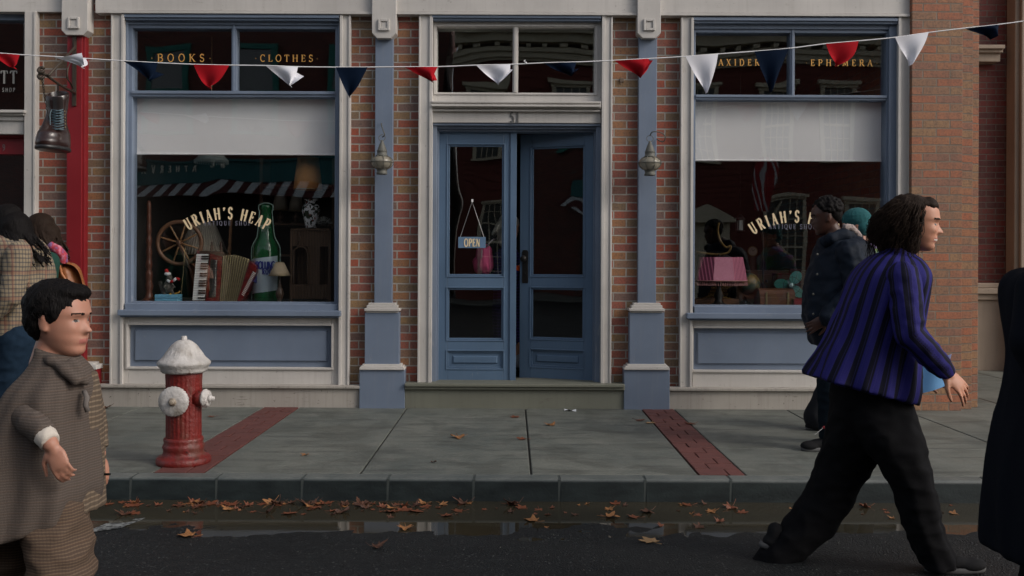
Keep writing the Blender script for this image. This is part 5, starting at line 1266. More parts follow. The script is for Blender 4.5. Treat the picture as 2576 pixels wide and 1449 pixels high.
mb.cap(sp(415,736), sp(412,742,-0.02), 0.018, 0.012); mb.cap(sp(432,735), sp(436,739,-0.02), 0.018, 0.012); mb.cap(sp(431,712,-0.02), sp(440,722,-0.05), 0.010, 0.007); mb.cap(sp(418,712,-0.02), sp(413,724,-0.05), 0.010, 0.007)
mb.cap(sp(412,735,0.04), sp(404,712,0.06), 0.02, 0.022)
remesh_obj('body', mb, FUR, sq, 0.005, 3, lambda p, n: 0.004*mnoise.noise(p*180))
RC = m_plain('red_knit', hexc(170,20,24), 0.9); WC = m_plain('white_knit', (0.72,0.72,0.74), 0.9)
mb = MB(); mb.ell(sp(422,689), (0.030,0.030,0.018)); mb.build('hat_brim', WC, sq); mb = MB(); mb.ell(sp(419,681), (0.018,0.018,0.018)); mb.build('hat_bobble', RC, sq)
mb = MB(); SCF = [(421,705),(428,709),(436,707),(444,700),(452,703)]
for i in range(4):
    mb.cur = i % 2; mb.tube([sp(*SCF[i], -0.04), sp(*SCF[i+1], -0.045)], 0.012, 8)
mb.build('scarf', [WC, RC], sq, fix=False)
# hat cone
mb = MB(); mb.cap(sp(421,687), sp(419,683), 0.022, 0.014); mb.build('hat', RC, sq)

# fairy lights hanging inside the room
fy_ = thing('fairy_lights', 'string of small warm fairy lights glowing behind the spinning wheel', 'string lights', at(470, 590, 2.2))
mb = MB(); ptsl = [(442,573),(446,584),(436,588),(438,584),(479,583),(486,582),(480,592),(484,602),(498,570),(534,566),(522,593)]
wire = [W(x, y, 2.0) for x, y in sorted(ptsl)]; mb.tube([W(425,545,2.0)]+wire+[W(560,545,2.0)], 0.002, 4); mb.build('wire', IRON, fy_, fix=False)
for x, y in ptsl:
    mb = MB(); mb.ell(W(x, y-1, 2.0-0.006), 0.009, 8, 6); mb.build('bulb', MATS.setdefault('bulb', m_emit('warm_bulb', (1.0,0.62,0.25), 2.2)), fy_, fix=False)

# ------------------------------------------------------------------ right window display
PZ2 = ZP2-0.012
def stand2(x, Y): p = W(x, 700, Y); p.z = PZ2; return p
# pink fringed lamp
Yp_ = 0.55; pk = thing('pink_fringed_lamp', 'table lamp with pink pleated shade and tassel fringe in the right window', 'lamp', stand2(1814, Yp_))
k = px(Yp_); cb = W(1814, 706, Yp_); ct = W(1812, 647, Yp_); 
def m_pink(flat):
    g = NG('pink_silk' + ('_lace' if flat else '_pleats'), 0.6)
    if flat: n = g.noise(60, 4, g.map((1,1,1), rot=(0,0.8,0))); g.col(g.mix(n, hexc(190,110,135), hexc(216,150,170)))
    else:
        a = g.n('ShaderNodeSeparateXYZ'); g.l(g.tc.outputs['Object'], a.inputs[0]); w = g.math('SINE', g.math('ADD', g.math('MULTIPLY', a.outputs[0], 330), g.math('MULTIPLY', a.outputs[1], 200)))
        g.col(g.mix(g.ramp(w, [(0.1,0),(0.9,1)]), hexc(130,56,84), hexc(214,120,148)))
    return g.mat
MP = [m_pink(0), m_pink(1)]
n = 8; mb = MB()
for i in range(n):
    a0, a1 = 2*PI*(i+0.5)/n, 2*PI*(i+1.5)/n; mb.cur = i % 2
    r0, r1 = 68*k, 57*k; sq_ = 0.55
    def Pt(u, v, a0=a0, a1=a1):
        A = V((math.cos(a0), math.sin(a0)*sq_, 0)); B = V((math.cos(a1), math.sin(a1)*sq_, 0)); d = A.lerp(B, u); r = r0+(r1-r0)*v; return V((cb.x+d.x*r, Yp_+d.y*r, cb.z+(ct.z-cb.z)*v))
    mb.grid(Pt, 6, 4); mb.grid(lambda u, v: Pt(u, v)*1.0+V(((cb.x-Pt(u,v).x)*0.01, (Yp_-Pt(u,v).y)*0.01, 0)), 6, 4)
mb.build('shade', MP, pk, fix=False)
FRG = m_plain('fringe_gold', hexc(176,126,122), 0.7)
rim = [V((cb.x+68*k*math.cos(2*PI*(i+0.5)/8), Yp_+0.55*68*k*math.sin(2*PI*(i+0.5)/8), cb.z)) for i in range(8)]
mb = MB(); mb.tube(rim, 0.0045, 6, closed=True)
for i in range(8):
    for j in range(9): p = rim[i].lerp(rim[(i+1) % 8], j/9); mb.cyl(p+V((0,0,-0.01)), p+V((0,0,-0.028)), 0.0015, n=5); mb.lathe(p+V((0,0,-0.045)), [(0.006,0),(0.0055,0.008),(0.003,0.014),(0.003,0.02)], 8)
mb.build('tassel_fringe', FRG, pk, fix=False)
mb = MB(); H = ct.z-PZ2; mb.lathe((cb.x-0.02, Yp_, PZ2), [(0.09,0),(0.09,0.015),(0.05,0.03),(0.03,0.06),(0.045,0.10),(0.03,0.14),(0.018,0.17),(0.03,0.20),(0.012,0.24),(0.01,H+0.01),(0.012,H+0.015),(0.005,H+0.03)], 16); mb.build('base', IRON, pk, fix=False)
# ornate sewing machine with gold decoration
sm_ = thing('sewing_machine', 'old black sewing machine with pierced gold ironwork behind the pink lamp', 'sewing machine', stand2(1800, 0.8))
GO = m_plain('antique_gold', hexc(130,102,56), 0.4, 0.6)
mb = MB(); rr = random.Random(3)
for i in range(9):
    for j in range(6):
        x, y = 1768+i*7.2+(j % 2)*3.5, 716+j*8
        if y > 765 or (x < 1795-(y-712)*0.5): continue
        q = W(x, y, 0.75); mb.tube([q+V((0.010*math.cos(a), 0, 0.010*math.sin(a))) for a in [2*PI*t/8 for t in range(8)]], 0.003, 5, closed=True)
q = W(1833, 706, 0.75); mb.tube([q+V((0.075*math.cos(a), 0, 0.06*math.sin(a))) for a in [PI*1.0+PI*t/14 for t in range(15)]], 0.005, 6); mb.tube([W(1748,757,0.7), W(1790,742,0.7), W(1840,752,0.7)], 0.006, 6)
mb.build('ironwork', GO, sm_, fix=False)
mb = MB(); a, b, c_, d = RX(1748, 752, 1860, 764, 0.65); mb.box(a, b, 0.65, 0.95, PZ2, d); mb.build('wooden_bed', WOOD, sm_, bevel=0.004)
mb = MB(); mb.tube([W(1845,752,0.95), W(1845,690,1.0), W(1838,655,1.0), W(1815,640,1.0), W(1790,640,1.0), W(1775,655,1.0), W(1774,700,1.0)], 0.032, 10); mb.lathe(W(1858,662,1.0), [(0.07,0),(0.075,0.01),(0.06,0.03)], 24, (1,0,0)); mb.build('machine_head', IRON, sm_)
mb = MB(); mb.tube([W(x, y, 0.92) for x, y in smooth_pts([(1809,560),(1806,580),(1812,605),(1826,622),(1838,618),(1832,635),(1800,640),(1752,634)], 3)], 0.012, 8); mb.build('gilded_arm', GO, sm_, fix=False)
# globe
gl_ = thing('desk_globe', 'dull green desk globe on a chrome foot in the right window', 'globe', stand2(1882, 0.7))
def m_globe():
    g = NG('old_globe_map', 0.4); n = g.noise(9, 5, dist=0.6); g.col(g.mix(g.ramp(n, [(0.48,0),(0.52,1)]), hexc(60,78,66), hexc(118,100,58))); return g.mat
mb = MB(); mb.ell(W(1884,715,0.72), (0.105,0.105,0.105)); mb.build('sphere', m_globe(), gl_)
c = W(1876,766,0.62); mb = MB(); mb.lathe((c.x+0.02, 0.72, PZ2), [(0.07,0),(0.07,0.01),(0.05,0.02),(0.045,0.035),(0.02,0.05),(0.012,0.085)], 20); mb.build('foot', m_plain('chrome', (0.5,0.55,0.58), 0.12, 1.0), gl_, fix=False)
# round clock
ck = thing('round_clock', 'small round gilt faced clock at the back of the right display', 'clock', W(1893, 632, 1.35))
mb = MB(); cc = W(1893,632,1.35); mb.lathe(cc, [(0.050,0.0),(0.052,0.01),(0.045,0.02),(0.044,0.012)], 28, (0,-1,0)); mb.build('case', GO, ck, fix=False)
mb = MB(); mb.cyl(cc+V((0,-0.012,0)), cc+V((0,-0.014,0)), 0.043, n=24); mb.build('dial', m_plain('dial_ivory', (0.34,0.26,0.19), 0.5), ck)
mb = MB(); mb.cyl(cc+V((0,-0.016,0)), cc+V((0.02,-0.016,0.018)), 0.002, n=5); mb.cyl(cc+V((0,-0.016,0)), cc+V((-0.012,-0.016,0.026)), 0.002, n=5); mb.build('hands', IRON, ck)
mb = MB(); mb.box(cc.x-0.02, cc.x+0.02, 1.34, 1.38, PZ2, cc.z-0.04); mb.build('pedestal', DARKWOOD, ck)
# floor lamp pole
fp = thing('floor_stand', 'thin dark metal floor stand with small claw in the middle of the right display', 'stand', stand2(1920, 0.8))
mb = MB(); mb.cyl(W(1920,566,0.8), (WX(1920,700,0.8), 0.8, PZ2), 0.008, n=8); q = W(1929,707,0.78); mb.ell(q, 0.014); mb.tube([W(1920,708,0.8), W(1903,735,0.75), W(1896,764,0.7)], 0.005, 6); mb.tube([W(1920,708,0.8), W(1934,730,0.8), W(1944,764,0.8)], 0.005, 6); mb.build('pole', IRON, fp)
# domed chest
dc = thing('domed_wooden_chest', 'small domed brown wooden chest in front of the fan', 'chest', stand2(1964, 0.5))
X0, X1, Z0, Z1 = RX(1912, 726, 2000, 768, 0.45); Z0 = PZ2; zm = Z0+(Z1-Z0)*0.55
CW = m_plain('chest_wood', (0.12,0.05,0.025), 0.4)
mb = MB(); mb.box(X0, X1, 0.45, 0.66, Z0, zm); mb.build('chest_body', CW, dc, bevel=0.004)
mb = MB(); pr_ = [(0.45, zm), (0.45, zm+(Z1-zm)*0.4), (0.475, zm+(Z1-zm)*0.8), (0.52, Z1-0.002), (0.555, Z1), (0.59, Z1-0.002), (0.635, zm+(Z1-zm)*0.8), (0.66, zm+(Z1-zm)*0.4), (0.66, zm)]
vs = [(x, y, z) for x in (X0-0.003, X1+0.003) for y, z in pr_]; n = len(pr_)
mb.add(vs, [tuple(range(n)), tuple(reversed(range(n, 2*n)))]+[(i, (i+1) % n, n+(i+1) % n, n+i) for i in range(n)], False); mb.build('domed_lid', CW, dc, bevel=0.004)
mb = MB()
for x in (X0+0.05, X1-0.07): mb.box(x, x+0.018, 0.444, 0.4495, Z0+0.02, Z1-0.03)
mb.build('metal_strap', BRASS, dc)
# electric fan
fn = thing('desk_fan', 'vintage turquoise bladed desk fan with wire guard in the right window', 'fan', stand2(1989, 0.62))
Yn = 0.72; fc = W(1989, 718, Yn); TQ = m_plain('turquoise_blade', hexc(90,164,150), 0.35, 0, 0.1, 0)
for a in (3.0, 1.0, -0.72):
    mb = MB(); d = V((math.cos(a), 0, math.sin(a))); s = V((-math.sin(a), 0, math.cos(a)))
    def bl(u, v, d=d, s=s): t = 2*PI*u; r = v; return fc+d*(0.088+0.066*r*math.cos(t))+s*(0.048*r*math.sin(t))+V((0, 0.02*r*math.sin(t), 0))
    mb.grid(bl, 24, 5); mb.grid(lambda u, v: bl(u, v)+V((0, 0.002, 0)), 24, 5)
    mb.build('blade', TQ, fn, fix=False)
mb = MB(); mb.lathe(fc+V((0,-0.01,0)), [(0.03,0),(0.028,0.02),(0.02,0.03)], 20, (0,-1,0)); mb.lathe(fc+V((0,0.02,0)), [(0.045,0),(0.055,0.04),(0.05,0.1),(0.02,0.13)], 20, (0,1,0)); mb.build('motor_hub', m_plain('chrome_hub', hexc(170,196,192), 0.25, 0.4), fn, fix=False)
mb = MB(); GR = [0.13, 0.09]
for r, o in ((0.17, -0.01), (0.17, 0.05), (0.08, -0.045)): mb.tube([fc+V((r*math.cos(a), o, r*math.sin(a))) for a in [2*PI*i/36 for i in range(36)]], 0.002, 5, closed=True)
for i in range(14):
    a = 2*PI*i/14; mb.tube([fc+V((r*math.cos(a+r*2), o, r*math.sin(a+r*2))) for r, o in ((0.028,-0.045),(0.08,-0.045),(0.14,-0.03),(0.17,-0.01),(0.17,0.05))], 0.0015, 4)
mb.build('wire_guard', IRON, fn, fix=False)
mb = MB(); mb.cyl(fc+V((0,0.07,-0.04)), (fc.x, Yn+0.07, PZ2+0.03), 0.014, n=10); mb.lathe((fc.x, Yn+0.07, PZ2), [(0.08,0),(0.08,0.015),(0.05,0.03),(0.02,0.04)], 20); mb.build('stand', m_plain('fan_stand_green', hexc(60,90,84), 0.4), fn, fix=False)
# red suitcase behind
sc_ = thing('maroon_suitcase', 'flat maroon suitcase standing behind the desk fan', 'suitcase', stand2(2000, 1.0))
X0, X1, Z0, Z1 = RX(1953, 687, 2060, 768, 0.95); mb = MB(); mb.box(X0, X1, 0.95, 1.12, PZ2, Z1); mb.build('case_body', m_plain('maroon_leatherette', (0.13,0.03,0.025), 0.6), sc_, bevel=0.012)
mb = MB(); mb.tube([(X0, 0.945, Z1-0.01), (X1, 0.945, Z1-0.01)], 0.006, 6); mb.tube([((X0+X1)/2-0.06, 1.03, Z1), ((X0+X1)/2-0.05, 1.03, Z1+0.03), ((X0+X1)/2+0.05, 1.03, Z1+0.03), ((X0+X1)/2+0.06, 1.03, Z1)], 0.007, 6); mb.build('handle', m_plain('red_piping', (0.22,0.03,0.03), 0.5), sc_)
rb = thing('red_tin_box', 'small red tin box at the lower right of the right window', 'box', stand2(2012, 0.45))
mb = MB(); X0, X1, Z0, Z1 = RX(1998, 752, 2030, 768, 0.42); mb.box(X0, X1, 0.42, 0.52, PZ2, Z1-0.012); mb.build('tin_body', RED, rb, bevel=0.003)
mb = MB(); mb.box(X0-0.003, X1+0.003, 0.417, 0.523, Z1-0.012, Z1); mb.build('lid', RED, rb, bevel=0.003)
# dresser at the back
dr = thing('back_dresser', 'low brown wooden dresser at the back of the right display', 'dresser', (W(1930, 700, 1.3).x, 1.3, PZ2))
X0, X1, Z0, Z1 = RX(1850, 680, 2100, 768, 1.2); mb = MB(); mb.box(X0, X1, 1.2, 1.45, PZ2, Z1); mb.build('carcase', m_plain('warm_brown_wood', (0.11,0.055,0.025), 0.5), dr, bevel=0.005)
mb = MB(); mb.box(X0+0.03, (X0+X1)/2-0.01, 1.19, 1.2, PZ2+0.05, Z1-0.04); mb.build('drawer_front', WOOD, dr, bevel=0.003)
mb = MB(); mb.box((X0+X1)/2+0.01, X1-0.03, 1.19, 1.2, PZ2+0.05, Z1-0.04); mb.build('drawer_front', WOOD, dr, bevel=0.003)
# dark lantern put into the room in place of a street lamp's reflection
hl = thing('lamp_reflection_lantern', 'small black lantern put in for a street lamp reflection in the right window', 'lantern', W(1862, 560, 0.9))
lc = W(1862, 566, 0.9); mb = MB(); mb.lathe(lc, [(0.05,-0.06),(0.05,-0.05),(0.02,-0.05)], 6); mb.lathe(lc, [(0.055,0.05),(0.03,0.08),(0.01,0.1)], 6)
for i in range(6): a = 2*PI*i/6; mb.cyl(lc+V((0.045*math.cos(a),0.045*math.sin(a),-0.05)), lc+V((0.045*math.cos(a),0.045*math.sin(a),0.05)), 0.004, n=5)
mb.cyl(lc+V((0,0,0.1)), (lc.x, lc.y, zc+0.01), 0.003, n=5); mb.build('frame', IRON, hl)
mb = MB(); mb.cyl(lc+V((0,0,-0.05)), lc+V((0,0,0.045)), 0.03, n=12); mb.build('glass', m_plain('lantern_milk_glass', (0.45,0.45,0.43), 0.3), hl)
# ------------------------------------------------------------------ people
def m_skin(name, c, blush=0.25):
    g = NG(name, 0.5); n = g.noise(14, 4); g.col(g.mix(n, mulc(c, 0.88), (min(1,c[0]*1.12), c[1]*0.98, c[2]*0.96))); g.bump(g.noise(220, 3), 0.15, 0.001)
    g.p.inputs['Subsurface Weight'].default_value = 0.12; g.p.inputs['Subsurface Radius'].default_value = (0.012, 0.005, 0.003); return g.mat
def m_hair(name, c, axis=(260, 260, 14)):
    g = NG(name, 0.6); g.p.inputs['Specular IOR Level'].default_value = 0.12; n = g.noise(1, 5, g.map(axis)); g.col(g.mix(n, mulc(c, 0.45), mulc(c, 1.7))); g.bump(n, 0.8, 0.006); return g.mat
def m_cloth(name, c, var=0.2, rough=0.9, sc=120, bump=0.4):
    g = NG(name, rough); n = g.noise(5, 5); f = g.noise(sc, 3); g.col(g.mix(g.math('ADD', g.math('MULTIPLY', n, 0.6), g.math('MULTIPLY', f, 0.4)), mulc(c, 1-var), mulc(c, 1+var))); g.bump(f, bump, 0.002)
    g.p.inputs['Specular IOR Level'].default_value = 0.12; return g.mat
SK_L = m_skin('fair_skin', hexc(172,128,108)); SK_M = m_skin('olive_skin', hexc(190,140,114)); SK_D = m_skin('dark_skin', hexc(74,48,38))
LIPS = m_plain('lip_red', hexc(168,104,94), 0.5); EYEW = m_plain('eye_white', hexc(150,136,128), 0.2, 0, 0.03, 0); IRIS = m_plain('dark_iris', (0.02,0.014,0.01), 0.15); TEETH = m_plain('teeth', hexc(220,212,200), 0.3)
HB = m_hair('black_hair', (0.005,0.004,0.004)); HBR = m_hair('brown_hair', (0.019,0.011,0.007)); HW = m_hair('white_hair', (0.34,0.31,0.27))
def frame_of(f, up=(0,0,1)):
    f = V(f).normalized(); r = f.cross(V(up)).normalized(); u = r.cross(f).normalized(); return f, r, u      # r = person's right
def head(mb, c, f, s=1.0, smile=0.0, nose=1.0):
    c = V(c); f, r, u = frame_of(f); R = Matrix((r, f, u)).transposed()
    def P(a, b, d): return c + (r*a + f*b + u*d)*s
    def E(a, b, d, ra, rb, rd): mb.ell(P(a, b, d), (ra*s, rb*s, rd*s), rot=R)
    PR = [(.1165,-.010,-.014,.004),(.114,.020,-.045,.026),(.106,.046,-.068,.046),(.09,.068,-.086,.061),(.065,.084,-.099,.072),(.04,.0905,-.104,.0765),(.027,.0925,-.104,.077),(.012,.0865,-.102,.076),(0,.086,-.098,.0745),(-.02,.0865,-.088,.071),(-.038,.0865,-.076,.0665),(-.052,.0895,-.066,.0625),(-.064,.0885,-.058,.058),(-.077,.083,-.048,.053),(-.09,.085,-.034,.0465),(-.102,.081,-.016,.038),(-.111,.068,.004,.027),(-.116,.048,.022,.012)]
    Q = smooth_pts(PR, 4); n = 96; vs = []; G = lambda x, g_: math.exp(-(x/g_)**2)
    for (d, fr_, bk, w) in Q:
        cy, ry = (fr_+bk)/2, (fr_-bk)/2
        for i in range(n):
            p = 2*PI*i/n; si, co = math.sin(p), math.cos(p); a = w*math.copysign(abs(co)**0.88, co); b = cy+ry*math.copysign(abs(si)**0.88, si)
            if si > 0.1:
                tn = max(0, min(1, (0.016-d)/0.044)); k = tn**1.3 if d > -0.028 else max(0, 1-(-0.028-d)/0.012); b += 0.024*nose*k*G(a, 0.0085+0.0045*tn)
                if -0.042 < d < -0.014: b += 0.007*(G(a-0.012, 0.006)+G(a+0.012, 0.006))*G(d+0.030, 0.007)
                e = abs(a)-0.032; b += -0.009*G(e, 0.015)*G(d-0.007, 0.0105)+0.0065*G(e, 0.010)*G(d-0.003, 0.007)
                b += 0.0045*G(abs(a)-0.026, 0.024)*G(d-0.027, 0.006)+0.005*G(abs(a)-0.044, 0.016)*G(d+0.022, 0.016)*(1+smile)
                b += 0.0045*G(a, 0.020)*(G(d+0.0565, 0.0042)+0.9*G(d+0.0665, 0.0045))-0.003*G(a, 0.024)*G(d+0.0615, 0.002)-0.002*G(a, 0.02)*G(d+0.076, 0.005)
                b += -0.0025*G(abs(a)-0.030-0.01*smile, 0.005)*G(d+0.055, 0.014)
            vs.append(P(a, b, d))
    m_ = len(Q); mb.add(vs, [(j_*n+i, j_*n+(i+1) % n, (j_+1)*n+(i+1) % n, (j_+1)*n+i) for j_ in range(m_-1) for i in range(n)]+[tuple(reversed(range(n))), tuple((m_-1)*n+i for i in range(n))], True)
    for sg in (1, -1): E(sg*0.077, -0.012, -0.004, 0.006, 0.016, 0.030); E(sg*0.080, -0.014, 0.012, 0.006, 0.014, 0.014); E(sg*0.077, -0.004, -0.026, 0.006, 0.009, 0.010)
    mb.cap(P(0, -0.022, -0.06), P(0, -0.045, -0.15), 0.050*s, 0.054*s)
    def asg(p):
        q = (p-c)/s; a, b, d = q.dot(r), q.dot(f), q.dot(u)
        for sg in (1, -1):
            if b > 0.055:
                e = ((a-sg*0.032)/0.0125)**2+((d-0.005)/0.0045)**2
                if e < 1: return 3 if abs(a-sg*0.034) < 0.0058 else 2
                if abs(a-sg*0.034) < 0.020 and abs(d-0.030+abs(a-sg*0.034)*0.15) < 0.0032: return 4
        if b > 0.07 and abs(a) < 0.023+0.009*smile and abs(d+0.0615) < 0.0088:
            if smile and abs(d+0.0615) < 0.0038: return 5
            return 1
        return 0
    return asg, P, (f, r, u)
def hand(mb, w, d, n, s=1.0, curl=0.5, side=1, spread=0.12, curls=None):
    """w wrist, d hand direction, n palm normal; side=+1 puts the thumb at +cross(d,n)"""
    w = V(w); d = V(d).normalized(); n = (V(n)-d*V(n).dot(d)).normalized(); t = d.cross(n).normalized()*side
    R = Matrix((t, d, n)).transposed()
    mb.ell(w+d*0.048*s, (0.040*s, 0.052*s, 0.015*s), rot=R); mb.ell(w+d*0.07*s+t*0.0, (0.041*s, 0.026*s, 0.013*s), rot=R); mb.ell(w+d*0.03*s+t*0.022*s+n*0.006*s, (0.018*s, 0.032*s, 0.014*s), rot=R); mb.cap(w-d*0.03*s, w+d*0.02*s, 0.024*s, 0.026*s, fa=n, fk=0.75)
    for i, (o, L, r_) in enumerate(((0.030, 0.074, 0.0086), (0.010, 0.082, 0.009), (-0.011, 0.076, 0.0086), (-0.030, 0.060, 0.0076))):
        cu = (curls[i] if curls else curl*(0.85+0.12*i)); p = w+d*0.084*s+t*o*s; dirn = (d+t*spread*(o/0.03)).normalized(); a = 0.18+cu*0.35
        for k, (l, rr) in enumerate(((0.46, 1.0), (0.30, 0.92), (0.24, 0.82))):
            nd = (dirn*math.cos(a)+n*math.sin(a)).normalized(); q = p+nd*L*l*s; mb.cap(p, q, r_*rr*s, r_*rr*0.92*s, n=10, h=3); p = q; a += cu*(0.75 if k == 0 else 0.55)
    p = w+d*0.022*s+t*0.030*s; v = (d*0.62+t*0.68+n*0.25).normalized()
    q = p+v*0.036*s; mb.cap(p, q, 0.0125*s, 0.0105*s, n=10, h=3); v2 = (d*0.86+t*0.32+n*0.35).normalized(); q2 = q+v2*0.030*s; mb.cap(q, q2, 0.0105*s, 0.0095*s, n=10, h=3); mb.cap(q2, q2+(v2+d*0.2).normalized()*0.022*s, 0.0092*s, 0.0075*s, n=10, h=3)
def fold(amp=0.008, fr=9.0, axis=(1,1,0.45), seed=0.0):
    def f(p, n):
        q = V((p.x*axis[0], p.y*axis[1], p.z*axis[2]))*fr+V((seed, seed*2, -seed)); a = mnoise.noise(q); b = mnoise.noise(q*2.3+V((5,1,3)))
        return amp*((1-abs(a)*2.4)*0.7+b*0.45)
    return f
def set_uv(o, fn):
    me = o.data; at_ = me.attributes.new('cl', 'FLOAT_VECTOR', 'POINT'); w = []
    off = V((0,0,0)); q = o
    while q is not None: off += V(q.location); q = q.parent
    for v in me.vertices: u = fn(v.co+off); w += [u[0], u[1], 0]
    at_.data.foreach_set('vector', w)
def limb(mb, pts, rs, fa=None, fk=1):
    for i in range(len(pts)-1): mb.cap(pts[i], pts[i+1], rs[i], rs[i+1], fa=fa, fk=fk)
def strands(mb, roots, flow, L, r, rng, wav=0.01, n=6, wl=25):
    for p in roots:
        pts = []; l = L*rng.uniform(0.7, 1.15); ph = rng.uniform(0, 6)
        a = V((rng.uniform(-1,1), rng.uniform(-1,1), 0))*wav
        for i in range(n+1):
            t = i/n; q = flow(p, t*l); pts.append(q+V((math.sin(t*l*wl+ph)*wav, math.cos(t*l*wl*0.8+ph)*wav, 0))+a*t)
        mb.tube(pts, r, 5, rs=[r*(1-0.75*(i/n)**2) for i in range(n+1)])
def shoe(parent, heel, toe, w, h, mat, solem, name='shoe', lab=None):
    heel, toe = V(heel), V(toe); d = (toe-heel); L = d.length; d = d.normalized(); up = V((0,0,1)); r = d.cross(up).normalized(); up = r.cross(d)
    R = Matrix((r, d, up)).transposed(); mb = MB()
    mb.ell(heel+d*L*0.72+up*h*0.40, (w*0.5, L*0.30, h*0.40), rot=R); mb.ell(heel+d*L*0.25+up*h*0.5, (w*0.42, L*0.26, h*0.5), rot=R); mb.ell(heel+d*L*0.45+up*h*0.55, (w*0.42, L*0.3, h*0.42), rot=R); mb.cap(heel+d*L*0.22+up*h*0.6, heel+d*L*0.2+up*h*1.25, w*0.38, w*0.36)
    o = remesh_obj(name, mb, mat, parent, 0.008, 4)
    mb = MB(); vs = []
    n = 28
    for z, k in ((0.0, 0.96), (0.008, 1.0), (0.026, 1.0)):
        for i in range(n):
            a = 2*PI*i/n; x = math.sin(a)*w*0.5*(0.85+0.2*math.cos(a)*0.8); y = math.cos(a)*L*0.53; vs.append(heel+d*(L*0.47+y*k)+r*x*k+up*z)
    mb.add(vs, [(j*n+i, j*n+(i+1) % n, (j+1)*n+(i+1) % n, (j+1)*n+i) for j in range(2) for i in range(n)]+[tuple(range(n)), tuple(2*n+i for i in range(n))], True); mb.build('sole', solem, o)
    return o
SHB = m_cloth('black_suede', (0.014,0.014,0.015)); SOLEK = m_plain('grey_rubber_sole', (0.07,0.07,0.07), 0.7)
SKMATS = lambda sk, hr: [sk, LIPS, EYEW, IRIS, hr, TEETH]

def loft(mb, q, rings, n=56, k=5, a0=0.0, a1=0.02, seed=0.0, sub_=5):
    """closed garment tube; rings (xl, yl, xr, yr, depth radius, depth shift) as seen in the photograph, folds deepen downward"""
    R = smooth_pts([tuple(r)+(0,)*(6-len(r)) for r in rings], sub_); vs = []; m = len(R)
    for j, (xl, yl, xr, yr, ry, dy) in enumerate(R):
        a, b = q(xl, yl, dy), q(xr, yr, dy); c = (a+b)/2; h = (b-a)/2; t = j/(m-1); am = a0+(a1-a0)*t
        for i in range(n):
            p = 2*PI*i/n; f = 1+am/max(0.08, h.length)*(math.sin(k*p+seed+2.0*math.sin(t*3+seed))*0.6+0.5*math.sin((k*2+1)*p+seed*2-t*4)); co, si = math.cos(p), math.sin(p)
            co = math.copysign(abs(co)**0.85, co); si = math.copysign(abs(si)**0.85, si)
            vs.append(c+h*co*f+V((0, ry*si*f, 0)))
    mb.add(vs, [(j*n+i, j*n+(i+1) % n, (j+1)*n+(i+1) % n, (j+1)*n+i) for j in range(m-1) for i in range(n)]+[tuple(reversed(range(n))), tuple((m-1)*n+i for i in range(n))], True)
def append_mesh(o, mb):
    off = V((0,0,0)); q = o
    while q is not None: off += V(q.location); q = q.parent
    me = o.data; bm = bmesh.new(); bm.from_mesh(me); vv = [bm.verts.new(V(p)-off) for p in mb.v]
    for f in mb.f:
        try: g = bm.faces.new([vv[i] for i in f]); g.smooth = True
        except ValueError: pass
    bm.to_mesh(me); bm.free()

# ---- boy in tweed cape, foreground left, walking right
YB_ = -5.38
def q1(x, y, dy=0.0): return W(x, y, YB_+dy)
boy = thing('person', 'boy with short dark hair walking right in a brown tweed cape at left', 'person', (q1(110,1800).x, YB_, -0.13))
mb = MB(); asg, P, fr = head(mb, q1(154, 806), (0.985, -0.17, -0.05), 0.90, 0.0, 1.3)
limb(mb, [q1(150,960), q1(140,1100), q1(120,1290)], [0.060, 0.066, 0.060], fa=(0,1,0), fk=0.8)
mb.cap(P(0,-0.03,-0.10), q1(150,935), 0.048, 0.05)
limb(mb, [q1(110,985,-0.06), q1(75,1060,-0.12), q1(128,1118,-0.20)], [0.035, 0.030, 0.022]); limb(mb, [q1(180,975,0.12), q1(205,1090,0.14), q1(246,1140,0.10)], [0.045, 0.036, 0.024])
hand(mb, q1(132,1122,-0.20), (0.42,-0.12,-0.90), (-0.1,0.98,0.1), 0.73, 0.75, side=-1, spread=0.02); hand(mb, q1(248,1146,0.10), (0.10,-0.1,-0.98), (-0.7,0.5,0), 0.84, 1.0, side=-1)
limb(mb, [q1(95,1300,-0.07), q1(150,1480,-0.09), q1(95,1760,-0.08)], [0.055, 0.045, 0.035]); limb(mb, [q1(95,1300,0.07), q1(45,1490,0.08), q1(-70,1740,0.08)], [0.055, 0.045, 0.035])
remesh_obj('body', mb, SK_L, boy, 0.0045, 4, mats=SKMATS(SK_L, HB), assign=asg)
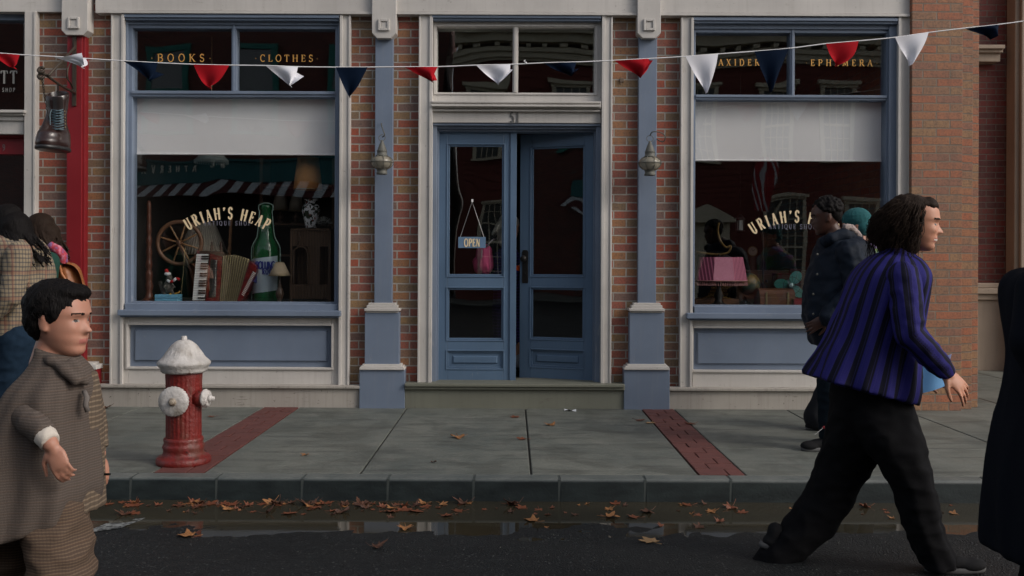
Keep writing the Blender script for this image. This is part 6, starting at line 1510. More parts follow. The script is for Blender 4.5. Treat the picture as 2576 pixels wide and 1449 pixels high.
# hair
mb = MB(); f_, r_, u_ = fr; RR = Matrix((r_, f_, u_)).transposed()
mb.ell(P(0,-0.022,0.050), (0.083,0.096,0.079), rot=RR); mb.ell(P(0,-0.052,0.008), (0.078,0.060,0.074), rot=RR); mb.ell(P(0,0.034,0.094), (0.060,0.050,0.028), rot=RR)
for sg in (1,-1): mb.ell(P(sg*0.072,0.014,0.036), (0.012,0.026,0.034), rot=RR); mb.ell(P(sg*0.073,0.012,0.012), (0.008,0.009,0.020), rot=RR)
bh_ = remesh_obj('hair', mb, HB, boy, 0.005, 3, lambda p, n: 0.004*mnoise.noise(V((p.x*70, p.y*70, p.z*45)))+0.002*mnoise.noise(p*260))
ex = MB(); rng = random.Random(31)
for i in range(1400):
    a = rng.uniform(-PI, PI); e = rng.uniform(-0.35, 1.5); d = V((math.cos(a)*math.cos(e), math.sin(a)*math.cos(e), math.sin(e)))
    if d.y > 0.25 and e < 0.75: continue
    p0 = P(d.x*0.083, -0.024+d.y*0.095, 0.046+d.z*0.080); t_ = (f_*0.55-u_*0.35*math.cos(e)+r_*rng.uniform(-0.3,0.3)+ (r_*d.x+f_*d.y)*0.5).normalized(); L = rng.uniform(0.010, 0.022)
    ex.tube([p0, p0+t_*L*0.5+(r_*d.x+f_*d.y+u_*d.z)*0.003, p0+t_*L], 0.0016, 4, rs=[0.0018, 0.0014, 0.0006])
append_mesh(bh_, ex)
def m_tweed(name, a, b, c_, s=150, rows=True):
    g = NG(name, 0.95); sp_ = g.n('ShaderNodeSeparateXYZ'); g.l(g.tc.outputs['Object'], sp_.inputs[0]); 
    xx = g.math('ADD', sp_.outputs[0], g.math('MULTIPLY', sp_.outputs[1], 0.8))
    n = g.noise(4, 4); zz = g.math('ADD', sp_.outputs[2], g.math('MULTIPLY', n, 0.03)); xx = g.math('ADD', xx, g.math('MULTIPLY', n, 0.03))
    h = g.math('SINE', g.math('MULTIPLY', zz, s*3.6)); v = g.math('SINE', g.math('MULTIPLY', xx, s*2.6)); ov = g.math('SINE', g.math('MULTIPLY', zz, s*0.9))
    c = g.mix(g.ramp(h, [(0.3,0),(0.7,1)]), a, b); c = g.mix(g.math('MULTIPLY', g.ramp(v, [(0.45,0),(0.6,1)]), 0.25), c, c_); c = g.mix(g.math('MULTIPLY', g.ramp(ov, [(0.9,0),(0.97,1)]), 0.15), c, hexc(110,80,60))
    f = g.noise(300, 3); c = g.mix(g.math('MULTIPLY', f, 0.5), c, mulc(a, 0.5)); g.col(c); g.bump(f, 0.5, 0.002); g.p.inputs['Specular IOR Level'].default_value = 0.15; return g.mat
TW = m_tweed('brown_tweed', hexc(88,79,73), hexc(106,96,89), hexc(76,70,68), 230); TW3 = m_tweed('light_check_tweed', hexc(98,86,74), hexc(138,122,104), hexc(72,64,60), 120); TW2 = m_tweed('trouser_tweed', hexc(84,70,60), hexc(112,95,80), hexc(66,56,50), 210)
FA = (0,1,0)
mb = MB(); loft(mb, q1, [(98,872,196,898,.062),(96,895,205,912,.075),(78,928,224,944,.10),(38,980,230,985,.135),(0,1060,232,1070,.155),(-35,1150,234,1165,.17),(-60,1240,236,1225,.18),(-85,1345,222,1272,.185),(-88,1365,214,1290,.185)], k=6, a0=0.0, a1=0.016, seed=1.0)
remesh_obj('cape', mb, TW, boy, 0.007, 3, fold(0.007, 6, (1,1,0.4), 2.0))
mb = MB(); loft(mb, q1, [(165,930,236,938,.06,.03),(190,1000,246,1005,.08,.03),(195,1110,248,1115,.09,.03),(195,1210,248,1215,.095,.03),(196,1270,247,1280,.095,.03)], k=4, a1=0.006); remesh_obj('jacket_front', mb, TW3, boy, 0.006, 2, fold(0.004, 14, (1,1,0.4), 5))
mb = MB(); mb.tube([q1(175,905,-0.07), q1(192,922,-0.075), q1(205,942,-0.07), q1(216,968,-0.06)], 0.013, 8); mb.tube([q1(103,893,-0.02), q1(130,908,-0.075), q1(165,932,-0.09), q1(198,965,-0.09)], 0.016, 8); mb.tube([q1(101,893,0.03), q1(130,895,0.06), q1(180,903,0.05)], 0.018, 8); remesh_obj('collar', mb, TW, boy, 0.007, 4, fold(0.004, 22))
WCF = m_cloth('white_cuff', (0.55,0.50,0.44)); mb = MB(); mb.cyl(q1(112,1093,-0.185), q1(128,1113,-0.20), 0.031, 0.028, 20); remesh_obj('shirt_cuff', mb, WCF, boy, 0.006, 3, fold(0.003, 30))
mb = MB(); limb(mb, [q1(74,1050,-0.12), q1(92,1078,-0.16)], [0.045, 0.036]); mb.cyl(q1(84,1066,-0.15), q1(116,1098,-0.187), 0.039, 0.035, 20); remesh_obj('sleeve', mb, TW, boy, 0.007, 3, fold(0.004, 16))
mb = MB(); limb(mb, [q1(215,1010,0.10), q1(236,1085,0.12)], [0.05, 0.042]); mb.cyl(q1(230,1070,0.12), q1(243,1130,0.105), 0.042, 0.036, 20); remesh_obj('sleeve', mb, TW3, boy, 0.007, 3, fold(0.004, 16))
mb = MB(); mb.tube([q1(212,985,-0.07), q1(219,1000,-0.085), q1(215,1018,-0.085), q1(221,1035,-0.08)], 0.008, 6); mb.build('ruffle', m_cloth('grey_ruffle', hexc(110,104,100)), boy)
mb = MB(); loft(mb, q1, [(60,1250,205,1255,.10,-.04),(68,1340,215,1345,.105,-.06),(82,1440,230,1440,.10,-.08),(86,1520,210,1525,.085,-.08),(66,1620,176,1628,.07,-.08),(46,1745,132,1750,.06,-.08)], k=4, a1=0.006, seed=2); loft(mb, q1, [(-10,1260,150,1265,.10,.04),(-30,1400,115,1410,.10,.06),(-60,1540,60,1550,.085,.08),(-115,1720,-22,1735,.06,.08)], k=4, a1=0.006, seed=4); remesh_obj('trousers', mb, TW2, boy, 0.009, 3, fold(0.012, 9, (1,1,1.5), 3))
shoe(boy, (q1(80,1800,-0.08).x, YB_-0.08, roadz(q1(80,1800).x, YB_)), (q1(230,1800,-0.08).x, YB_-0.1, roadz(q1(80,1800).x, YB_)), 0.085, 0.06, SHB, SOLEK); shoe(boy, (q1(-95,1800,0.08).x, YB_+0.08, roadz(0, YB_)+0.0), (q1(40,1800,0.08).x, YB_+0.06, roadz(0, YB_)), 0.085, 0.06, SHB, SOLEK)
wd2 = thing('thin_black_stick', 'thin black stick in the hand of the caped boy', 'stick', q1(252,1193,0.05)); mb = MB(); mb.cyl(q1(225,1194,0.08), q1(277,1193,0.04), 0.004, n=8); mb.build('shaft', BK, wd2)

# ---- long haired person in striped blazer, foreground right
YS_ = -3.85
def q2(x, y, dy=0.0): return W(x, y, YS_+dy)
sp_m = thing('person', 'smiling person with wavy shoulder length hair in a blue and black striped blazer striding right', 'person', (q2(2180,1430).x, YS_, -0.12))
mb = MB(); asg, P, fr = head(mb, q2(2306,563), (0.90, -0.42, -0.12), 1.04, 1.0, 1.25)
limb(mb, [q2(2262,690), q2(2225,830), q2(2180,1010)], [0.066, 0.072, 0.072], fa=(0,1,0), fk=1.25); mb.cap(P(0,-0.03,-0.12), q2(2262,680), 0.055, 0.07)
limb(mb, [q2(2272,690,-0.18), q2(2285,835,-0.24), q2(2380,938,-0.26)], [0.05, 0.042, 0.027]); limb(mb, [q2(2262,690,0.18), q2(2230,840,0.24), q2(2322,925,0.14)], [0.05, 0.042, 0.027])
hand(mb, q2(2380,938,-0.26), (0.66,-0.05,-0.62), (-0.35,0.85,-0.35), 1.0, 0.35, side=-1, spread=0.2); hand(mb, q2(2325,928,0.14), (0.8,-0.1,-0.4), (0.2,-0.9,-0.2), 1.0, 0.9, side=1)
limb(mb, [q2(2185,1040,0.09), q2(2090,1235,0.10), q2(1960,1400,0.10)], [0.06, 0.052, 0.045]); limb(mb, [q2(2190,1040,-0.09), q2(2295,1225,-0.10), q2(2352,1415,-0.10)], [0.06, 0.052, 0.045])
remesh_obj('body', mb, SK_M, sp_m, 0.005, 3, mats=SKMATS(SK_M, HBR), assign=asg)
f_, r_, u_ = fr; RR = Matrix((r_, f_, u_)).transposed(); rng = random.Random(11)
mb = MB(); mb.ell(P(0,-0.035,0.045), (0.092,0.105,0.088), rot=RR); mb.ell(P(0,-0.085,-0.02), (0.10,0.085,0.10), rot=RR); mb.ell(P(0,-0.085,-0.09), (0.095,0.075,0.075), rot=RR); mb.ell(P(0.05,-0.02,-0.02), (0.045,0.05,0.10), rot=RR); mb.ell(P(0.05,-0.02,-0.09), (0.045,0.055,0.06), rot=RR); mb.ell(P(0,0.035,0.085), (0.065,0.05,0.035), rot=RR); mb.ell(P(-0.05,-0.03,-0.04), (0.045,0.05,0.11), rot=RR)
mb.ell(P(0.02,-0.10,-0.05), (0.08,0.06,0.10), rot=RR)
ho = remesh_obj('hair', mb, HBR, sp_m, 0.006, 3, lambda p, n: 0.007*mnoise.noise(V((p.x*34, p.y*34, p.z*16)))+0.003*mnoise.noise(V((p.x*120, p.y*120, p.z*40))))
ex = MB()
for i in range(1100):
    a = rng.uniform(-PI, PI); e = rng.uniform(-0.3, 1.35); d = V((math.cos(a)*math.cos(e), math.sin(a)*math.cos(e), math.sin(e)))
    if d.y > 0.55 and e < 0.8: continue
    p0 = P(d.x*0.092, -0.03+d.y*0.104, 0.04+d.z*0.085); dd = r_*d.x+f_*d.y; pts = []; L = rng.uniform(0.12, 0.26)*(1.0 if e > 0 else 0.7); ph = rng.uniform(0, 6); am = rng.uniform(0.007, 0.020)
    for j in range(9):
        t = j/8; pts.append(p0+dd*(0.040*math.sin(t*PI*0.75))-f_*0.05*t-V((0,0,1))*L*t*(0.5+0.5*t)+V((math.sin(t*15+ph), math.cos(t*14+ph), 0.4*math.sin(t*11+ph)))*am*t)
    ex.tube(pts, 0.002, 3, rs=[0.0021*(1-0.6*(j/8)**2) for j in range(9)])
append_mesh(ho, ex)
def m_blazer():
    g = NG('striped_blazer_cloth', 0.75); a = g.n('ShaderNodeAttribute'); a.attribute_name = 'cl'; s = g.n('ShaderNodeSeparateXYZ'); g.l(a.outputs['Vector'], s.inputs[0]); fr_ = g.math('FRACT', s.outputs[0]); fr3 = g.math('FRACT', g.math('MULTIPLY', s.outputs[0], 3))
    c = g.mix(g.ramp(fr_, [(0.0,0),(0.06,1),(0.52,1),(0.58,0)]), hexc(14,14,28), hexc(42,39,112)); c = g.mix(g.math('MULTIPLY', g.ramp(fr3, [(0.0,0),(0.1,1),(0.2,0)]), 0.5), c, hexc(64,60,120))
    f = g.noise(160, 3); g.col(g.mix(g.math('MULTIPLY', f, 0.4), c, (0.01,0.01,0.03))); g.bump(f, 0.3, 0.002); g.p.inputs['Specular IOR Level'].default_value = 0.15; return g.mat
BLZ = m_blazer()
mb = MB(); loft(mb, q2, [(2228,622,2300,640,.065),(2222,632,2304,648,.07),(2190,652,2322,668,.14),(2155,690,2328,695,.20),(2130,745,2325,745,.20),(2108,800,2318,800,.19),(2086,850,2312,850,.19),(2062,895,2308,905,.20),(2040,932,2300,975,.215),(2036,944,2288,1010,.22)], k=7, a0=0.0, a1=0.020, seed=0.5)
o = remesh_obj('blazer', mb, BLZ, sp_m, 0.007, 2, fold(0.009, 7, (1,1,0.35), 1.0))
A_, B_ = q2(2290,560), q2(2150,1010); ax = (B_-A_).normalized(); e1 = V((0,-1,0)); e1 = (e1-ax*e1.dot(ax)).normalized(); e2 = ax.cross(e1)
def uvb(p): d = p-A_; return (math.atan2(d.dot(e2), d.dot(e1))/(2*PI)*20, d.dot(ax))
set_uv(o, uvb)
def sleeve(name, pts, rs, par, mat, n, amp=0.007, vox=0.008, seed=0, uv=True):
    mb = MB(); limb(mb, pts, rs); o = remesh_obj(name, mb, mat, par, vox, 5, fold(amp, 14, (1,1,1), seed))
    if uv:
        def f(p):
            best = None
            for a, b in zip(pts[:-1], pts[1:]):
                t = max(0, min(1, (p-a).dot(b-a)/(b-a).length_squared)); c = a.lerp(b, t); dd = (p-c).length
                if best is None or dd < best[0]: best = (dd, p-c, (b-a).normalized())
            ax = best[2]; e = V((0,1,0)); e = (e-ax*e.dot(ax)).normalized(); e_ = ax.cross(e); return (math.atan2(best[1].dot(e_), best[1].dot(e))/(2*PI)*n, 0)
        set_uv(o, f)
    return o
sleeve('sleeve', [q2(2272,700,-0.18), q2(2288,838,-0.24), q2(2372,928,-0.262)], [0.072, 0.064, 0.048], sp_m, BLZ, 7, seed=2)
sleeve('sleeve', [q2(2262,700,0.18), q2(2232,842,0.24), q2(2316,920,0.15)], [0.072, 0.064, 0.048], sp_m, BLZ, 7, seed=4)
TRB = m_cloth('black_trouser_cloth', (0.005,0.005,0.006), 0.3)
mb = MB(); loft(mb, q2, [(2100,945,2265,965,.15),(2098,985,2265,1005,.15),(2088,1060,2245,1090,.14,.04),(2060,1150,2190,1175,.11,.08),(2034,1228,2157,1236,.10,.10),(1966,1325,2086,1345,.09,.10),(1905,1398,1992,1425,.075,.10),(1893,1415,1975,1443,.075,.10)], k=3, a1=0.007, seed=1)
loft(mb, q2, [(2110,945,2280,965,.15),(2110,985,2285,1005,.15),(2150,1085,2312,1090,.14,-.06),(2200,1155,2328,1152,.115,-.09),(2248,1230,2346,1230,.10,-.10),(2280,1330,2368,1330,.09,-.10),(2312,1405,2400,1409,.085,-.10),(2320,1425,2402,1428,.085,-.10)], k=3, a1=0.007, seed=3)
remesh_obj('trousers', mb, TRB, sp_m, 0.008, 3, fold(0.010, 8, (1,1,1.5), 7))
gz = roadz(2.0, YS_)
shoe(sp_m, (q2(1915,1425,0.1).x, YS_+0.1, gz+0.05), (q2(2035,1440,0.1).x, YS_+0.1, gz), 0.10, 0.075, SHB, SOLEK); shoe(sp_m, (q2(2335,1430,-0.1).x, YS_-0.1, gz), (q2(2475,1430,-0.1).x, YS_-0.12, gz+0.015), 0.10, 0.075, SHB, SOLEK)
pp = thing('paper_sheets', 'light blue paper sheets in the far hand of the striped blazer wearer', 'paper', q2(2335,940,0.1))
PB = m_plain('blue_paper', hexc(104,160,210), 0.6, 0, 0.05, 0.05); 
for off, pts in ((0.06, [(2292,905),(2352,898),(2388,968),(2318,990)]), (0.09, [(2330,918),(2392,890),(2372,950),(2310,975)])):
    a, b, c_, d = [q2(*p_, off) for p_ in pts]; mb = MB(); mb.grid(lambda u, v: a*(1-u)*(1-v)+b*u*(1-v)+c_*u*v+d*(1-u)*v+V((0, 0.012*math.sin(u*4+v*3), 0)), 8, 8); mb.grid(lambda u, v: a*(1-u)*(1-v)+b*u*(1-v)+c_*u*v+d*(1-u)*v+V((0, 0.0012+0.012*math.sin(u*4+v*3), 0)), 8, 8); mb.build('sheet', PB if off < 0.07 else m_plain('pale_paper', hexc(170,180,220), 0.6), pp, fix=False)

# ---- man in navy parka walking left on the pavement
YM = -1.65
def q3(x, y, dy=0.0): return W(x, y, YM+dy)
mn = thing('person', 'man with curly black hair in a bulky navy parka walking left with hands in pockets', 'person', (q3(2095,1115).x, YM, 0))
mb = MB(); asg, P, fr = head(mb, q3(2077,547), (-0.95, 0.22, -0.18), 1.0)
limb(mb, [q3(2125,625), q3(2110,720), q3(2105,850)], [0.066, 0.072, 0.072], fa=(0,1,0), fk=1.2); mb.cap(P(0,-0.03,-0.12), q3(2118,615), 0.055, 0.07)
limb(mb, [q3(2130,630,-0.19), q3(2155,735,-0.22), q3(2080,800,-0.20)], [0.05, 0.042, 0.03]); limb(mb, [q3(2125,630,0.19), q3(2140,735,0.22), q3(2070,800,0.18)], [0.05, 0.042, 0.03]); hand(mb, q3(2078,802,-0.19), (-0.8,0.2,-0.5), (0.3,0.9,0), 1, 0.4, 1); hand(mb, q3(2068,802,0.17), (-0.8,-0.2,-0.5), (0.3,-0.9,0), 1, 0.4, -1)
limb(mb, [q3(2105,870,-0.09), q3(2088,980,-0.10), q3(2090,1088,-0.10)], [0.06, 0.052, 0.045]); limb(mb, [q3(2110,870,0.09), q3(2115,980,0.10), q3(2150,1080,0.10)], [0.06, 0.052, 0.045])
remesh_obj('body', mb, SK_D, mn, 0.006, 3, mats=[SK_D, m_plain('dark_lips', hexc(84,46,42), 0.5), EYEW, IRIS, HB, TEETH], assign=asg)
f_, r_, u_ = fr; RR = Matrix((r_, f_, u_)).transposed(); mb = MB(); mb.ell(P(0,-0.02,0.062), (0.085,0.092,0.072), rot=RR); mb.ell(P(0,-0.055,0.02), (0.080,0.062,0.07), rot=RR); rng = random.Random(4)
for i in range(260):
    a = rng.uniform(-PI, PI); e = rng.uniform(-0.3, 1.5); d = V((math.cos(a)*math.cos(e), math.sin(a)*math.cos(e), math.sin(e)))
    if d.y > 0.5 and e < 0.35: continue
    mb.ell(P(d.x*0.088, -0.025+d.y*0.096, 0.052+d.z*0.085), rng.uniform(0.009, 0.016), 8, 6)
remesh_obj('hair', mb, HB, mn, 0.005, 1)
PK = NG('navy_parka_cloth', 0.7); PK.p.inputs['Specular IOR Level'].default_value = 0.2; n_ = PK.noise(6, 5); PK.col(PK.mix(n_, hexc(7,14,25), hexc(17,30,45))); PK.bump(PK.noise(70, 4), 0.35, 0.004); PK = PK.mat
mb = MB(); loft(mb, q3, [(2085,592,2150,594,.09),(2064,606,2184,618,.18),(2050,650,2196,660,.23),(2034,700,2192,710,.235),(2026,760,2188,770,.225),(2027,815,2182,826,.215),(2038,850,2178,862,.205),(2046,866,2172,872,.19)], k=4, a0=0.004, a1=0.012, seed=2)
remesh_obj('parka', mb, PK, mn, 0.009, 3, fold(0.014, 6, (1,1,1.8), 3))
sleeve('sleeve', [q3(2136,640,-0.2), q3(2160,735,-0.24), q3(2085,797,-0.22)], [0.095, 0.085, 0.065], mn, PK, 1, 0.012, 0.01, 3, False); sleeve('sleeve', [q3(2130,640,0.2), q3(2145,735,0.24), q3(2075,797,0.2)], [0.095, 0.085, 0.065], mn, PK, 1, 0.012, 0.01, 5, False)
mb = MB(); mb.tube([q3(2072,612,-0.08), q3(2092,600,-0.13), q3(2125,590,-0.12), q3(2158,598,0.0), q3(2120,592,0.12), q3(2080,605,0.1)], 0.042, 10); remesh_obj('hood', mb, PK, mn, 0.009, 5, fold(0.010, 14))
mb = MB(); mb.tube([q3(2122,572,-0.12), q3(2140,572,-0.11), q3(2156,588,-0.06), q3(2164,602,0.0)], 0.026, 8); remesh_obj('hood_lining', mb, m_cloth('pale_fleece', hexc(150,138,134), 0.3), mn, 0.008, 2, lambda p, n: 0.006*mnoise.noise(p*90))
mb = MB(); mb.tube([q3(2066,602,-0.09), q3(2080,612,-0.13), q3(2098,606,-0.14), q3(2110,596,-0.14)], 0.010, 6); mb.build('neck_scarf', m_cloth('orange_red_scarf', hexc(150,56,36)), mn, fix=False)
mb = MB()
for y in (640, 690, 740, 790): mb.ell(q3(2046 if y > 700 else 2056, y, -0.17), 0.008, 8, 6)
mb.build('snap_buttons', LM, mn)
JN = m_cloth('dark_teal_denim', hexc(14,24,32), 0.3)
mb = MB(); limb(mb, [q3(2105,860,-0.09), q3(2090,980,-0.10), q3(2091,1090,-0.10)], [0.12, 0.09, 0.078]); limb(mb, [q3(2110,860,0.09), q3(2115,980,0.10), q3(2150,1075,0.10)], [0.12, 0.09, 0.075]); remesh_obj('trousers', mb, JN, mn, 0.01, 4, fold(0.009, 10, (1,1,1.4), 9))
bt_ = shoe(mn, (q3(2098,1118,-0.1).x, YM-0.1, 0), (q3(2013,1118,-0.1).x, YM-0.12, 0), 0.10, 0.085, SHB, SOLEK, 'boot'); mb = MB()
for i in range(4): a = q3(2050+i*6, 1093-i*5, -0.155); mb.cyl(a, a+V((0.016,0,0.009)), 0.0015, n=5)
mb.build('boot_lace', WHITEP, bt_); mb = MB(); mb.ell(q3(2074,1075,-0.155), (0.012,0.004,0.010)); mb.build('red_tab', RED, bt_)
shoe(mn, (q3(2165,1105,0.1).x, YM+0.1, 0.02), (q3(2085,1108,0.1).x, YM+0.08, 0), 0.10, 0.085, SHB, SOLEK, 'boot')

# ---- woman in teal beanie behind him
YT = -1.0
def q4(x, y, dy=0.0): return W(x, y, YT+dy)
wt_ = thing('person', 'person in a teal knit beanie half hidden between the parka man and the striped blazer', 'person', (q4(2130,1080).x, YT, 0))
mb = MB(); asg, P, fr = head(mb, q4(2152,572), (-0.9, 0.3, -0.1), 0.98); limb(mb, [q4(2165,650), q4(2160,740), q4(2150,860)], [0.060, 0.066, 0.072], fa=(0,1,0), fk=1.2); mb.cap(P(0,-0.03,-0.12), q4(2163,640), 0.05, 0.06)
limb(mb, [q4(2168,650,-0.17), q4(2180,750,-0.2), q4(2140,830,-0.18)], [0.045,0.04,0.03]); limb(mb, [q4(2168,650,0.17), q4(2180,750,0.2), q4(2140,830,0.18)], [0.045,0.04,0.03]); hand(mb, q4(2140,830,-0.18), (-0.6,0,-0.8), (0.2,0.9,0), 0.92, 0.5, 1); hand(mb, q4(2140,830,0.18), (-0.6,0,-0.8), (0.2,-0.9,0), 0.92, 0.5, -1)
limb(mb, [q4(2145,870,0.08), q4(2100,970,0.08), q4(2068,1058,0.05)], [0.06,0.05,0.042]); limb(mb, [q4(2150,870,-0.08), q4(2170,970,-0.08), q4(2190,1055,-0.08)], [0.06,0.05,0.042])
remesh_obj('body', mb, SK_L, wt_, 0.007, 3, mats=SKMATS(SK_L, HBR), assign=asg)
f_, r_, u_ = fr; RR = Matrix((r_, f_, u_)).transposed(); mb = MB(); mb.ell(P(0,-0.015,0.062), (0.094,0.108,0.088), rot=RR); mb.ell(P(0,-0.045,0.00), (0.088,0.078,0.08), rot=RR); TB = NG('teal_knit', 0.95); w_ = TB.n('ShaderNodeTexWave'); w_.inputs['Scale'].default_value = 60; TB.l(TB.tc.outputs['Object'], w_.inputs[0]); TB.col(TB.mix(w_.outputs['Fac'], hexc(14,58,62), hexc(30,100,104))); TB.bump(w_.outputs['Fac'], 0.4, 0.004)
remesh_obj('beanie', mb, TB.mat, wt_, 0.006, 4, lambda p, n: 0.002*mnoise.noise(p*60))
CT = NG('patchwork_coat', 0.9); v_ = CT.n('ShaderNodeTexVoronoi'); v_.inputs['Scale'].default_value = 14; CT.l(CT.tc.outputs['Object'], v_.inputs[0]); hs = CT.n('ShaderNodeHueSaturation'); CT.l(v_.outputs['Color'], hs.inputs['Color']); hs.inputs['Saturation'].default_value = 0.7; hs.inputs['Value'].default_value = 0.25; CT.l(hs.outputs[0], CT.p.inputs['Base Color'])
mb = MB(); limb(mb, [q4(2165,650), q4(2165,760), q4(2150,860)], [0.14,0.15,0.17], fa=(0,1,0), fk=1.15); limb(mb, [q4(2168,655,-0.17), q4(2182,750,-0.2), q4(2145,825,-0.18)], [0.075,0.065,0.055]); limb(mb, [q4(2168,655,0.17), q4(2182,750,0.2), q4(2145,825,0.18)], [0.075,0.065,0.055]); remesh_obj('coat', mb, CT.mat, wt_, 0.011, 5, fold(0.010, 9))
mb = MB(); limb(mb, [q4(2145,865,0.08), q4(2095,960,0.08), q4(2058,1050,0.05)], [0.115,0.09,0.105]); limb(mb, [q4(2150,865,-0.08), q4(2170,970,-0.08), q4(2190,1052,-0.08)], [0.115,0.09,0.105]); remesh_obj('wide_trousers', mb, m_cloth('charcoal_cloth', (0.016,0.017,0.02)), wt_, 0.011, 4, fold(0.008, 9))
shoe(wt_, (q4(2095,1080,0.05).x, YT+0.05, 0), (q4(2026,1080,0.05).x, YT+0.05, 0), 0.09, 0.07, SHB, SOLEK); shoe(wt_, (q4(2215,1080,-0.08).x, YT-0.08, 0), (q4(2145,1080,-0.08).x, YT-0.08, 0), 0.09, 0.07, SHB, SOLEK)

# ---- woman in plaid jacket at the left edge
YW = -1.8
def q5(x, y, dy=0.0): return W(x, y, YW+dy)
pw = thing('person', 'woman with long straight black hair, beige plaid jacket and jeans at the left edge', 'person', (q5(30,1130).x, YW, 0))
mb = MB(); asg, P, fr = head(mb, q5(15,562), (-0.93, 0.30, -0.12), 1.0); limb(mb, [q5(45,640), q5(52,730), q5(45,850)], [0.060, 0.060, 0.072], fa=(0,1,0), fk=1.25); mb.cap(P(0,-0.03,-0.12), q5(42,630), 0.05, 0.06)
limb(mb, [q5(48,635,-0.18), q5(28,740,-0.22), q5(-30,800,-0.22)], [0.045,0.038,0.026]); limb(mb, [q5(50,635,0.18), q5(60,740,0.22), q5(0,800,0.2)], [0.045,0.038,0.026]); hand(mb, q5(-30,800,-0.22), (-0.8,0,-0.5), (0,0.9,-0.2), 0.92, 0.5, 1); hand(mb, q5(0,800,0.2), (-0.8,0,-0.5), (0,-0.9,-0.2), 0.92, 0.5, -1)
limb(mb, [q5(45,860,-0.09), q5(20,980,-0.1), q5(60,1095,-0.1)], [0.06,0.052,0.045]); limb(mb, [q5(45,860,0.09), q5(-10,980,0.1), q5(-50,1095,0.1)], [0.06,0.052,0.045])
remesh_obj('body', mb, SK_L, pw, 0.007, 3, mats=SKMATS(SK_L, HB), assign=asg)
def longhair(par, P, fr, mat, seed, L0, sway, wid=0.10, nst=260, vox=0.006):
    f_, r_, u_ = fr; RR = Matrix((r_, f_, u_)).transposed(); rng = random.Random(seed); mb = MB(); mb.ell(P(0,-0.02,0.045), (0.088,0.105,0.085), rot=RR); mb.ell(P(0,-0.07,-0.02), (0.092,0.07,0.10), rot=RR)
    mb.cap(P(0,-0.08,-0.03), P(0,-0.08,-0.03)+V(sway)*0.8-V((0,0,L0*0.75)), wid*0.85, wid*0.55)
    for i in range(nst):
        a = rng.uniform(-PI, PI); e = rng.uniform(-0.1, 1.4); d = V((math.cos(a)*math.cos(e), math.sin(a)*math.cos(e), math.sin(e)))
        if d.y > 0.35 and e < 0.7: continue
        p0 = P(d.x*0.086, -0.02+d.y*0.10, 0.035+d.z*0.08); dd = r_*d.x+f_*d.y; L = L0*rng.uniform(0.75, 1.1); pts = []; ph = rng.uniform(0, 6)
        for j in range(9): t = j/8; pts.append(p0+dd*0.025*math.sin(t*PI*0.6)-f_*0.06*t+V(sway)*t*t-V((0,0,1))*L*t+V((math.sin(t*6+ph), math.cos(t*5+ph), 0))*0.006*t)
        mb.tube(pts, 0.005, 5, rs=[0.0055*(1-0.5*(j/8)**2) for j in range(9)])
    return remesh_obj('hair', mb, mat, par, vox, 1, lambda p, n: 0.002*mnoise.noise(V((p.x*140, p.y*140, p.z*25))))
longhair(pw, P, fr, HB, 3, 0.36, (0.16, -0.05, 0), 0.12)
def m_plaid():
    g = NG('plaid_wool', 0.95); s = g.n('ShaderNodeSeparateXYZ'); g.l(g.tc.outputs['Object'], s.inputs[0]); n = g.noise(3, 3); xx = g.math('ADD', g.math('ADD', s.outputs[0], s.outputs[1]), g.math('MULTIPLY', n, 0.03)); zz = g.math('ADD', s.outputs[2], g.math('MULTIPLY', n, 0.03))
    hx = g.ramp(g.math('SINE', g.math('MULTIPLY', xx, 230)), [(0.45,0),(0.6,1)]); hz_ = g.ramp(g.math('SINE', g.math('MULTIPLY', zz, 230)), [(0.45,0),(0.6,1)]); bx_ = g.ramp(g.math('SINE', g.math('MULTIPLY', xx, 38)), [(0.9,0),(0.95,1)]); bz = g.ramp(g.math('SINE', g.math('MULTIPLY', zz, 38)), [(0.9,0),(0.95,1)])
    c = g.mix(g.math('MULTIPLY', hx, 0.55), hexc(138,124,102), hexc(50,54,62)); c = g.mix(g.math('MULTIPLY', hz_, 0.6), c, hexc(44,50,62)); c = g.mix(g.math('MULTIPLY', bx_, 0.3), c, hexc(130,66,50)); c = g.mix(g.math('MULTIPLY', bz, 0.3), c, hexc(130,66,50)); g.col(c); g.bump(g.noise(200, 3), 0.4, 0.002); return g.mat
PLD = m_plaid()
mb = MB(); loft(mb, q5, [(8,588,80,592,.08),(-28,600,110,620,.17),(-38,650,124,660,.21),(-30,700,128,705,.20),(-20,735,122,738,.18),(-30,790,112,790,.19),(-36,838,98,843,.20)], k=5, a1=0.010, seed=3)
remesh_obj('jacket', mb, PLD, pw, 0.008, 3, fold(0.008, 8, (1,1,0.9), 3))
sleeve('sleeve', [q5(48,640,-0.2), q5(30,742,-0.25), q5(-28,798,-0.24)], [0.085,0.072,0.052], pw, PLD, 1, 0.008, 0.01, 3, False)
mb = MB(); a, b, c_, d = q5(56,716,-0.17), q5(100,712,-0.13), q5(104,728,-0.12), q5(58,732,-0.17); mb.tube([q5(56,722,-0.165), q5(78,722,-0.16), q5(102,718,-0.12)], 0.016, 8); mb.ell(q5(92,720,-0.15), 0.010, 8, 6); mb.build('back_belt', PLD, pw)
JB = m_cloth('blue_denim', hexc(26,42,58), 0.35); mb = MB(); limb(mb, [q5(45,855,-0.09), q5(20,980,-0.1), q5(60,1095,-0.1)], [0.13,0.085,0.06]); limb(mb, [q5(45,855,0.09), q5(-10,980,0.1), q5(-50,1095,0.1)], [0.13,0.085,0.06]); remesh_obj('jeans', mb, JB, pw, 0.01, 4, fold(0.007, 11, (1,1,1.3), 4))
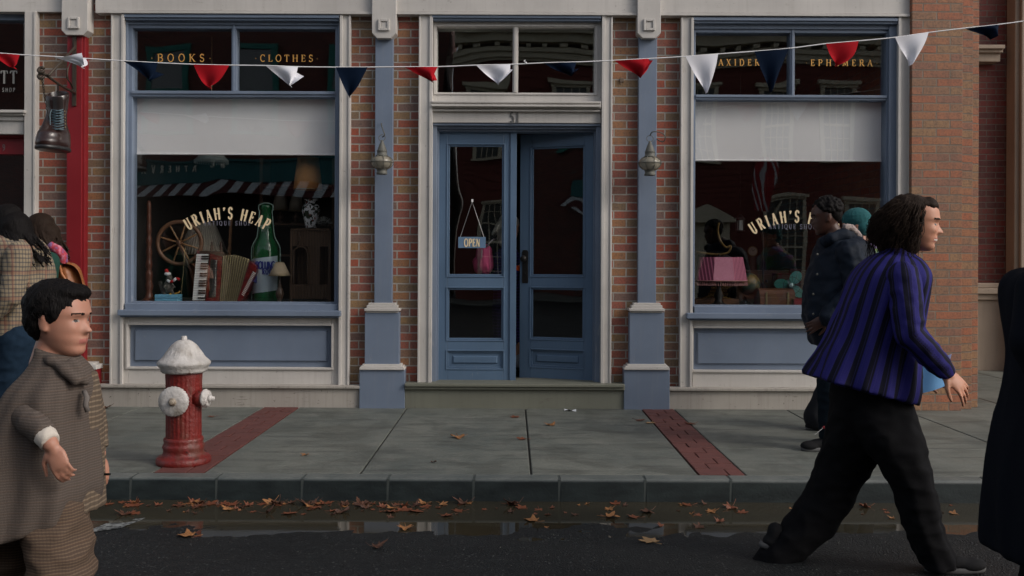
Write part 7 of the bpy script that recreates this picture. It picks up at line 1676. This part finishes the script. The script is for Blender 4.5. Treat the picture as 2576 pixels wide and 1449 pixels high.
shoe(pw, (q5(75,1125,-0.1).x, YW-0.1, 0), (q5(0,1125,-0.1).x, YW-0.1, 0), 0.09, 0.07, SHB, SOLEK); shoe(pw, (q5(-40,1125,0.1).x, YW+0.1, 0), (q5(-115,1125,0.1).x, YW+0.1, 0), 0.09, 0.07, SHB, SOLEK)

# ---- woman with brown hair and tan backpack behind her
YQ = -1.2
def q6(x, y, dy=0.0): return W(x, y, YQ+dy)
bw2 = thing('person', 'woman with dark brown hair and bright scarf carrying a tan backpack', 'person', (q6(110,1100).x, YQ, 0))
mb = MB(); asg, P, fr = head(mb, q6(98,580), (-0.93, 0.25, -0.1), 0.98); limb(mb, [q6(118,655), q6(122,740), q6(118,860)], [0.060, 0.060, 0.072], fa=(0,1,0), fk=1.2); mb.cap(P(0,-0.03,-0.12), q6(116,648), 0.05, 0.06)
limb(mb, [q6(122,655,-0.17), q6(110,760,-0.2), q6(70,820,-0.2)], [0.045,0.038,0.026]); limb(mb, [q6(122,655,0.17), q6(110,760,0.2), q6(70,820,0.2)], [0.045,0.038,0.026]); hand(mb, q6(70,820,-0.2), (-0.8,0,-0.5), (0,0.9,-0.2), 0.92, 0.5, 1); hand(mb, q6(70,820,0.2), (-0.8,0,-0.5), (0,-0.9,-0.2), 0.92, 0.5, -1)
limb(mb, [q6(115,860,-0.09), q6(100,970,-0.1), q6(130,1068,-0.1)], [0.06,0.052,0.045]); limb(mb, [q6(115,860,0.09), q6(90,970,0.1), q6(60,1068,0.1)], [0.06,0.052,0.045]); remesh_obj('body', mb, SK_L, bw2, 0.007, 3, mats=SKMATS(SK_L, HBR), assign=asg)
longhair(bw2, P, fr, HBR, 8, 0.30, (0.06, -0.02, 0), 0.10, 200)
CG = m_cloth('dark_green_coat', hexc(36,66,58), 0.3); mb = MB(); limb(mb, [q6(118,655), q6(122,740), q6(112,850)], [0.13,0.14,0.15], fa=(0,1,0), fk=1.15); limb(mb, [q6(122,660,-0.17), q6(112,760,-0.2), q6(74,815,-0.2)], [0.075,0.065,0.05]); limb(mb, [q6(122,660,0.17), q6(112,760,0.2), q6(74,815,0.2)], [0.075,0.065,0.05]); remesh_obj('coat', mb, CG, bw2, 0.011, 4, fold(0.009, 9))
SCM = NG('red_violet_scarf', 0.9); n_ = SCM.noise(18, 2); SCM.col(SCM.ramp(n_, [(0.38, hexc(120,90,130)), (0.5, hexc(170,44,56)), (0.62, hexc(190,120,140))])); mb = MB(); mb.tube([q6(126,618,-0.1), q6(145,628,-0.12), q6(160,645,-0.1), q6(158,660,-0.09)], 0.032, 8); mb.tube([q6(118,640,-0.15), q6(128,662,-0.17), q6(132,690,-0.17)], 0.026, 8); remesh_obj('scarf', mb, SCM.mat, bw2, 0.008, 3, fold(0.006, 20))
mb = MB(); limb(mb, [q6(115,855,-0.09), q6(100,970,-0.1), q6(130,1068,-0.1)], [0.12,0.085,0.06]); limb(mb, [q6(115,855,0.09), q6(90,970,0.1), q6(60,1068,0.1)], [0.12,0.085,0.06]); remesh_obj('jeans', mb, JB, bw2, 0.011, 4, fold(0.007, 11))
shoe(bw2, (q6(145,1090,-0.1).x, YQ-0.1, 0), (q6(78,1090,-0.1).x, YQ-0.1, 0), 0.09, 0.07, SHB, SOLEK); shoe(bw2, (q6(75,1090,0.1).x, YQ+0.1, 0), (q6(8,1090,0.1).x, YQ+0.1, 0), 0.09, 0.07, SHB, SOLEK)
bp_ = thing('tan_backpack', 'tan leather backpack with flap on the back of the woman with the bright scarf', 'backpack', q6(178,760,-0.05))
LT_ = m_plain('tan_leather', hexc(138,84,46), 0.45, 0, 0.3, 0.3); LT2 = m_plain('tan_flap_leather', hexc(168,106,66), 0.45, 0, 0.2, 0.3)
mb = MB(); mb.cap(q6(172,690,-0.03), q6(182,752,-0.03), 0.085, 0.10, fa=(0,1,0), fk=1.2); mb.cap(q6(195,728,-0.03), q6(197,752,-0.03), 0.06, 0.065); remesh_obj('bag_body', mb, LT_, bp_, 0.008, 4, fold(0.008, 14))
mb = MB(); mb.grid(lambda u, v: q6(150+8*u+ (1-u)*8 + 50*v + 8*math.sin(v*PI), 664+40*v*v+12*v-12*math.sin(v*PI)*0.5, -0.13+0.2*u), 8, 10); mb.grid(lambda u, v: q6(150+8*u+(1-u)*8+50*v+8*math.sin(v*PI), 667+40*v*v+12*v-12*math.sin(v*PI)*0.5, -0.13+0.2*u), 8, 10); mb.build('flap', LT2, bp_, fix=False)
mb = MB(); mb.tube([q6(150,668,-0.14), q6(156,690,-0.15), q6(172,712,-0.155), q6(176,740,-0.15)], 0.010, 6); mb.tube([q6(148,664,-0.1), q6(145,650,-0.1), q6(153,657,-0.08)], 0.008, 6); mb.build('strap', LT2, bp_, fix=False)

# ---- dark coat at the right edge
YR = -5.02
def q7(x, y, dy=0.0): return W(x, y, YR+dy)
rp = thing('person', 'person in a long dark navy coat cut off by the right frame edge', 'person', (q7(2660,1720).x, YR, -0.13))
mb = MB(); asg, P, fr = head(mb, q7(2676,560), (0.97, -0.1, -0.05), 1.0); limb(mb, [q7(2660,700), q7(2655,860), q7(2650,1100)], [0.066, 0.066, 0.072], fa=(0,1,0), fk=1.2); mb.cap(P(0,-0.03,-0.12), q7(2662,690), 0.05, 0.06)
limb(mb, [q7(2640,720,-0.17), q7(2610,880,-0.2), q7(2660,1010,-0.2)], [0.045,0.038,0.026]); limb(mb, [q7(2650,720,0.17), q7(2640,880,0.2), q7(2690,1010,0.2)], [0.045,0.038,0.026]); hand(mb, q7(2660,1010,-0.2), (0.5,0,-0.8), (0,0.9,-0.2), 1, 0.5, 1); hand(mb, q7(2690,1010,0.2), (0.5,0,-0.8), (0,-0.9,-0.2), 1, 0.5, -1)
limb(mb, [q7(2650,1120,-0.09), q7(2690,1400,-0.1), q7(2650,1650,-0.1)], [0.06,0.052,0.045]); limb(mb, [q7(2650,1120,0.09), q7(2620,1400,0.1), q7(2560,1650,0.1)], [0.06,0.052,0.045]); remesh_obj('body', mb, SK_L, rp, 0.008, 3, mats=SKMATS(SK_L, HBR), assign=asg)
f_, r_, u_ = fr; RR = Matrix((r_, f_, u_)).transposed(); mb = MB(); mb.ell(P(0,-0.022,0.048), (0.086,0.098,0.082), rot=RR); mb.ell(P(0,-0.052,0.005), (0.080,0.066,0.074), rot=RR); remesh_obj('hair', mb, m_hair('fair_hair', (0.16,0.10,0.05)), rp, 0.006, 3, lambda p, n: 0.004*mnoise.noise(V((p.x*90, p.y*90, p.z*45))))
NC = m_cloth('navy_coat_wool', hexc(14,18,26), 0.25); mb = MB(); loft(mb, q7, [(2612,672,2700,672,.07),(2568,690,2740,690,.16),(2548,730,2755,730,.2),(2545,800,2750,800,.19),(2556,900,2740,900,.17),(2545,1000,2740,1000,.17),(2518,1120,2750,1120,.19),(2503,1250,2760,1250,.20),(2499,1375,2770,1375,.21),(2498,1392,2770,1392,.21)], k=5, a1=0.014); limb(mb, [q7(2625,735,-0.17), q7(2598,860,-0.21), q7(2655,1000,-0.2)], [0.09,0.07,0.055]); limb(mb, [q7(2640,735,0.17), q7(2640,870,0.21), q7(2690,1000,0.2)], [0.08,0.068,0.055]); remesh_obj('long_coat', mb, NC, rp, 0.012, 6, fold(0.012, 6, (1,1,0.4), 2))
mb = MB(); limb(mb, [q7(2650,1300,-0.09), q7(2690,1450,-0.1), q7(2650,1650,-0.1)], [0.08,0.07,0.06]); limb(mb, [q7(2650,1300,0.09), q7(2620,1450,0.1), q7(2560,1650,0.1)], [0.08,0.07,0.06]); remesh_obj('trousers', mb, TRB, rp, 0.012, 4)
gz = roadz(2.0, YR); shoe(rp, (q7(2630,1700,-0.1).x, YR-0.1, gz), (q7(2790,1700,-0.1).x, YR-0.1, gz), 0.10, 0.07, SHB, SOLEK); shoe(rp, (q7(2540,1700,0.1).x, YR+0.1, gz), (q7(2700,1700,0.1).x, YR+0.1, gz), 0.10, 0.07, SHB, SOLEK)

# ---- customer going in through the doorway
YD2 = 0.75
def q8(x, y, dy=0.0): return W(x, y, YD2+dy)
cp = thing('person', 'customer with white hair and dark coat entering through the open door leaf', 'person', (q8(1285,935).x, YD2, 0.19))
mb = MB(); asg, P, fr = head(mb, q8(1283,572), (0.75, 0.62, -0.1), 0.97); limb(mb, [q8(1275,650), q8(1272,720), q8(1272,790)], [0.060, 0.066, 0.072], fa=(0,1,0), fk=1.1); mb.cap(P(0,-0.03,-0.12), q8(1276,640), 0.05, 0.06)
limb(mb, [q8(1290,650,-0.12), q8(1288,705,-0.18), q8(1302,676,-0.22)], [0.045,0.036,0.024]); limb(mb, [q8(1255,650,0.14), q8(1250,710,0.16), q8(1275,760,0.2)], [0.045,0.036,0.024]); hand(mb, q8(1302,676,-0.22), (0.9,0,0.1), (0,0.9,-0.2), 0.85, 0.8, 1); hand(mb, q8(1275,760,0.2), (0.5,0,-0.8), (0,-0.9,-0.2), 0.85, 0.5, -1)
limb(mb, [q8(1285,800,-0.06), q8(1296,860,-0.06), q8(1300,915,-0.06)], [0.08,0.055,0.038]); limb(mb, [q8(1265,800,0.08), q8(1262,860,0.1), q8(1262,915,0.1)], [0.08,0.055,0.038]); remesh_obj('body', mb, SK_L, cp, 0.008, 3, mats=SKMATS(SK_L, HW), assign=asg)
longhair(cp, P, fr, HW, 21, 0.16, (0.0, -0.02, 0), 0.08, 160, 0.007)
PC = m_tweed('violet_plaid', hexc(30,28,70), hexc(60,40,110), hexc(16,16,36), 60); mb = MB(); limb(mb, [q8(1276,650), q8(1274,700), q8(1276,790), q8(1280,850)], [0.12,0.12,0.14,0.14], fa=(0,1,0), fk=1.1); limb(mb, [q8(1290,655,-0.12), q8(1288,706,-0.18), q8(1299,680,-0.21)], [0.07,0.058,0.045]); limb(mb, [q8(1255,655,0.14), q8(1250,710,0.16), q8(1272,755,0.2)], [0.07,0.058,0.045]); remesh_obj('coat', mb, PC, cp, 0.011, 4, fold(0.008, 10))
mb = MB(); mb.cap(q8(1299,680,-0.215), q8(1302,677,-0.22), 0.036, 0.034); mb.build('orange_cuff', m_cloth('orange_cloth', hexc(214,78,30)), cp)
mb = MB(); mb.cap(q8(1300,895,-0.06), q8(1300,915,-0.06), 0.046, 0.044); mb.cap(q8(1262,895,0.1), q8(1262,915,0.1), 0.046, 0.044); remesh_obj('socks', mb, m_cloth('grey_sock', (0.4,0.4,0.45)), cp, 0.008, 2)
for x, dy in ((1296,-0.06),(1258,0.1)): shoe(cp, (q8(x,935,dy).x-0.03, YD2+dy-0.05, 0.19), (q8(x,935,dy).x+0.12, YD2+dy+0.12, 0.19), 0.085, 0.06, SHB, SOLEK)
pb = thing('pink_backpack', 'puffy pink backpack of the customer seen through the left door glass', 'backpack', q8(1214,690,0))
PKC = m_cloth('pink_nylon', hexc(206,84,128), 0.2, 0.6); mb = MB(); mb.cap(q8(1218,634,-0.02), q8(1218,668,-0.02), 0.075, 0.088, fa=(0,1,0), fk=1.2); mb.cap(q8(1203,660,-0.04), q8(1206,674,-0.04), 0.05, 0.055); remesh_obj('bag_body', mb, PKC, pb, 0.007, 4, fold(0.007, 16))
mb = MB(); mb.tube([q8(1224,622,-0.1), q8(1232,610,-0.1), q8(1242,602,-0.06), q8(1256,600,0.0)], 0.008, 6); mb.tube([q8(1213,626,-0.1), q8(1212,650,-0.125)], 0.005, 5); mb.build('strap', m_plain('grey_strap', (0.3,0.25,0.28), 0.6), pb, fix=False)

# ------------------------------------------------------------------ leaves and litter
def m_leaf(name, a, b):
    g = NG(name, 0.6); n = g.noise(18, 5); g.col(g.mix(n, a, b)); g.bump(n, 0.4, 0.003); g.p.inputs['Subsurface Weight'].default_value = 0.0; return g.mat
LM_ = [m_leaf('rust_leaf', hexc(70,36,22), hexc(130,72,42)), m_leaf('ochre_leaf', hexc(110,72,40), hexc(162,112,66)), m_leaf('brown_leaf', hexc(46,28,20), hexc(92,56,36)), m_leaf('tan_leaf', hexc(126,98,66), hexc(170,138,98))]
def leaf_mesh(name, seed, curl, mat):
    r = random.Random(seed); lobes = [(-105, 0.60), (-74, 0.46), (-50, 0.82), (-24, 0.56), (0, 1.0), (24, 0.56), (50, 0.82), (74, 0.46), (105, 0.60)]; out = []
    for i, (a, l) in enumerate(lobes):
        l *= r.uniform(0.85, 1.12)
        if l > 0.565 or abs(a) > 90:
            for da, k in ((-14, 0.76), (-8, 0.84), (-3, 0.97), (0, 1.0), (4, 0.9), (9, 0.86), (14, 0.72)): out.append((a+da, l*k))
        else: out.append((a, l))
    out = [(150, 0.16)]+[(a, l) for a, l in sorted(out, key=lambda t: -t[0])]+[(-150, 0.16)]
    s = 0.062; vs = []; n = len(out); ca, cb = r.uniform(0, PI), r.uniform(0.6, 1.6)
    def pos(x, y):
        z = curl*(0.5*(x*math.cos(ca)+y*math.sin(ca))**2*cb+0.35*abs(x)*abs(y)*2+0.10*math.sin(x*7+seed)*math.sin(y*6)); return (x*s, y*s, z*s+0.002)
    vs.append(pos(0, 0.05))
    for ring in (0.5, 1.0):
        for a, l in out: t = math.radians(a); vs.append(pos(math.sin(t)*l*ring, math.cos(t)*l*ring))
    fs = [(0, 1+i, 1+(i+1) % n) for i in range(n)]+[(1+i, 1+n+i, 1+n+(i+1) % n, 1+(i+1) % n) for i in range(n)]
    mb = MB(); mb.add(vs, fs, False); mb.tube([pos(0, 0), pos(0.02, -0.5), pos(0.1, -0.9)], 0.0013, 4); zmin = min(v[2] for v in mb.v); mb.v = [(a, b, c-zmin) for a, b, c in mb.v]
    # give the blade a real thickness
    me = mb.mesh(name, mat); return me
LEAF = [leaf_mesh('fallen_leaf', i, (0.2, 0.5, 0.9, 0.35, 0.6, 0.45, 1.1, 0.15)[i], LM_[(0,1,2,0,1,2,0,3)[i]]) for i in range(8)]
def leaf(x, y, z, k, s, rz, lab, tilt=0.0, group=None):
    o = bpy.data.objects.new('fallen_leaf', LEAF[k]); COL.objects.link(o); o.location = (x, y, z); o.scale = (s, s, s); o.rotation_euler = (tilt*math.cos(rz), tilt*math.sin(rz*2), rz)
    tag(o, lab, 'leaf', group); md = o.modifiers.new('t', 'SOLIDIFY'); md.thickness = 0.0008; return o
def gpt(x, y, z=0.0): d = F*(CAMZ-z)/(y-ROLL*(x-1288)-657); p = W(x, y, CAMY+d); return p.x, p.y
for (x, y, k, s, lab) in ((1153,1100,1,1.55,'large curled tan maple leaf lying alone on the middle pavement slab'),(1297,1051,0,1.0,'brown leaf by the step near the central pavement joint'),(1387,1071,1,1.15,'flat tan maple leaf right of the central joint below the step'),(1318,1106,3,0.9,'pale leaf lying on the central pavement joint'),(1607,1058,0,1.0,'brown leaf touching the left edge of the right brick strip'),(1637,1064,7,1.1,'pale tan leaf on the right red brick strip'),(1740,1067,0,1.1,'brown curled leaf just right of the right brick strip'),(1091,1164,2,0.5,'tiny dark leaf near the kerb on the middle slab'),(770,1145,1,0.7,'small tan leaf on the slab right of the hydrant'),(535,1049,0,0.8,'small brown leaf on the pavement behind the hydrant'),(265,1028,2,1.1,'brown leaf against the plinth at the left end'),(2222,955,1,1.0,'small brown leaf far back by the stone building')):
    if y < 1000: px_, py_ = 4.35, 2.4
    else: px_, py_ = gpt(x, y)
    leaf(px_, py_, 0.004, k, s, random.uniform(0, 6), lab)
sn = 0; rng = random.Random(9)
Lg = 'curled rust brown maple leaf lying in the wet gutter water beside the kerb'
clusters = [(300,6,45),(345,5,30),(470,8,55),(515,10,45),(590,9,45),(700,7,60),(790,8,50),(855,11,45),(935,10,50),(985,8,35),(1075,7,40),(1160,6,50),(1290,4,50),(1365,5,45),(1480,5,60),(1620,4,60),(1735,6,50),(1830,3,60),(1990,4,80),(2190,4,90),(2330,3,80),(2450,3,60)]
for cx, n, w in clusters:
    for i in range(int(n*1.45)):
        x = cx+rng.gauss(0, w*0.6); y = 1264+abs(rng.gauss(0, 15)) if x < 1300 else 1268+abs(rng.gauss(0, 24)); y = min(y, 1338)
        a, b = gpt(x, y, ROADZ); b = min(b, KY-0.05); z = ROADZ+0.001; up = rng.random()
        leaf(a, b, z, rng.choice([0,0,1,2,2,3,4,5,6]), rng.choice([0.25,0.32,0.4,0.5,0.6,0.75,0.9,1.1]), rng.uniform(0, 6.3), Lg, tilt=(rng.uniform(0.15, 0.5) if up > 0.8 else rng.uniform(-0.1, 0.1)), group='leaves floating in the gutter')
for (x, y, k, s, lab) in ((478,1350,1,1.2,'ochre maple leaf lying alone on dry asphalt below the hydrant'),(1640,1368,7,1.3,'pale tan maple leaf on dark asphalt right of centre'),(945,1384,2,0.9,'dull brown leaf on the asphalt below the middle slab'),(1020,1328,1,1.1,'yellow brown leaf at the shore of the gutter water'),(1530,1301,1,1.1,'bright ochre leaf in the reflection of the pilaster'),(1120,1298,3,0.9,'single rust leaf floating in the gutter left of the door reflection')):
    a, b = gpt(x, y, ROADZ); leaf(a, b, max(roadz(a, b), ROADZ)+0.004, k, s, rng.uniform(0, 6), lab)
mb = MB(); a, b = gpt(1434, 1032); mb.grid(lambda u, v: (a-0.05+0.1*u, b-0.06+0.05*v, 0.006+0.008*math.sin(u*5+v*2)), 6, 4); mb.grid(lambda u, v: (a-0.05+0.1*u, b-0.06+0.05*v, 0.0075+0.008*math.sin(u*5+v*2)), 6, 4); tag(mb.build('paper_scrap', m_plain('white_paper', (0.7,0.72,0.76), 0.7), fix=False), 'crumpled white paper scrap on the pavement at the foot of the step', 'paper')
